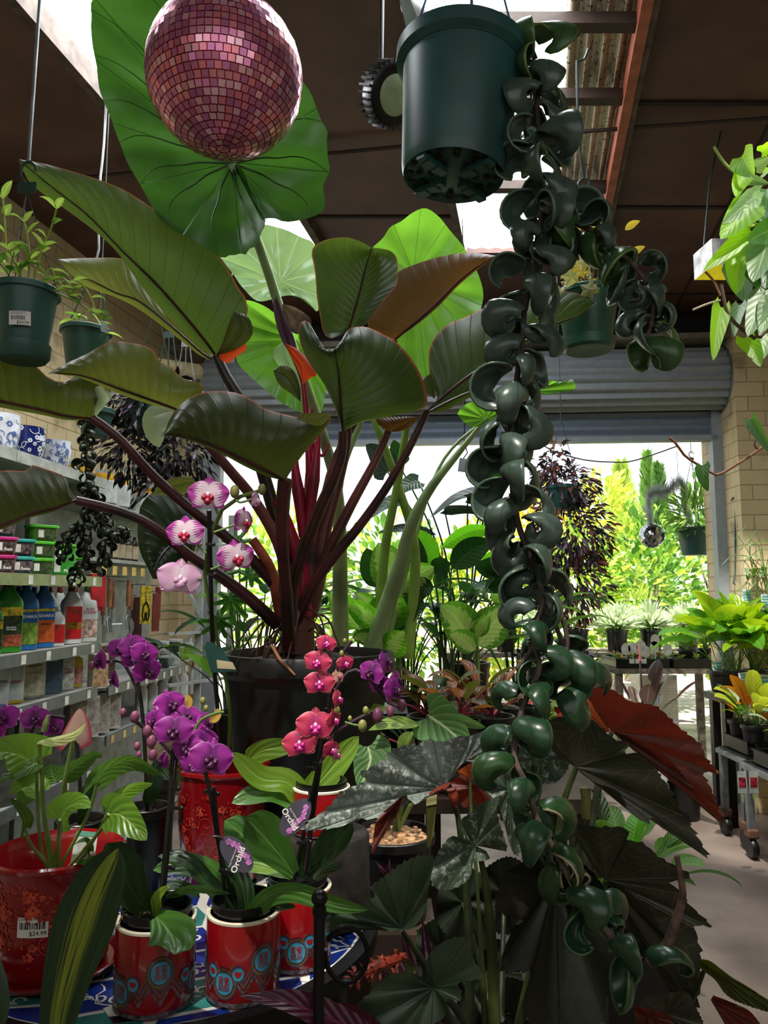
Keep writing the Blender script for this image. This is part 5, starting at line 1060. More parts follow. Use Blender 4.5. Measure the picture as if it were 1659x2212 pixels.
BL((1321,1580),1.62,[(1321,1583),(1309,1560),(1289,1530),(1262,1491),(1316,1489),(1340,1502),(1363,1516),(1413,1525),(1440,1546),(1464,1570),(1511,1607),(1521,1634),(1548,1668),(1518,1668),(1535,1705),(1558,1776),(1530,1750),(1504,1715),(1467,1664),(1420,1617),(1370,1592)],1.6,Bred,7,False,.004,-.02)
BL((1316,1580),1.7,[(1318,1583),(1289,1575),(1241,1550),(1208,1523),(1235,1520),(1255,1516),(1268,1509),(1285,1515),(1300,1535),(1316,1563)],1.7,Bor,8,False)
BL((1309,1900),1.4,[(1309,1903),(1285,1880),(1262,1840),(1232,1779),(1281,1787),(1346,1789),(1358,1807),(1350,1815),(1390,1823),(1423,1852),(1460,1872),(1492,1896),(1447,1904),(1467,1925),(1487,1953),(1536,2002),(1500,1998),(1512,2058),(1508,2140),(1492,2220),(1478,2130),(1462,2060),(1430,2015),(1400,1960),(1370,1935),(1340,1912)],1.36,Bdk,7,False,.004,-.02)
BL((1309,1905),1.45,[(1300,1905),(1330,1918),(1370,1945),(1400,1985),(1420,2020),(1380,2030),(1330,2010),(1290,1980)],1.43,Bdk2,6,True)
BL((1530,2090),1.28,[(1509,2072),(1532,2075),(1560,2095),(1584,2113),(1613,2130),(1680,2175),(1680,2190),(1613,2172),(1570,2150),(1544,2116),(1515,2093)],1.25,Bol,6,True)
BL((1535,2160),1.27,[(1541,2150),(1580,2165),(1620,2185),(1645,2225),(1580,2225),(1555,2190)],1.26,Bred,5,True)
BL((1440,2190),1.3,[(1370,2190),(1391,2159),(1434,2148),(1480,2142),(1500,2170),(1518,2225),(1440,2240),(1380,2230)],1.28,Bdk,6,True)
BL((1400,2195),1.26,[(1366,2174),(1400,2178),(1445,2195),(1450,2225),(1390,2225)],1.25,Bred,5,True)
for c,o,y in (((1000,1950),[(950,1900),(1000,1870),(1050,1900),(1070,1980),(1040,2060),(990,2040),(945,1990)],1.6),((1050,2100),[(990,2060),(1050,2020),(1110,2060),(1130,2150),(1080,2230),(1010,2230),(985,2150)],1.62),((960,2060),[(900,2010),(950,1985),(1010,2030),(1020,2110),(960,2150),(905,2110)],1.64),((1090,1930),[(1040,1880),(1100,1850),(1150,1890),(1150,1980),(1090,2020),(1045,1980)],1.6),((1090,2190),[(1040,2140),(1100,2110),(1160,2150),(1160,2240),(1090,2280),(1035,2240)],1.56)):
    BL(c,y,o,y,Bdk2,6,True,.008)
    PXT(bg_,pm('dark begonia cane','#2f3a1e',.5,var=.3),[c,((c[0]+1080)/2,(c[1]+2240)/2),(1080,2240)],[4,8],y,1.45,name='stem')
Mbst=pm('begonia cane','#5a6a34',.45,var=.3,sc=9); Mbst2=pm('dark begonia cane','#2f3a1e',.5,var=.3)
for pts,r,y0,y1,m in (([(1028,1830),(1042,1870),(1060,2010),(1070,2240)],[5,12,14],1.33,1.38,Mbst),([(960,1705),(985,1745),(1000,1850),(1012,2000),(1015,2240)],[5,9,11],1.42,1.4,Mbst2),([(868,2010),(922,2095),(985,2240)],[5,10,12],1.27,1.36,Mbst2),([(938,2135),(985,2180),(1030,2260)],[6,10,11],1.19,1.36,Mbst2),([(1244,1660),(1225,1710),(1212,1760),(1190,1900),(1120,2240)],[6,9,14],1.5,1.42,Mbst),([(1264,1702),(1266,1735),(1266,1768)],[12,10,9],1.48,1.48,pm('cut cane','#8a8a4a',.5)),([(1266,1768),(1230,1900),(1150,2240)],[9,12,14],1.48,1.42,Mbst2),([(1321,1583),(1300,1640),(1275,1800),(1200,2240)],[5,8,14],1.62,1.45,Mbst2),([(1311,1903),(1270,2000),(1180,2240)],[6,9,14],1.41,1.42,Mbst2),([(1525,2085),(1500,2150),(1450,2260)],[4,6,8],1.28,1.35,Mbst2),([(1016,1683),(1018,1750),(1030,1900),(1050,2240)],[3,4,8],1.46,1.42,Mbst)):
    PXT(bg_,m,pts,r,y0,y1,name='stem',n=10)
for x,y in((1078,2240),(1010,2240),(1150,2240),(1200,2240)): a=W(x,y,1.4); MB().tube(cr([a+V((0,0,.03)),V((.22+(a.x-.22)*.4,1.42,.34))],6),.011).build('stem',Mbst2,bg_)
MB().lathe([(.002,0),(.006,.012),(.01,.02),(.008,.03),(.011,.034),(.001,.03)],W(985,1745,1.4),12,ax=V((-.25,0,1))).build('flower_bud',pm('coral bud','#b04a32',.45,var=.3,sc=120),bg_)
c0,c1=W(766,2112,1.16),W(876,2066,1.22); mb=MB().tube(cr([c0,c0.lerp(c1,.5)+V((0,0,.003)),c1],12),[.003,.009,.006],8)
for i in range(90): t=U(0,1); p=c0.lerp(c1,t); d=rdir(-1.2,1.2)+(c0-c1).normalized()*.7; blade(mb,p+d.normalized()*.006,d,.012,.006,.2,.3,'lance',3,1)
mb.build('flower_spike',pm('rust red bracts','#9a3a26',.5,var=.3,sc=70),bg_)
PXL(bg_,Mbst,[(880,2070),(884,2090),(900,2100)],22,1.22,1.24,'oval')
# ---- dark maroon stromanthe leaf, rhoeo
sm_=thing('maroon_leaf_plant','plant with long glossy maroon leaves under the table edge','plant',V((.02,1.2,.3)))
Mmaro=leafM('maroon leaf','#4a1430','#7a2a4a',n=10,va=.35,trans=.2,tc='#8a1a4a',rough=.3); Mtri=leafM('striped rhoeo leaf','#4a1a38','#c8b0a8',n=1,vw=.02,va=0,mid=.04,trans=.2,rough=.4,center='#b8a69a',cw=.12)
PXL(sm_,Mmaro,[(840,2262),(720,2205),(620,2165),(514,2152)],66,1.12,1.08,'lance',.3,.5,0,16)
PXL(sm_,Mmaro,[(850,2270),(760,2190),(700,2170)],50,1.16,1.14,'lance',.3,-.3,0,14)
pot(sm_,V((.03,1.22,.42)),.08,.14,Mpot); MB().box((.03,1.22,.14),(.2,.2,.275)).build('crate',Mdark,sm_,smooth=False)
for x in(840,850): MB().tube(cr([W(x,2262,1.14),V((.03,1.22,.55)),V((.03,1.22,.41))],8),.004).build('stem',Mmar,sm_)
rh=thing('striped_rhoeo','purple and cream striped sword leaf plant in the dark behind the iron scroll','plant',V((.06,1.52,.45)))
for pts,w in (([(900,2180),(885,2090),(868,2010)],26),([(930,2200),(925,2100),(912,1985)],30),([(910,2190),(880,2110),(850,2050)],26),([(950,2200),(948,2120),(932,2030)],24),([(890,2190),(850,2120),(800,2090)],26),([(905,1950),(850,1900),(810,1860)],26),([(880,1950),(845,1890),(842,1855)],30)):
    PXL(rh,Mtri,pts,w,1.5,1.46,'lance',.4,U(-.6,.6),0,12)
pot(rh,V((.06,1.53,.62)),.08,.17,Mpot); MB().box((.06,1.53,.225),(.22,.22,.445)).build('crate',Mdark,rh,smooth=False)
# ---- gloriosum in nursery pot with yellow stake tag
gl=thing('velvet_philodendron','velvet philodendron with pale veined heart leaves in a black pot of bark','plant',V((.02,1.87,.5)))
gp=W(846,1796,1.85); Mbark=pm('tan bark chunks','#a8805a',.85,var=.4,sc=70,bump=1.)
pot(gl,gp,.098,.19,Mpot,.082,sd=.012,smat=Mbark)
MB().box((gp.x,gp.y,(gp.z-.192)/2),(.2,.2,gp.z-.192)).build('crate',Mdark,gl,smooth=False)
for i in range(26): a=U(0,6.28); r=U(0,.08); MB().box(gp+V((cos(a)*r,sin(a)*r,-.008)),(U(.01,.024),U(.008,.016),.007),U(0,3)).build('bark_chunk',Mbark,gl,smooth=False,bev=.002)
Mglo=leafM('velvet leaf','#4f7a42','#c6dca0',n=6,sl=3.2,vw=.1,va=.7,mid=.05,trans=.2,tc='#8ac25a',rough=.45); Mglo2=leafM('lime velvet leaf','#8fb04a','#cfe08a',n=6,sl=3,vw=.08,va=.4,mid=.05,trans=.4,tc='#b8e04a',rough=.4)
PXL(gl,Mglo,[(925,1545),(955,1565),(985,1590),(1020,1625)],110,1.8,1.7,'heart',.15,.1,.2,16,cup=.05)
PXL(gl,Mglo,[(795,1612),(800,1640),(790,1670),(778,1705)],95,1.78,1.74,'heart',.15,-.1,.2,16,cup=.05)
PXL(gl,Mglo,[(950,1545),(1000,1555),(1050,1572)],46,1.85,1.8,'heart',.3,.6,.1,14)
PXL(gl,Mglo2,[(905,1566),(850,1565),(795,1578)],40,1.8,1.75,'lance',.3,.8,0,14)
PXL(gl,Mglo2,[(845,1532),(800,1530),(745,1512)],26,1.9,1.86,'lance',.3,.8,0,12)
PXL(gl,Mglo2,[(890,1580),(880,1600),(870,1640)],40,1.84,1.8,'lance',.3,.5,0,12)
for p in ([(850,1800),(880,1700),(925,1545)],[(840,1800),(810,1700),(797,1614)],[(855,1800),(930,1650),(950,1545)],[(835,1800),(860,1680),(905,1566)],[(860,1800),(858,1740),(866,1690)]): PXT(gl,pm('pale stalk','#6f8448',.5),p,[6,3],1.86,1.8,name='leaf_stalk')
tg=thing('stake_tag','yellow topped plastic stake tag reading PHILODENDRON GLORIOSUM in the bark pot','tag',W(930,1830,1.72))
t0=[W(921,1717,1.68),W(944,1713,1.68),W(943,1737,1.685),W(921,1741,1.685)]; Myl=pm('cream yellow tag','#c9c48a',.45)
MB().poly(t0).build('tag_head',Myl,tg,smooth=False)
MB().poly([W(921,1741,1.686),W(943,1737,1.686),W(938,1790,1.7),W(929,1830,1.72),W(922,1830,1.72),W(922,1780,1.7)]).build('tag_stem',pm('olive gloss tag','#6a6a3a',.3),tg,smooth=False)
ce=(t0[0]+t0[1]+t0[2]+t0[3])/4; font('PHILODENDRON\nGLORIOSUM',ce+V((0,-.0012,0)),.0038,t0[1]-t0[0],t0[0]-t0[3],Mink,tg)
# ================= left shelving and goods
Msh=pm('shelf white metal','#9c9e98',.5,.05); Mstrip=pm('grey price strip','#4b5052',.4); Mstripg=pm('olive price strip','#7c8458',.4); Mtick=pm('paper ticket','#d8d6cc',.6); Mty=pm('yellow ticket','#d8b45a',.6)
SD=V((.085,.9964,0)).normalized(); SN=V((-SD.y,SD.x,0))   # along the aisle, and in towards the wall
def SF(Y,z,off=0): return V((-1.5+.085*(Y-2.9),Y,z))+SN*off
def YF(px): return 1.7465/(.085+(829-px)/1600)
def SP(px,z,off=.1):   # spot on a shelf, seen at picture column px
    k=(829-px)/1600; Y=(1.7465-0+off*.9)/( .085+k); return SF(Y,z,off)
def slab(mb,y0,y1,z,dep,th=.025,off=0.):
    q=[SF(y0,0,off),SF(y1,0,off),SF(y1,0,off+dep),SF(y0,0,off+dep)]; return mb.prism([(p.x,p.y) for p in q],z-th,z)
def pricestrip(parent,y0,y1,z,mat,tick,n):
    q=[SF(y0,0,-.012),SF(y1,0,-.012),SF(y1,0,0),SF(y0,0,0)]; o=MB().prism([(p.x,p.y) for p in q],z-.045,z+.004).build('price_strip',mat,parent,smooth=False)
    for i in range(n):
        y=y0+(y1-y0)*(i+.5+U(-.15,.15))/n; a=SF(y,z-.04,-.0135); b=SF(y+.035,z-.04,-.0135); MB().poly([a,b,b+V((0,0,.038)),a+V((0,0,.038))]).build('ticket',tick,o,smooth=False)
shA=thing('shelf_unit','white metal shop shelving with grey price strips nearest the left edge','shelf',SF(2.9,0,.2))
q=[SF(2.0,0,.42),SF(3.76,0,.42),SF(3.76,0,.44),SF(2.0,0,.44)]; MB().prism([(p.x,p.y) for p in q],0,2.0).build('back_panel',pm('dim back panel','#5a5b58',.6),shA,smooth=False)
q=[SF(3.745,0,.0),SF(3.765,0,.0),SF(3.765,0,.42),SF(3.745,0,.42)]; MB().prism([(p.x,p.y) for p in q],0,.1).build('base_end',Msh,shA,smooth=False)
for z,m in((2.02,Msh),(1.526,Mstripg),(1.2,Mstrip),(.985,Mstrip),(.6,Mstrip),(.12,Mstrip)):
    slab(MB(),2.0,3.74,z,.42).build('shelf',Msh,shA,smooth=False)
    if z<2: pricestrip(shA,2.0,3.74,z-.002,m,Mtick,9)
    else: pricestrip(shA,2.0,3.74,z,Msh,Msh,1)
shC=thing('shelf_unit','further white shelving bay with hanging garden tools and jars','shelf',SF(4.3,0,.2))
q=[SF(3.8,0,.42),SF(5.1,0,.3),SF(5.1,0,.32),SF(3.8,0,.44)]; MB().prism([(p.x,p.y) for p in q],0,2.2).build('back_panel',Msh,shC,smooth=False)
for z,d,o_,m,tk in((1.93,.3,.1,Msh,Mtick),(1.64,.22,.16,Mstripg,Mty),(.97,.38,0,Mstrip,Mtick),(.72,.38,0,Mstrip,Mty),(.12,.38,0,Mstrip,Mty)):
    slab(MB(),3.86,5.05,z,d,.02,o_).build('shelf',Msh,shC,smooth=False)
    if o_==0: pricestrip(shC,3.86,5.05,z,m,tk,9)
for i in range(6): y=3.95+i*.13; a=SF(y,1.6,.155); b=SF(y+.06,1.6,.155); MB().poly([a+V((0,0,-.05)),b+V((0,0,-.05)),b,a]).build('ticket',Mty,shC,smooth=False)
# blue and white pots
def bluepot(c,r,h,label,dark,seed):
    t=thing('blue_white_pot',label,'pot',c); rg=random.Random(seed)
    A=pm('cobalt glaze','#141f5e',.2); B=pm('pale porcelain','#c9cdd6',.22); D=pm('blue print','#4a5f96',.3)
    body=A if dark else B; pt=B if dark else D
    MB().lathe([(.001,0),(r*.7,0),(r*.74,.006),(r*.98,h*.45),(r*1.02,h*.7),(r*.96,h*.94),(r*.98,h),(r*.93,h),(r*.9,h*.9),(.001,h*.85)],c,44).build('pot',body,t)
    mb=MB(); rf=lambda z:r*(.74+.26*min(1,z/(h*.5)))*(1 if z<h*.75 else 1-.1*(z/h-.75)*2)+.0015
    for i in range(52):
        a=rg.uniform(-1.7,1.9); z=rg.uniform(.08,.92)*h; s=rg.uniform(.008,.016)
        def PT(u,v): rr=rf(z+v); aa=a+u/r; return V((c[0]+rr*sin(aa),c[1]-rr*cos(aa),c[2]+z+v))
        if i%2:
            for k in range(6):
                b=k*1.047; mb.poly([PT(cos(b)*s*.6+cos(x)*s*.36,sin(b)*s*.6+sin(x)*s*.36) for x in [2*pi*j/7 for j in range(7)]])
        else:
            t0=rg.uniform(0,6); P=[[PT(cos(t0+j*.4)*(s*1.6-j*.0006-w),sin(t0+j*.4)*(s*1.6-j*.0006-w)) for w in(0,.003)] for j in range(10)]; mb.grid(P)
    mb.build('floral_print',pt,t,smooth=False)
bluepot(SP(47,2.022,.12),.078,.155,'dark cobalt pot with white blossom print on the top shelf',1,2)
bluepot(SP(111,2.022,.12),.072,.145,'pale pot with blue leaf print at the right end of the top shelf',0,5)
bluepot(SP(-8,2.022,.12),.07,.17,'pale blue printed pot half cut off on the top shelf',0,9)
# tubs
def face(c): n=(V((0,0,c[2]))-V(c)); n.z=0; return (n.normalized()*.65-SN*.5).normalized()
def frame(c):
    n=face(c); r=UP.cross(n).normalized(); return n,r
def rr(w,d,k=3): return [(w/2-e+e*cos(t),d/2-e+e*sin(t)) for e in[min(w,d)*.22] for t in [i*pi/2/k for i in range(k+1)]]
def rbox(mb,c,w,d,z0,z1,n,r,s0=1.,s1=1.,m=0,e=.25):
    q=[]; k=4; ee=min(w,d)*e
    for sx,sy,t0 in((1,1,0),(-1,1,pi/2),(-1,-1,pi),(1,-1,1.5*pi)):
        for i in range(k+1): t=t0+i*pi/2/k; q.append((sx*(w/2-ee)+ee*cos(t),sy*(d/2-ee)+ee*sin(t)))
    N=len(q); P=[[V((c[0],c[1],c[2]+z))+r*(x*s)-n*(-y*s) for x,y in q] for z,s in((z0,s0),(z1,s1))]
    o=len(mb.v); mb.grid(P,None,m,True); mb.f+=[[o+i for i in range(N)][::-1],[o+N+i for i in range(N)]]; mb.m+=[m,m]; return mb
def quad(c,n,r,off,x0,x1,z0,z1): 
    b=V(c)+n*off; return [b+r*x0+UP*z0,b+r*x1+UP*z0,b+r*x1+UP*z1,b+r*x0+UP*z1]
def tub(px,z,label,lid,body,lab,text,grp=None,off=.1,w=.125,h=.075):
    c=SP(px,z,off); n,r=frame(c); t=thing('fertiliser_tub',label,'tub',c)
    rbox(MB(),c,w,w*.75,0,h-.012,n,r,.86,.98).build('tub',body,t); rbox(MB(),c,w*1.07,w*.82,h-.014,h,n,r,1,1).build('lid',lid,t,bev=.003)
    MB().poly(quad(c,n,r,w*.375+.001,-w*.36,w*.36,.012,h-.02)).build('label',lab,t,smooth=False)
    if text: font(text,V(c)+n*(w*.375+.003)+UP*.024+r*.012,.018,r,UP,Mlab,t,bold=.0004)
    MB().poly(quad(c,n,r,w*.375+.002,-w*.3,-w*.1,.018,h-.024)).build('barcode_panel',Mtick,t,smooth=False)
    return t
Ggr=pm('lime plastic','#4fae2a',.35); Ggd=pm('green tub','#3f7a22',.35); Glb=pm('olive label','#3a4a24',.5,var=.4,sc=60); Gtq=pm('turquoise lid','#2aa59a',.35); Gtb=pm('dark teal tub','#1f4a4c',.35); Gpk=pm('magenta lid','#c42a7a',.35); Gpb=pm('plum tub','#7a1f3a',.35); Gl2=pm('fruit label','#5a4a4a',.5,var=.5,sc=60)
hh=.0755
for k,w_ in enumerate(('bottom','middle','top')): tub(84 if k==0 else 86+k*2,1.5275+k*hh,'lime lidded green tub, %s of the three tub stack'%w_,Ggr,Ggd,Glb,'' )
for k,w_ in enumerate(('lower','upper')): tub(42,1.5275+k*hh,'turquoise lidded tub, %s of its pair on the tub shelf'%w_,Gtq,Gtb,Gl2,'Resta' if k==0 else '',w=.115)
for k,w_ in enumerate(('lower','upper')): tub(2,1.5275+k*hh,'magenta lidded tub, %s of the pair cut by the frame'%w_,Gpk,Gpb,Gl2,'Rest',w=.115)
tub(0,1.5275+2*hh,'pale green lidded tub on top of the magenta tubs',pm('dull green lid','#4a7a5a',.4),Gtb,Gl2,'',w=.11)
tub(128,1.5275,'wide bright green tub partly hidden behind the thin hanging vine',Ggr,Ggr,pm('mid green label','#2f8a2a',.45),'PK',w=.15,h=.15)
tub(163,1.5275,'green tub at the right end of the tub shelf',Ggr,Ggd,Glb,'',w=.1,h=.1)
# bottles
def bottle(px,z,name,label,w,h,body,capm,lab=None,texts=(),off=.1,neck=.24,capr=.3,caph=.1,d=.6,labz=(.08,.62),bands=(),round_=False):
    c=SP(px,z,off); n,r=frame(c); t=thing(name,label,'bottle',c); D=w*d; mb=MB()
    prof=[(0,.94),(.03,1),(1-neck-caph,1),(1-neck*.72-caph,.9),(1-neck*.3-caph,.55),(1-caph,.36)]
    k=5; q=[]
    for i in range(28):
        a=2*pi*i/28; e=2 if round_ else 4; s=1/((abs(cos(a))**e+abs(sin(a))**e)**(1/e)); q.append((cos(a)*s*w/2,sin(a)*s*D/2))
    P=[[c+r*x*s+n*(y*(s if s<.8 else 1) if True else y)+UP*(v*h) for x,y in q] for v,s in prof]
    o=len(mb.v); mb.grid(P,None,0,True); mb.f.append(list(range(28))[::-1]); mb.m.append(0); mb.build('body',body,t,ang=50)
    MB().lathe([(w*capr*.62,0),(w*capr*.66,.002),(w*capr*.55,caph*h*.96),(w*capr*.5,caph*h),(.001,caph*h)],c+UP*h*(1-caph),20).build('cap',capm,t)
    if lab: MB().poly(quad(c,n,r,D/2+.001,-w*.4,w*.4,labz[0]*h,labz[1]*h)).build('label',lab,t,smooth=False)
    for z0,z1,m in bands: MB().poly(quad(c,n,r,D/2+.0018,-w*.4,w*.4,z0*h,z1*h)).build('label_band',m,t,smooth=False)
    for tx,zz,s,m in texts: font(tx,c+n*(D/2+.003)+UP*zz*h,s,r,UP,m,t,bold=.0003)
    return t
Bgr=pm('green bottle','#2f8a26',.35,var=.08); Bbl=pm('blue bottle','#2366a6',.35,var=.08); Bwh=pm('white bottle','#cdd0cc',.38,var=.05); Crd=pm('dark red cap','#6a1418',.4); Cbl=pm('blue cap','#1c4f8a',.4); Cgn=pm('dark green cap','#243a1c',.4); Cwh=pm('white cap','#d8dad8',.4); Lye=pm('yellow print','#c8b02a',.45,var=.3,sc=50); Lrd=pm('red label','#b81c22',.4); Lgn=pm('green yellow label','#7a9a3a',.45,var=.22,sc=50); Lor=pm('orange label','#c85a1e',.45,var=.15,sc=50); Ldk=pm('dark label','#2a3a1e',.45,var=.4,sc=60); Lfr=pm('fruit print','#a8543a',.45,var=.3,sc=70); Tgrn=pm('green lettering','#2a5a1e',.5); Trd=pm('red lettering','#a81c1c',.5)
bottle(26,1.203,'fertiliser_bottle','big green bottle with dark and yellow label and red cap',.115,.3,Bgr,Crd,Ldk,[('Seaweed\n+Fertiliser',.33,.011,Mlab)],bands=((.5,.62,Lye),(.08,.24,Lfr)))
bottle(-6,1.203,'fertiliser_bottle','green bottle cut off by the left edge of the picture',.08,.22,Bgr,Crd,Ldk,(),bands=((.45,.6,Lye),))
bottle(65,1.203,'fertiliser_bottle','blue bottle with green lower label beside the big green bottle',.1,.29,Bbl,Cbl,pm('blue label','#1f5a96',.4),[('SEAMAX',.49,.019,Mlab)],bands=((.08,.4,Lgn),(.56,.6,Lye)))
bottle(102,1.203,'fertiliser_bottle','blue bottle with orange lower label, right of its green labelled twin',.1,.29,Bbl,Cbl,pm('blue label','#1f5a96',.4),[('SEAMAX',.49,.019,Mlab),('SEAMAX',.36,.012,Mink)],bands=((.08,.42,Lor),(.56,.6,Lye)))
bottle(132,1.203,'garden_bottle','small white bottle with red label and white cap',.068,.18,Bwh,Cwh,None,[('GO',.48,.018,Tgrn)],bands=((.08,.55,Lrd),),off=.08)
bottle(162,1.203,'garden_bottle','tall white bottle with red label and dark red cap',.1,.28,Bwh,Crd,None,[('GO',.56,.026,Tgrn)],bands=((.08,.64,Lrd),(.25,.36,Lye)))
bottle(196,1.203,'garden_bottle','white bottle with red lettering, flower print and dark green cap',.1,.28,Bwh,Cgn,None,[('BUSH\nTUCKER',.55,.019,Trd)],bands=((.08,.4,pm('flower print','#c8a898',.45,var=.3,sc=60)),))
for i,px in enumerate((52,84,118,140,172)): bottle(px,1.203,'stock_bottle','bottle in the back row, %s from the left behind the front row'%('first','second','third','fourth','fifth')[i],.08,.275,(Bbl,Bbl,Bwh,Bwh,Bwh)[i],(Cbl,Cbl,Crd,Crd,Crd)[i],off=.26)
bottle(9,.988,'garden_bottle','rounded pale jug with blue edges at the left of the lower shelf',.1,.2,pm('blue edge jug','#5a8ab0',.35),Cwh,pm('pale jug label','#c8ccc8',.45),[('COPPER',.5,.017,pm('navy lettering','#22304a',.5))],neck=.12,caph=.04,labz=(.06,.85))
bottle(41,.988,'garden_bottle','yellow sided bottle with white label and red lettering',.1,.2,pm('yellow jug','#c89a1e',.4),pm('yellow cap','#c8b01e',.4),pm('pale jug label','#c8ccc8',.45),[('Sulphur',.45,.017,Trd)],neck=.12,caph=.04,labz=(.06,.85))
def carton(px,z,name,label,w,h,d,m,front,texts=(),off=.1,unit=None,cat='box'):
    c=SP(px,z,off); n,r=frame(c); t=thing(name,label,cat,c)
    rbox(MB(),c,w,d,0,h,n,r,1,1,0,.04).build('carton',m,t,ang=30)
    if front: MB().poly(quad(c,n,r,d/2+.001,-w*.46,w*.46,h*.05,h*.95)).build('label',front,t,smooth=False)
    for tx,zz,s,mm in texts: font(tx,c+n*(d/2+.003)+UP*zz*h,s,r,UP,mm,t,bold=.0002)
    return t
carton(84,.988,'garden_packet','pale plastic packet with green and white label, foil edge',.1,.2,.06,pm('grey film','#8a8c84',.2),pm('packet print','#b8b49c',.4,var=.15,sc=40),[('SULPHATE',.7,.013,Tgrn),('OF POTASH',.55,.01,Tgrn)])
carton(122,.988,'garden_packet','slate blue packet with foil edge on the lower shelf',.1,.2,.06,pm('slate film','#5a6a78',.2),pm('slate print','#4a5e70',.4,var=.12,sc=40),[('POTASH',.75,.013,Mlab)])
carton(152,.988,'garden_box','slim white box with red lettering left of the yellow capped bottle',.075,.2,.06,pm('pink white box','#c8b8b0',.4),pm('box print','#d0ccc0',.4,var=.2,sc=40),[('Iron\nChelates',.45,.016,Trd)])
bottle(176,.988,'garden_bottle','small bottle with a yellow cap and red white label',.07,.16,pm('yellow cap bottle','#d0b82a',.4),pm('yellow cap','#c8b01e',.4),pm('red white label','#c88a7a',.45,var=.2,sc=60),neck=.12,caph=.05)
for i,px in enumerate((10,60,110,160)): carton(px,.603,'stock_carton','dim carton on the dark shelf below, %s along from the left edge'%('first','second','third','fourth')[i],.12,.2,.15,pm('dim stock','#4a4a44',.5,var=.2,sc=30),None)
# far bay goods
def jar(px,z,label,r,h,m,lid,name='garden_jar',off=.1,group=None,cat='jar'):
    c=SP(px,z,off); t=thing(name,label,cat,c,group)
    MB().lathe([(.001,0),(r*.95,0),(r,.004),(r,h*.7),(r*.85,h*.76)],c,20).build('jar',m,t); MB().lathe([(r*.86,0),(r*.9,.003),(r*.9,h*.22),(.001,h*.24)],c+UP*h*.74,20).build('lid',lid,t); return t
Jd=pm('dark green jar','#24402c',.35,var=.4,sc=60); Jw=pm('white jar','#c2c6c0',.4,var=.2,sc=50)
for i,px in enumerate((318,338,360,383)):
    z=.972
    for k in range(2): jar(px,z+k*.087,'%s squat jar of the %s pair stacked in the far bay'%(('lower','upper')[k],('first','second','third','fourth')[i]),.042,.085,Jd if (i+k)%2==0 else Jw,Mblk if i<2 else Cwh,off=.08)
for i,px in enumerate((398,408,418,428,438,448)): bottle(px,.973,'spray_bottle','slim white bottle with green cap in the far bay',.045,.16,Jw,pm('leaf green cap','#4aa03a',.4) if i%2 else Cwh,Lgn,off=.08)['group']='slim white bottles in the far bay'
Mtrg=pm('red trigger','#a81c22',.4)
for i,px in enumerate((318,340,362,385,405,428)):
    o=bottle(px,.723,'trigger_spray','white trigger spray bottle on the lowest visible far shelf',.07,.2,Bwh,Mtrg if i>2 else Cwh,None,off=.1); o['group']='trigger sprays on the far lower shelf'
    c=SP(px,.723,.1); n,r=frame(c); MB().box(c+UP*.205+r*.015,(.05,.018,.03)).build('trigger',Mtrg if i>2 else Cwh,o)
for i,px in enumerate((252,266,280,294)): bottle(px,1.642,'dropper_bottle','small dark bottle with tan label on the far upper shelf',.05,.15,pm('dark bottle','#2a201a',.35),Mblk,pm('tan label','#a88a5a',.5),off=.2)['group']='dark bottles on the far upper shelf'
for i,(px,nm) in enumerate(((170,'first'),(220,'second'),(250,'third'),(312,'fourth'))): jar(px,1.932,'white tub with a yellow domed lid, %s in the top far row'%nm,.075,.17,pm('white tub','#b8bcba',.4),pm('yellow lid','#d8a01a',.4),'yellow_lid_tub',off=.14,cat='tub')
carton(222,.973,'seed_box','white box with orange pictures beside the price strip end',.08,.17,.06,pm('white card box','#c4bdb0',.5),pm('orange pictures','#b8946a',.5,var=.25,sc=50),off=.02)
carton(240,.973,'seed_box','box with a dark animal picture and white band',.09,.2,.06,pm('white card box','#c4bdb0',.5),pm('dark picture','#4a3a2a',.5,var=.25,sc=40),off=.12)
for i,px in enumerate((180,205,228,252)): carton(px,.735,'seed_box','white box with yellow and blue picture below the strips',.09,.2,.07,pm('white card box','#c4bdb0',.5),pm('seed picture','#a8a094',.5,var=.18,sc=45),off=.06)['group']='white seed boxes under the corner strip'
# hanging tools
Mwood=pm('oiled wood','#8a5a36',.5,var=.25); Mtine=pm('tool steel','#9aa0a2',.3,.9)
def tool(px,py,off,label,kind,Lh=.16):
    k=(829-px)/1600; Y=(1.7465+off*.9)/(.085+k); p=SF(Y,W(px,py,Y).z,off); t=thing('garden_'+kind,label,kind,p)
    MB().tube([p,p-UP*Lh*.5,p-UP*Lh],[.011,.015,.012],10).build('handle',Mwood,t)
    b=p-UP*Lh; MB().tube([b,b-UP*.05],.005,6).build('shank',Mtine,t)
    if kind=='fork':
        for s in(-1,0,1): MB().tube(cr([b-UP*.05,b-UP*.07+SD*s*.022,b-UP*.14+SD*s*.024-SN*.01],8),.0035,6).build('tine',Mtine,t)
    elif kind=='trowel': blade_o=MB(); blade(blade_o,b-UP*.045,(0,0,-1),.13,.06,.0,.5,'lance',8,2,upv=-SN); blade_o.build('blade',Mtine,t)
    else: MB().tube([b-UP*.05,b-UP*.09,b-UP*.09-SN*.05+SD*.03],.005,6).build('hook_blade',Mtine,t)
    MB().tube([p,p+UP*.015,p+UP*.02+SN*(.36-off)],.003,6).build('peg_hook',Msteel,t)
for a in ((232,1268,.2,'hand trowel with dark wooden handle, first of the pegged tools','trowel'),(244,1250,.16,'hand fork with wooden handle hanging second on the pegs','fork'),(252,1256,.22,'wooden handled hoe hanging between the two forks','hoe'),(285,1252,.18,'hand fork with pale handle hanging by the yellow pack','fork'),(292,1262,.24,'dark handled trowel hanging behind the pale fork','trowel')): tool(*a)
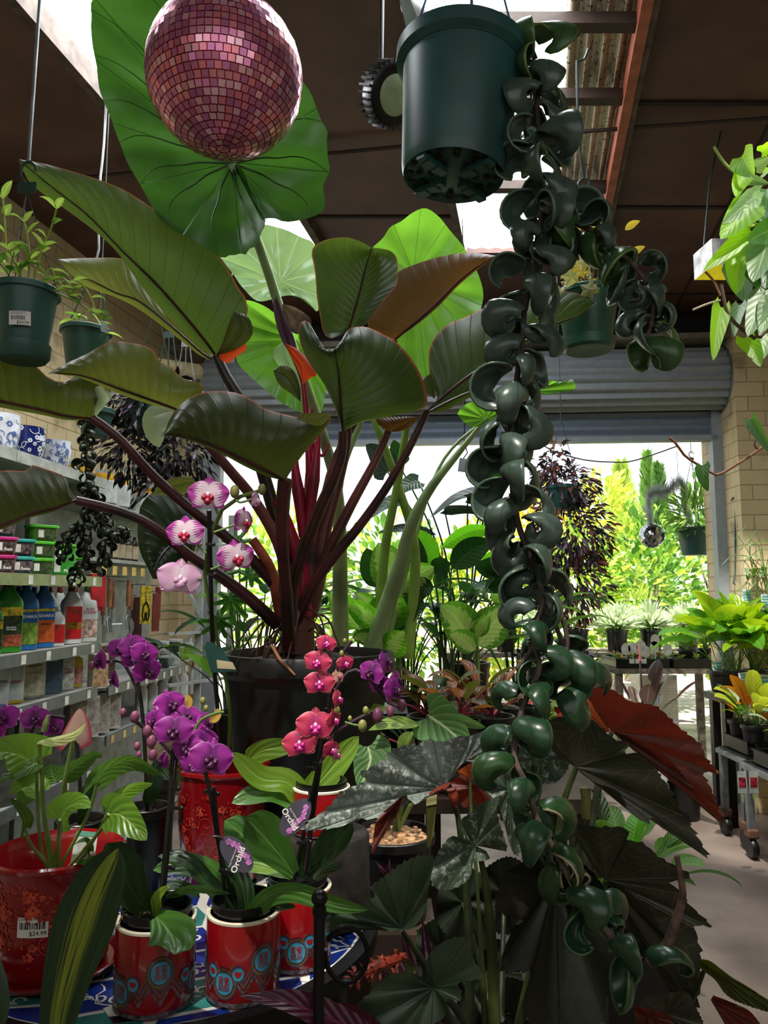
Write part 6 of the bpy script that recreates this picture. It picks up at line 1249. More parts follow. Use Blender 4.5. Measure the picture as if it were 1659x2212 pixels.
def hang(px,py,off,name,label,cat,w,h,m,extra=None,d=.012):
    k=(829-px)/1600; Y=(1.7465+off*.9)/(.085+k); p=SF(Y,W(px,py,Y).z,off); n,r=frame(p); t=thing(name,label,cat,p)
    rbox(MB(),p-UP*h,w,d,0,h,n,r,1,1,0,.2).build('body',m,t)
    MB().tube([p-UP*.01,p+UP*.01,p+UP*.012+SN*(.36-off)],.003,6).build('peg_hook',Msteel,t)
    if extra: extra(t,p,n,r)
def snip(t,p,n,r):
    for s in(-1,1): MB().tube(cr([p-UP*.1+n*.01,p-UP*.14+r*s*.02+n*.01,p-UP*.2+r*s*.022+n*.01,p-UP*.22+r*s*.008+n*.01,p-UP*.17+r*s*.004+n*.01],14),.0045,6).build('snip_handle',Mblk,t)
    MB().poly([p-UP*.1+n*.009+r*-.006,p-UP*.1+n*.009+r*.006,p-UP*.03+n*.009]).build('snip_blade',Mtine,t,smooth=False)
hang(322,1266,.2,'snips_packet','yellow carded packet of black garden snips','packet',.075,.24,Lye,snip)
hang(345,1282,.2,'leather_sheath','rust brown leather sheath hanging beside the yellow packet','sheath',.05,.25,pm('rust leather','#7a2f1e',.6))
hang(350,1268,.26,'leather_sheath','brighter red brown sheath with slim red strap','sheath',.04,.22,pm('red leather','#9a2f1e',.6))
hang(216,1240,.06,'red_glove','red garden glove hanging at the shelf end','glove',.08,.17,pm('red fabric','#a8141c',.7),lambda t,p,n,r:[MB().tube(cr([p-UP*.13+r*(-.03+i*.018),p-UP*.19+r*(-.032+i*.019)],4),[.011,.008],8).build('finger',pm('red fabric','#a8141c',.7),t) for i in range(4)],.02)
hang(304,1290,.3,'leather_pouch','dark maroon pouch hanging behind the tools','pouch',.09,.26,pm('maroon leather','#4a1a1a',.6))
# white rack with crossed bracing
rk=thing('wire_rack','white angle iron rack with crossed brace beside the black tub','rack',(-1.0,4.95,0))
def bar(a,b,w,m,par_,nm): 
    a,b=V(a),V(b); d=(b-a); MB().box((a+b)/2,(w,w*.5,d.length),M=d.to_track_quat('Z','Y').to_matrix()).build(nm,m,par_,smooth=False)
for x in(434,): p=W(x,1180,4.9); bar((p.x,p.y,0),(p.x,p.y,2.),.045,Msh,rk,'upright')
p=W(500,1180,5.3); bar((p.x,p.y,0),(p.x,p.y,2.),.045,Msh,rk,'upright')
for py in(1180,1360,1460): bar(W(360,py+12*(py-1280)/100,4.6),W(520,py,5.3),.035,Msh,rk,'shelf_rail')
bar(W(400,1265,4.9),W(440,1345,4.9),.035,Msh,rk,'brace'); bar(W(440,1350,4.9),W(400,1385,4.9),.035,Msh,rk,'brace')
# ================= middle plants
def bench(name,label,x0,x1,y0,y1,z,m=None,cat='bench'):
    t=thing(name,label,cat,((x0+x1)/2,(y0+y1)/2,0)); m=m or Mdark
    MB().box(((x0+x1)/2,(y0+y1)/2,z-.02),(x1-x0,y1-y0,.04)).build('bench_top',m,t,smooth=False)
    for x in(x0+.05,x1-.05):
        for y in(y0+.05,y1-.05): MB().box((x,y,(z-.04)/2),(.05,.05,z-.04)).build('leg',m,t,smooth=False)
    return t
bench('plant_bench','dark bench under the crowded foliage plants beyond the black tub',.12,.74,2.62,3.75,.78)
bench('plant_bench','dark bench behind the black tub on its left side',-.85,-.0,2.75,3.7,.78)
def rosette(name,label,cat,c,pr,ph,leaves,mat,smat,Y,mats=None,prof='oval',fold=.25,lobe=0.,pmat=None,droop=.3,st_=True,lname='leaf'):
    # c: pot rim centre in the world; leaves: (base px, tip px, width px)
    t=thing(name,label,cat,(c[0],c[1],c[2]-ph)); pot(t,c,pr,ph,pmat or Mpot,n=28)
    for L in leaves:
        b,tp,w=L[:3]; m=L[3] if len(L)>3 else mat; rl=L[4] if len(L)>4 else U(-.3,.3); y0=Y+U(-.08,.08)
        mid=((b[0]+tp[0])/2+U(-.06,.06)*w,(b[1]+tp[1])/2-.12*abs(tp[0]-b[0]))
        PXL(t,m,[b,mid,tp],w,y0,y0-.06,prof,fold,rl,lobe,12,cup=.05,name=lname)
        if st_:
            q=W(*b,y0); MB().tube(cr([V(c)+V((U(-.02,.02),U(-.02,.02),-.02)),V((c[0]+(q.x-c[0])*.45,c[1]+(q.y-c[1])*.4,c[2]+(q.z-c[2])*.6)),q],10),[.006,.0035],6).build('leaf_stalk',smat,t)
    return t
def K(x,y): return (680+x/2.676,1060+y/2.676)
Mdf=leafM('dieffenbachia leaf','#3f6a22','#cfe08a',n=8,sl=2.4,va=.35,trans=.4,tc='#7ac028',rough=.36,center='#b8cc7a',cw=.62); Mdf2=leafM('lime dieffenbachia leaf','#5a9a2a','#e0eca0',n=8,sl=2.2,va=.3,trans=.5,tc='#8ae020',rough=.34,center='#dcea90',cw=.5); Mdk=leafM('dark glossy leaf','#1c3a1e','#33552c',n=9,sl=2.2,va=.35,trans=.2,tc='#3a7a20',rough=.35); Mbn=leafM('sunlit banana leaf','#4a8f22','#6fae3a',n=14,sl=1.2,va=.3,trans=.55,tc='#7fe01a',rough=.35); Mdkgrey=leafM('dark slate leaf','#26342f','#3c4a40',n=8,sl=2.2,va=.4,trans=.12,tc='#3a5a30',rough=.38)
Mst2=pm('green plant stalk','#5f8440',.5,var=.2); Mst3=pm('dark plant stalk','#2f4424',.5,var=.2)
zb=.78
def onb(px,Y,z): return V((W(px,1400,Y).x,Y,z))
rosette('dieffenbachia','lime dieffenbachia with yellow centred leaves at the right of the black tub','plant',onb(775,2.62,1.2),.085,.15,[(K(245,800),K(85,590),62,Mdf2),(K(370,800),K(180,650),52,Mdf2),(K(405,800),K(470,575),92,Mdf2,.0),(K(430,960),K(520,815),62,Mdf2),(K(370,880),K(215,850),40,Mdf),(K(440,800),K(620,620),60,Mdk),(K(380,770),K(240,590),50,Mdf)],Mdf2,Mst2,2.55)
tq=bench('pot_crate','upturned black crate lifting the lime dieffenbachia',-.24,.08,2.52,2.78,1.049,Mblk,'crate')
rosette('dieffenbachia','tall dieffenbachia with one broad pale leaf standing upright','plant',onb(860,2.95,1.06),.09,.28,[(K(450,580),K(365,300),82,Mdf,.1),(K(510,590),K(690,440),66,Mdf),(K(560,600),K(690,560),52,Mdk),(K(500,620),K(600,730),60,Mdk),(K(470,600),K(590,480),40,Mdk),(K(350,560),K(300,330),50,Mdk)],Mdf,Mst2,2.9)
rosette('dieffenbachia','dieffenbachia with two big pale leaves in a V above the red foliage','plant',onb(1035,2.85,1.0),.09,.22,[(K(920,880),K(725,660),84,Mdf,.1),(K(945,900),K(1115,685),84,Mdf,-.1),(K(930,830),K(820,670),40,Mdf),(K(935,840),K(1010,720),36,Mdf),(K(930,920),K(780,830),50,Mdf)],Mdf,Mst2,2.8)
rosette('banana_plant','young banana like plant with sunlit ribbed leaves','plant',onb(960,3.35,1.0),.1,.22,[(K(690,440),K(535,215),58,Mbn,.3),(K(735,330),K(1070,225),44,Mbn,.5),(K(790,450),K(1050,290),62,Mdk,.2),(K(690,470),K(790,420),46,Mdk),(K(700,560),K(760,380),30,Mdk),(K(640,480),K(560,220),26,Mdk),(K(1000,560),K(1230,610),50,Mdk,.5),(K(980,500),K(1030,380),60,Mdk),(K(1040,500),K(1080,430),60,Mdk)],Mbn,Mst2,3.25,prof='lance')
rosette('dark_alocasia','dark leaved plant with broad slate leaves spread flat in front of the doorway','plant',onb(1010,3.6,1.12),.1,.34,[((1040,1062),(930,1118),34,Mdkgrey,.9),((1010,1075),(1092,1090),40,Mdkgrey,.9),((960,1100),(1080,1128),34,Mdkgrey,.9),((905,1040),(850,1075),46,Mdk,.6),((838,1020),(790,960),70,Mdkgrey,.3),((870,1080),(800,1120),40,Mdk,.7),((930,1160),(815,1152),34,Mdkgrey,.7),((1050,1210),(1170,1180),36,Mbn,.6),((1060,1040),(1090,1005),40,Mdk,.5),((1120,1240),(1230,1270),40,Mdk,.6),((1080,1270),(1000,1290),40,Mdk,.5),((860,1000),(850,950),50,Mdk,.2)],Mdkgrey,Mst3,3.5,prof='heart',lobe=.1)
# grassy dark stalks (peace lilies)
def lily(name,label,c,n,h,r,mat,smat,ll=.26,lw=.085,seed=0,pr=.09):
    t=thing(name,label,'plant',(c[0],c[1],c[2]-.16)); pot(t,c,pr,.16,Mpot,n=24)
    for i in range(n):
        a=2*pi*i/n*2.4+U(-.3,.3); rr_=r*U(.4,1); hh_=h*U(.55,1); tip=V(c)+V((cos(a)*rr_,sin(a)*rr_,hh_))
        MB().tube(cr([V(c)+V((cos(a)*.02,sin(a)*.02,-.02)),V(c)+V((cos(a)*rr_*.35,sin(a)*rr_*.35,hh_*.6)),tip],8),[.004,.0025],5).build('leaf_stalk',smat,t)
        leaf('leaf',t,mat if not isinstance(mat,list) else R.choice(mat),tip,V((cos(a),sin(a),U(.1,.9))),ll*U(.7,1.15),lw*U(.8,1.2),U(.8,1.8),.25,'oval',9,2)
    return t
for i,(px,Y,z,n,h,r,m,lb) in enumerate(((880,3.15,.96,16,.52,.2,[Mdk,Mdk,Mbn],'peace lily clump with long dark stalks right of the red petioles'),(985,3.1,.96,16,.5,.22,[Mdk,Mdk,Mgrn],'peace lily clump at the middle of the foliage bench'),(1110,3.3,.96,14,.5,.24,[Mdk,Mgrn],'peace lily clump half hidden behind the rope plant'),(560,3.2,.96,16,.55,.24,[Mgrn,Mbn,Mdk],'leafy green plant between the shelves and the red petioles'),(640,3.4,.96,12,.6,.2,[Mdk,Mgrn],'leafy plant directly behind the philodendron trunk'),(500,2.95,.96,10,.3,.2,[Mdk,Mgrn],'dark leafy plant beside the white rack'))):
    lily('peace_lily',lb,onb(px,Y,z),n,h,r,m,Mst3)
# monstera left of the tub
mo=thing('monstera','small monstera with split leaves behind the left rim of the tub','plant',onb(505,2.5,1.0))
c=onb(520,2.88,1.0); pot(mo,c,.09,.22,Mpot,n=24)
Mmon=leafM('monstera leaf','#2f5a26','#8ab060',n=7,sl=2.4,va=.4,trans=.35,tc='#6ac02a',rough=.33)
def split(px,py,s,rot,Y):
    ce=W(px,py,Y); mp=mpp(px,py,Y)*s; n=(CAM-ce).normalized(); a=UP.cross(n).normalized(); b=n.cross(a); o=[]
    for i in range(24):
        t=-pi*.92+i/23*pi*1.84; r=1.0*(1+.18*cos(t)) if i%3 else .42; o.append(ce+(a*sin(t+rot)+b*cos(t+rot))*r*mp)
    fan('leaf',ce+(a*sin(rot)+b*cos(rot))*-.3*mp,o,Mmon,mo,4,70,.02,.0,8,closed=True)
    MB().tube(cr([V(c)+V((0,0,-.02)),V(((c[0]+ce.x)/2,(c[1]+ce.y)/2,ce.z)),ce],10),.004,6).build('leaf_stalk',Mst2,mo)
for q in((500,1300,40,2.6,2.6),(470,1345,34,3.6,2.55),(545,1240,34,.4,2.8),(480,1240,30,.9,2.7),(510,1170,30,.2,2.9)): split(*q)
# aglaonema
Mag=leafM('red edged aglaonema leaf','#6a4a26','#c85a4a',edge='#c8505a',n=6,sl=2.4,va=.5,mid=.12,trans=.35,tc='#c07a2a',rough=.36); Mag2=leafM('olive red aglaonema leaf','#3a4420','#a8443c',edge='#b84a4a',n=6,sl=2.4,va=.4,mid=.1,trans=.3,tc='#7a8a2a',rough=.36); Mag3=leafM('speckled dark leaf','#1a2a14','#3a4a24',n=6,va=.2,trans=.15,rough=.35,spots='#7a8a3a')
Mpink=pm('pink stalk','#b84a5a',.45,var=.2)
for (px,py,Y,n,lb,ms) in ((985,1480,2.42,18,'red and olive aglaonema glowing in the middle of the bench',[Mag,Mag,Mag2]),(930,1470,2.5,12,'dark green and red aglaonema left of the glowing one',[Mag2,Mag2,Mdk]),(1060,1470,2.5,14,'red edged aglaonema half behind the rope plant',[Mag2,Mag]),(910,1560,2.3,9,'speckled dark aglaonema low beside the velvet leaves',[Mag3,Mag3,Mdk])):
    c=W(px,py+75,Y); t=thing('aglaonema',lb,'plant',(c.x,c.y,c.z-.15)); pot(t,c,.075,.15,Mpot,n=24)
    for i in range(n):
        a=2*pi*i/n*2.7; d=V((cos(a),sin(a)*.8-.2,U(.35,1.3))); b=c+V((cos(a)*.015,sin(a)*.015,.0)); tp=b+d.normalized()*U(.05,.13)
        MB().tube([b,b.lerp(tp,.5)+V((0,0,.01)),tp],[.004,.003],6).build('leaf_stalk',Mpink,t)
        leaf('leaf',t,R.choice(ms),tp,d,U(.1,.15),U(.04,.055),U(1.,2.2),.3,'lance',9,2,U(-.3,.3))
bench('plant_bench','low dark bench carrying the red aglaonemas',.02,.62,2.2,2.58,.86)
# dark trailing plants
Mtr=leafM('purple trailing leaf','#3a2a3c','#6a5a6a',n=1,vw=.02,va=0,mid=.05,trans=.12,tc='#6a3a5a',rough=.3,center='#6a626c',cw=.25); Mtr2=pm('black green leaf','#141a16',.4,var=.4)
Mtr3=leafM('pink lit trailing leaf','#7a4a44','#a87a70',n=1,va=0,trans=.4,tc='#c87a5a',rough=.4)
def trailer(name,label,c,parts,mats,hookz=3.45,ls=.045,lw=.016,pr=.1,drop=True):
    c=V(c); t=thing(name,label,'hanging plant',c-V((0,0,.14))); pot(t,c,pr,.14,Mgp,n=24)
    for s in(-1,1): MB().tube([c+V((pr*s*.95,0,-.005)),c+V((0,0,.4))],.002,5).build('hanger_wire',Mchain,t)
    MB().tube([c+V((0,0,.4)),V((c.x,c.y,hookz))],.003,5).build('hanger_wire',Mchain,t)
    mb=MB()
    for (o,r,n) in parts: cloud(mb,c+V(o),r,n,ls,lw,0,'lance',.25,1.2,-.5,list(range(len(mats))),3)
    stuff(mb.build('trailing_foliage',mats,t,ang=180)); return t
Y=2.9; c=W(330,860,Y)
trailer('hanging_purple_plant','very dark bushy trailing plant hanging before the left brick wall',c,[((0,0,-.02),(.2,.16,.13),750),((.12,0,-.2),(.18,.14,.14),520),((-.08,0,-.2),(.12,.1,.16),380),((.05,0,-.36),(.12,.1,.12),220)],[Mtr2,Mtr2,Mtr],3.45,.05,.017)
Y=4.2; c=W(1215,1050,Y)
trailer('hanging_purple_plant','dark purple trailing plant hanging in the bright doorway behind the rope plant',c,[((0,0,.0),(.2,.16,.15),450),((.05,0,-.25),(.24,.18,.24),800),((.05,0,-.55),(.2,.16,.22),500),((-.06,0,.12),(.1,.1,.16),160)],[Mtr,Mtr,Mtr2,Mtr3],3.45,.06,.02)
# smaller rope hoya on the left
Y=2.55; c=W(192,905,Y); t=thing('hanging_rope_hoya','thin dark rope plant dangling in front of the lime tubs','hanging plant',c-V((0,0,.1)))
pot(t,c+V((.0,.06,.05)),.06,.1,Mgp,n=24); MB().tube([c+V((0,.06,.05)),V((c.x,c.y+.06,3.45))],.002,5).build('hanger_wire',Mchain,t)
mb=MB()
for pts,n in (([(190,900),(188,960),(186,1020),(196,1080),(180,1130),(185,1200),(160,1250)],60),([(200,1040),(215,1090),(228,1150),(225,1200),(215,1225)],28),([(220,1130),(250,1150),(280,1150)],14),([(170,1130),(145,1170),(140,1200)],14)):
    sp=P3(pts,Y); MB().tube(cr(sp,24),.004,6).build('vine',Mvine2,t); hoya_strand(t,sp,n,.5,lambda q:0,mb=mb)
stuff(mb.build('curled_foliage',[hoyaM('dark hoya leaf','#27331f','#3f4c30')],t,ang=180))
for o in HP: bpy.data.objects.remove(o)
# ---- cool metal pipes and hooks along the left wall, little hangers
pp=thing('wall_pipe','fat beige pipe running along the left brick wall','pipe',W(430,800,4.9))
MB().tube([W(330,790,4.6),W(425,803,5.0)],.055,16).build('pipe',pm('beige pipe','#a89a74',.5),pp)
for i,(px,py,Y) in enumerate(((365,725,3.4),(402,745,3.8),(497,780,4.0))):
    p=W(px,py,Y); t=thing('empty_hanger',('empty dark green pot hanger near the long left wall, first of three','empty pale pot hanger second along the left wall','empty green pot hanger nearest the red leaf stalks')[i],'hanger',p)
    MB().prism([(p.x-.025,p.y-.002),(p.x+.025,p.y-.002),(p.x+.025,p.y+.002),(p.x-.025,p.y+.002)],p.z-.01,p.z+.02).tube(cr([p+V((0,0,.02)),p+V((-.02,0,.05)),p+V((0,0,.08)),p+V((.02,0,.06))],12),.005,6).build('hook',Mchain if i!=1 else Msteel,t)
    for s in(-1,0,1): MB().tube(cr([p+V((s*.02,0,-.01)),p+V((s*.05,0,-.2)),p+V((s*.09,0,-.3))],8),.003,5).build('strand',Mchain if i!=1 else Msteel,t)
    MB().tube([p+V((0,0,.08)),V((p.x,p.y,3.48))],.0025,5).build('wire',Msteel,t)
# ================= right-hand trolleys
Mrust=pm('rusty steel','#6a4a3a',.7,.3,var=.4); Mconc=pm('rough concrete','#8f877c',.85,var=.25,bump=.6,sc=30)
def trolley(label,x0,x1,y0,y1,z,lean=0.):
    t=thing('plant_trolley',label,'trolley',((x0+x1)/2,(y0+y1)/2,0))
    for a,b in(((x0,y0),(x0,y1)),((x0,y0),(x1,y0)),((x1,y0),(x1,y1)),((x0,y1),(x1,y1))): bar((*a,z-.03),(*b,z-.03),.05,Msteel,t,'rail')
    MB().box(((x0+x1)/2,(y0+y1)/2,z-.012),(x1-x0,y1-y0,.012)).build('deck',Mblk,t,smooth=False)
    for x in(x0,x1):
        for y in(y0+.04,y1-.04):
            MB().box((x,y,(z-.03+.16)/2),(.035,.035,z-.03-.16)).build('leg',Msteel,t,smooth=False)
            w_=MB().lathe([(.001,-.018),(.05,-.018),(.056,-.01),(.056,.01),(.05,.018),(.001,.018)],(x,y,.056),20,ax=V((1,0,0))).build('castor',Mblk,t)
            MB().box((x,y,.135),(.06,.07,.05)).build('castor_fork',Mrust,w_,smooth=False,bev=.01)
    return t
trolley('near steel plant trolley on castors at the right edge',2.02,2.46,3.35,4.28,.52)
trolley('far steel plant trolley on castors behind the near one',2.06,2.48,4.34,4.68,.52)
kb=thing('concrete_block','rough concrete plinth on the floor under the near trolley','block',(2.24,3.82,0)); MB().box((2.24,3.82,.13),(.32,.66,.26)).build('block',Mconc,kb,smooth=False,bev=.01)
def tray(label,x0,x1,y0,y1,z,h=.07):
    t=thing('seedling_tray',label,'tray',((x0+x1)/2,(y0+y1)/2,z)); cx,cy=(x0+x1)/2,(y0+y1)/2
    mb=MB().box((cx,cy,z+.005),(x1-x0,y1-y0,.008))
    for x in(x0,x1): mb.box((x,cy,z+h/2),(.01,y1-y0,h))
    for y in(y0,y1): mb.box((cx,y,z+h/2),(x1-x0,.01,h))
    for x in(x0,x1): mb.box((x,cy,z+h),(.022,y1-y0+.02,.008))
    for y in(y0,y1): mb.box((cx,y,z+h),(x1-x0+.02,.022,.008))
    return mb.build('tray',Mnp,t,smooth=False)
tray('black tray on the near trolley front',2.04,2.44,3.4,4.2,.522); tray('black tray on the far trolley front',2.09,2.46,4.37,4.65,.522)
Mcro=leafM('yellow croton leaf','#a8b83a','#e0d86a',n=7,va=.4,trans=.45,tc='#d8e83a',rough=.33); Mcro2=leafM('orange croton leaf','#c07a1e','#8a3a1e',n=7,va=.4,trans=.4,tc='#e8901e',rough=.35); Mmint=leafM('grey green mint leaf','#7f9a72','#a8bc98',n=5,va=.3,trans=.3,tc='#a8d080',rough=.4)
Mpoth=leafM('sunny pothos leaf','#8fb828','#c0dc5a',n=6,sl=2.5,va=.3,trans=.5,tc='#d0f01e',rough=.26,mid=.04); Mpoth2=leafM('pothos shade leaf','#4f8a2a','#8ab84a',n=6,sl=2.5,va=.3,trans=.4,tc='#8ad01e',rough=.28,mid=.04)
def potted(name,label,cat,c,pr,ph,n,mats,ll,lw,prof='oval',el=(.2,1.2),st_len=.1,lobe=0.,droop=1.2,lift=0.,smat=None,pmat=None,parts=True,bias=None):
    c=V(c); t=thing(name,label,cat,(c.x,c.y,c.z-ph)); pot(t,c,pr,ph,pmat or Mpot,n=24); mb=MB(); sm=MB()
    for i in range(n):
        d=rdir(*el)+(V(bias) if bias else V((0,0,0))); b=c+V((U(-.3,.3)*pr,U(-.3,.3)*pr,-.01)); tp=c+V((0,0,lift))+d.normalized()*st_len*U(.5,1.1)
        q=parts and MB() or sm; q.tube([b,b.lerp(tp,.5)+V((0,0,.012)),tp],[.003,.002],5)
        if parts: q.build('stem',smat or Mst2,t)
        if parts: leaf('leaf',t,R.choice(mats),tp,d,ll*U(.7,1.15),lw*U(.8,1.2),droop*U(.6,1.3),.25,prof,9,2,U(-.5,.5),lobe)
        else: blade(mb,tp,d,ll*U(.7,1.15),lw*U(.8,1.2),droop*U(.6,1.3),.25,prof,4,1,U(-.5,.5),lobe,R.randrange(len(mats)))
    if not parts: sm.build('stem',smat or Mst2,t); mb.build('foliage',mats,t,ang=180)
    return t
# front croton and companions on the trolleys
zt=.535
for (px,py,Y,n,nm,lb,ms,ll,lw,sl) in ((1575,1640,4.42,14,'croton','yellow and orange leaved croton at the near end of the far trolley',[Mcro,Mcro,Mcro2],.22,.085,.16),(1530,1640,4.58,10,'prayer_plant','green patterned plant left of the yellow croton',[Mgrn,Mmint],.16,.07,.12),(1640,1650,4.0,26,'mint_pot','grey green bushy herb with red picture tags on the near trolley',[Mmint,Mmint,Mgrn],.09,.045,.14),(1645,1560,4.5,10,'croton','orange red croton half cut off by the right edge',[Mcro2,Mcro],.18,.07,.14),(1655,1700,3.75,14,'mint_pot','glossy dark green herb nearest on the near trolley',[Mgrn,Mmint],.1,.05,.12)):
    p=W(px,py,Y); potted(nm,lb,'plant',(max(p.x,2.16),Y,zt+.15),.075,.15,n,ms,ll,lw,'oval',(.3,1.2),sl)
# pothos shelf above
bench('plant_bench','tall dark slatted bench with black shelf edges at the right wall',2.12,2.9,4.74,5.02,.8,Mblk)
zt2=.802
for (px,Y,n,lb) in ((1590,4.87,16,'sunny yellow green pothos furthest along the high right bench'),(1632,4.87,22,'big lime pothos with drooping leaves in the middle of the right bench'),(1668,4.87,16,'pale pothos nearest on the high right bench'),(1560,4.87,10,'small mixed green plant at the left end of the high right bench')):
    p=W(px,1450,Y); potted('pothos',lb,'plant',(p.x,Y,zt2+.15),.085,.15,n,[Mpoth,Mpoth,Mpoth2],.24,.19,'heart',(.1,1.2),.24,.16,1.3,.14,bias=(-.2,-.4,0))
for i,(px,py,Y) in enumerate(((1613,1290,5.0),(1655,1300,4.9),(1550,1445,4.9),(1648,1480,4.72),(1608,1470,4.72))):
    p=W(px,py,Y); t=thing('price_tag',('white and blue price tag hanging under the highest pothos leaves','white and blue tag touching the right edge above the pothos','blue white tag at the left end of the pothos bench','large blue white tag low on the right edge','dim tag between the pothos pots')[i],'tag',p); s=1 if i!=3 else 1.3
    MB().box(p,(.062*s,.003,.1*s),M=Matrix.Rotation(U(-.2,.2),3,'Y')).build('card',pm('white card','#c9ccc6',.5),t,smooth=False)
    mb=MB()
    for k in range(4): mb.box(p+V((0,-.003,.035*s-k*.018*s)),(.05*s,.001,.009*s))
    mb.build('blue_print',pm('aqua print','#3aa0b8',.5),t,smooth=False)
    MB().tube([p+V((0,0,.05*s)),p+V((.01,.02,.1*s))],.0015,5).build('tie',Mclip,t)
for i,(px,py,Y) in enumerate(((1603,1690,4.0),(1628,1690,3.95))):
    p=W(px,py,Y); t=thing('picture_tag',('small tag with red flower picture left of its twin','red flower picture tag nearer the right edge')[i],'tag',p)
    MB().box(p,(.045,.003,.11)).build('card',pm('white card','#c9ccc6',.5),t,smooth=False); MB().box(p+V((0,-.003,.0)),(.036,.001,.05)).build('flower_picture',pm('red flower picture','#b82a3a',.5,var=.5,sc=60),t,smooth=False); MB().poly([p+V((-.012,0,-.055)),p+V((.012,0,-.055)),p+V((0,0,-.11))]).build('point',pm('pale green tip','#b8cc8a',.5),t,smooth=False)
# trailing plant on the brick pier
p=W(1640,1190,4.9); t=thing('climbing_plant','thin stringy climbing plant against the right brick pier','plant',V((p.x,4.9,.802)))
pot(t,V((p.x+.12,4.93,.942)),.07,.14,Mpot,n=24)
for i in range(16):
    a=V((p.x+.12+U(-.04,.04),4.93,.94)); b=V((p.x+U(-.2,.15),4.88+U(-.15,.08),U(1.3,1.9))); MB().tube(cr([a,a.lerp(b,.6)+V((U(-.1,.1),0,.1)),b,b+V((U(-.15,0),0,-.08))],10),.003,5).build('stem',Mst2,t)
    for k in range(2): leaf('leaf',t,R.choice([Mgrn,Mpoth2,Mmint]),b.lerp(a,U(0,.5)),rdir(-.3,.6),U(.09,.15),U(.03,.05),1.8,.25,'lance',8,2)
# floor pot in the aisle and rubber plant
p=WZ(1482,1768,0); potted('aisle_plant','black pot with yellow green leaves standing alone on the aisle floor','plant',(p.x,p.y,.24),.105,.24,7,[Mcro,Mcro2,Mgrn],.2,.1,'heart',(.3,1.2),.16,.1)
t=thing('white_oval_tag','blank white oval tag stuck beside the aisle pot','tag',W(1430,1680,4.75)); q=W(1430,1680,4.72); MB().poly([q+V((cos(a)*.035,0,sin(a)*.05)) for a in [2*pi*i/24 for i in range(24)]]).build('card',pm('white card','#c9ccc6',.5),t,smooth=False); MB().tube([q-UP*.05,q-UP*.3],.003,5).build('stake',Mlab,t)
Mrub=leafM('rubber plant leaf','#3f3a38','#8a5a58',n=1,va=0,mid=.06,trans=.15,tc='#7a4a4a',rough=.3); Mrub2=leafM('pink variegated rubber leaf','#6a5a54','#b87a74',n=1,va=0,mid=.06,trans=.2,tc='#b87a74',rough=.35,center='#5a5a4a',cw=.4)
p=WZ(1405,1800,0); 
t=potted('rubber_plant','dark pinkish rubber plant behind the jagged red begonia leaf','plant',(1.72,5.0,.32),.12,.32,18,[Mrub,Mrub2],.2,.1,'oval',(.0,1.3),.3,0,.6,.22)
MB().tube(cr([V((1.72,5.0,.3)),V((1.7,4.98,.75)),V((1.69,4.97,1.02))],10),[.012,.006],8).build('trunk',Mrub,t); MB().tube([V((1.69,4.97,1.0)),V((1.69,4.97,1.12))],[.008,.001],6).build('new_shoot',pm('pink shoot','#c04a5a',.4),t)
# low bench with bedding begonias
bench('plant_bench','low bench of small red flowering plants beside the doorway',0.72,1.14,3.9,5.0,.62)
bench('plant_bench','sunlit timber bench of violet bedding left of the outdoor trays',1.12,1.8,6.05,6.7,.74,pm('weathered timber','#6f675a',.8,var=.3))
Mbeg=leafM('bedding leaf','#6a8a3a','#a8b85a',n=4,va=.3,trans=.35,tc='#a8d83a',rough=.4); Mbr=pm('red petals','#c8242a',.5,var=.2); Mpur=pm('violet foliage','#5a3a6a',.4,var=.5)
for i in range(4):
    for j in range(3):
        x,y=(.8+j*.13,4.02+i*.22,) if i<2 else (1.22+j*.23,6.2+(i-2)*.28); dark=(i>1)
        k=i*3+j; t=potted('bedding_plant','small pot of violet leaved bedding on the sunlit bench' if dark else 'small pot of red flowering bedding on the low bench','plant',(x,y,.725 if not dark else .845),.055,.1,30,[Mpur,Mtr] if dark else [Mbeg,Mbeg,Mbr],.07,.045,'oval',(.1,1.3),.1,parts=False); t['group']='violet bedding pots' if dark else 'red bedding pots'
# ground cover plants around the begonia foot
p=WZ(1420,2130,0)
t=potted('variegated_vine','cream speckled variegated vine on the floor below the begonia','plant',(.72,1.75,.2),.09,.2,16,[leafM('cream marbled leaf','#4f8a4a','#c8d8a0',n=5,va=.3,trans=.3,tc='#8ad07a',rough=.4,spots='#d8e0b0'),Mgrn],.13,.08,'heart',(-.1,.9),.2,.12,1.6)
t=potted('low_green_plant','small green leafy plant in the aisle behind the cut begonia cane','plant',(.86,2.75,.42),.09,.2,20,[Mgrn,Mdgrn,Mbn],.16,.07,'oval',(.1,1.2),.2)
MB().box((.86,2.75,.11),(.22,.22,.219)).build('crate',Mblk,t,smooth=False)
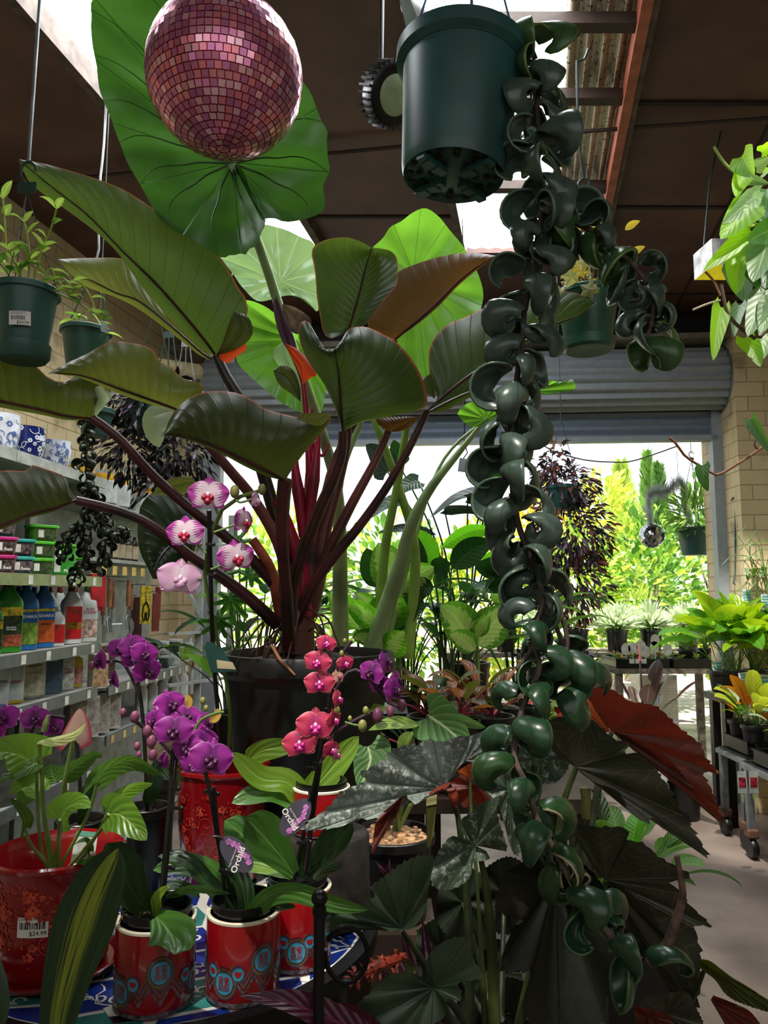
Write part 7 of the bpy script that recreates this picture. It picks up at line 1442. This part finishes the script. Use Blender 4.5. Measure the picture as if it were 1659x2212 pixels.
# ================= outside the door
st(MB().box((1,11.8,-.06),(26,12.3,.1)).build('ground',pm('pale paving','#a8a294',.8,var=.15,sc=4),smooth=False))
t=bench('potting_table','weathered table just outside the doorway holding black trays',1.85,2.85,6.05,6.75,.84,pm('weathered timber','#6f675a',.8,var=.3))
for i,(x0,x1) in enumerate(((1.88,2.3),(2.34,2.82))): tray('black seedling tray on the outdoor table, %s half'%('left','right')[i],x0,x1,6.08,6.5,.842)
Mtagw=pm('white card','#c9ccc6',.5); Msuc=leafM('succulent leaf','#8aa83a','#b8c85a',n=1,va=0,trans=.3,tc='#b8d83a',rough=.4); Mred2=pm('reddish succulent','#b8683a',.5,var=.3)
for i in range(14):
    x=1.93+(i%7)*.125; y=6.15+(i//7)*.17; t=potted('seedling','tiny green succulent in the outdoor tray','plant',(x,y,.91),.045,.055,16,[Msuc,Msuc,Mred2],.045,.016,'lance',(.3,1.4),.02,parts=False); t['group']='succulents in the outdoor trays'
for i,(px,py) in enumerate(((1352,1402),(1367,1400),(1385,1396),(1414,1398),(1415,1383),(1442,1404),(1395,1408))):
    p=W(px,py,6.12); t=thing('oval_tag','blank white oval plant tag stuck upright in the outdoor tray','tag',p,group='white oval tags in the outdoor trays')
    MB().poly([p+V((cos(a)*.038,0,sin(a)*.048)) for a in [2*pi*k/20 for k in range(20)]]).build('card',Mtagw,t,smooth=False); MB().tube([p-UP*.047,V((p.x,p.y,.9))],.003,5).build('stake',Mtagw,t)
mb=None
for i,px in enumerate((1366,1379,1392)): p=W(px,1431,6.04); t=thing('tray_label','small white label stuck on the left outdoor tray rim','label',p,group='white labels on the outdoor tray'); MB().box((p.x,6.05,.9),(.04,.003,.035)).build('card',Mtagw,t,smooth=False)
p=W(1472,1385,6.2); potted('sedum','tuft of grassy succulent at the right of the outdoor trays','plant',(2.55,6.3,.98),.08,.13,40,[Msuc,Mgrn],.14,.025,'lance',(.3,1.4),.05,parts=False)
potted('sedum','larger grassy tuft against the door frame on the outdoor table','plant',(2.72,6.35,.98),.08,.13,46,[Mgrn,Msuc],.2,.025,'lance',(.4,1.4),.05,parts=False)
lw=thing('brick_plinth','sunlit pale brick pillar under the outdoor table','plinth',(2.35,7.0,0)); MB().box((2.5,7.0,.35),(.34,.25,.7)).build('pillar',brick('white brick','#e8e2d0','#d8cfb8','#b8ad94',9),lw,smooth=False)
# second tier with silver foliage
t=bench('display_bench','outdoor bench of silver leaved plants behind the trays',.6,3.4,7.3,8.1,.86,pm('weathered timber','#6f675a',.8,var=.3))
Msil=leafM('silver leaf','#a8b898','#d0d8c0',n=1,va=0,mid=.05,trans=.3,tc='#d8e8b8',rough=.5); Msil2=leafM('bright silver leaf','#c8d4b4','#e0e8d0',n=1,va=0,trans=.3,tc='#e0f0c0',rough=.5)
nms=('first','second','third','fourth','fifth','sixth','seventh')
for i in range(7):
    x=.85+i*.37; potted('silver_bush','silver leaved bush in a black pot on the outdoor bench, %s from the left'%nms[i],'plant',(x,7.55+U(-.06,.06),1.08),.11,.21,260,[Msil,Msil2,Msil2],.15,.03,'lance',(.1,1.4),.16,parts=False,droop=.5)
Mo=[leafM('sunny shrub leaf %d'%i,c,v,n=4,va=.2,trans=.4,tc=t_,rough=.4) for i,(c,v,t_) in enumerate((('#9aba4a','#c8dc7a','#e0f05a'),('#5f8f34','#98b45a','#a8d84a'),('#c8c84a','#e4e07a','#f4f05a'),('#42702c','#648a44','#78b03a'),('#b8842a','#d8a84a','#f0c03a')))]
def shrub(label,c,r,n,ms,ls=.13,lw=.07,h=None,name='shrub',trunk=True):
    c=V(c); t=thing(name,label,'shrub',(c.x,c.y,0)); mb=MB(); cloud(mb,c,r,n,ls,lw,0,'oval',.35,.6,.3,list(range(len(ms))),3); mb.build('foliage',ms,t,ang=180)
    if trunk:
        for k in range(3): MB().tube(cr([V((c.x+U(-.06,.06),c.y,0)),V((c.x+U(-.1,.1),c.y,c.z*.6)),c+V((U(-.2,.2),0,.1))],8),[.03,.012],6).build('trunk',Mvine,t)
for a in (('broad green shrub behind the silver bushes at the right of the doorway',(3.3,9.3,1.45),(.75,.5,1.1),1100,[Mo[0],Mo[1],Mo[3]]),('bright lime shrub in the middle of the doorway view',(2.3,9.1,1.3),(.7,.5,1.0),1100,[Mo[0],Mo[0],Mo[1]]),('yellow green shrub left of the lime one beyond the trailing plant',(1.3,9.2,1.35),(.7,.5,1.05),1000,[Mo[0],Mo[2],Mo[1]]),('shrub with golden orange top behind the dark trailing plant',(2.1,10.4,2.2),(.6,.4,.75),700,[Mo[2],Mo[4],Mo[2]]),('yellow topped shrub rising in the centre of the doorway sky',(3.15,10.6,2.35),(.5,.4,.85),700,[Mo[2],Mo[0]]),('green shrub seen through the red petioles',(.15,9.3,1.4),(.8,.5,1.05),1000,[Mo[0],Mo[1],Mo[3]]),('leafy shrub at the left end of the doorway',(-1.2,9.3,1.5),(.8,.5,1.1),1000,[Mo[0],Mo[1],Mo[0]]),('dark shrub at the far right beside the door frame',(4.35,9.8,1.7),(.75,.5,1.3),900,[Mo[3],Mo[1],Mo[0]]),('low yellow flowering shrub at the right of the silver bushes',(3.75,8.2,1.0),(.3,.3,.5),360,[Mo[2],Mo[0]])): shrub(*a,ls=.14,lw=.075)
def cypress(label,px,ptop,Y,r,m):
    x=W(px,1280,Y).x; zt_=W(px,ptop,Y).z; t=thing('cypress_tree',label,'tree',(x,Y,0)); mb=MB()
    for i in range(900):
        v=R.random()**.7; a=U(0,6.28); rr_=r*(1-v)**.6*U(.5,1)*(min(1,v*6+.3)); blade(mb,(x+cos(a)*rr_,Y+sin(a)*rr_,.3+v*(zt_-.3)),(cos(a)*.5,sin(a)*.5,1),.22,.07,.1,.2,'lance',3,1)
    mb.build('foliage',m,t,ang=180); MB().tube([V((x,Y,0)),V((x,Y,zt_*.8))],[.06,.02],8).build('trunk',Mvine,t)
cypress('tall slim cypress right of centre above the shrubs',1408,990,14.,.3,Mo[1]); cypress('shorter cypress beside the tall slim one',1433,1015,13.4,.25,Mo[3]); cypress('wide pale conifer in the middle of the doorway',1350,1010,12.5,.6,Mo[0])
# silver ball with tinsel, and a hanging basket, in the doorway
sb=W(1408,1157,5.9); t=thing('silver_mirror_ball','silver mirror ball hanging under a tinsel swag in the doorway','disco ball',sb)
mirror_ball(sb,.1,20,[pm('silver mirror','#c8ccd0',.06,1.),pm('silver mirror dim','#9aa0a4',.1,1.)],Msteel,t,.06)
MB().tube([sb+V((0,0,.1)),V((sb.x,sb.y,2.62))],.002,5).build('hanging_wire',Msteel,t)
gt=thing('tinsel_garland','thick silver tinsel garland looped above the small mirror ball','garland',W(1450,1080,5.95)); mb=MB(); Mtin=pm('silver tinsel','#d2d8dc',.35,.1)
for p in cr(P3([(1405,1130),(1400,1090),(1408,1065),(1440,1062),(1465,1040),(1480,1060),(1478,1090),(1490,1125)],5.95),60):
    for k in range(60): d=rdir(-1.5,1.5); blade(mb,p,d,U(.06,.11),.011,0,.2,'strap',1,1)
stuff(mb.build('tinsel',Mtin,gt,smooth=False)); MB().tube([W(1465,1042,5.95),V((W(1465,1042,5.95).x,5.95,2.6))],.002,5).build('wire',Msteel,gt)
c=W(1500,1140,5.9); t=hangpot('hanging_fern','dark green hanging pot of feathery foliage against the right door frame',(c.x,c.y,c.z),.14,.22,V((c.x,c.y,c.z+.55)),saucer=False); mb=MB(); cloud(mb,c+V((0,0,.1)),(.2,.2,.2),420,.1,.02,0,'lance',.2,.8,.3,None,3); mb.build('foliage',Mo[1],t,ang=180); MB().tube([c+V((0,0,.6)),V((c.x,c.y,2.9))],.003,5).build('wire',Msteel,t)
rp_=thing('sagging_rope','thin rope sagging across the top of the doorway','rope',W(1300,1000,5.45)); MB().tube(cr(P3([(1195,975),(1260,993),(1320,998),(1370,995),(1465,963)],5.45),24),.005,6).build('rope',pm('grey rope','#6a6a66',.8),rp_)
MB().tube([W(1195,975,5.45),W(1170,960,5.45),V((W(1168,950,5.5).x,5.5,2.62))],.005,6).build('rope',pm('grey rope','#6a6a66',.8),rp_)
# shade fence far behind
st(MB().box((1.5,14.5,.8),(22,.1,1.6)).build('wall_garden',pm('pale garden wall','#c8c8b8',.8,var=.1,sc=3),smooth=False))

cdp=BW(2.62,0,.362); cz=W(1590,1320,5.05).z; t=thing('notice_card','blank white card stuck on the painted brick pier','card',(cdp.x,cdp.y,cz)); MB().box((cdp.x-.06,cdp.y-.004,cz),(.07,.003,.1)).build('card',Mtagw,t,smooth=False)
bpy.context.view_layer.update()
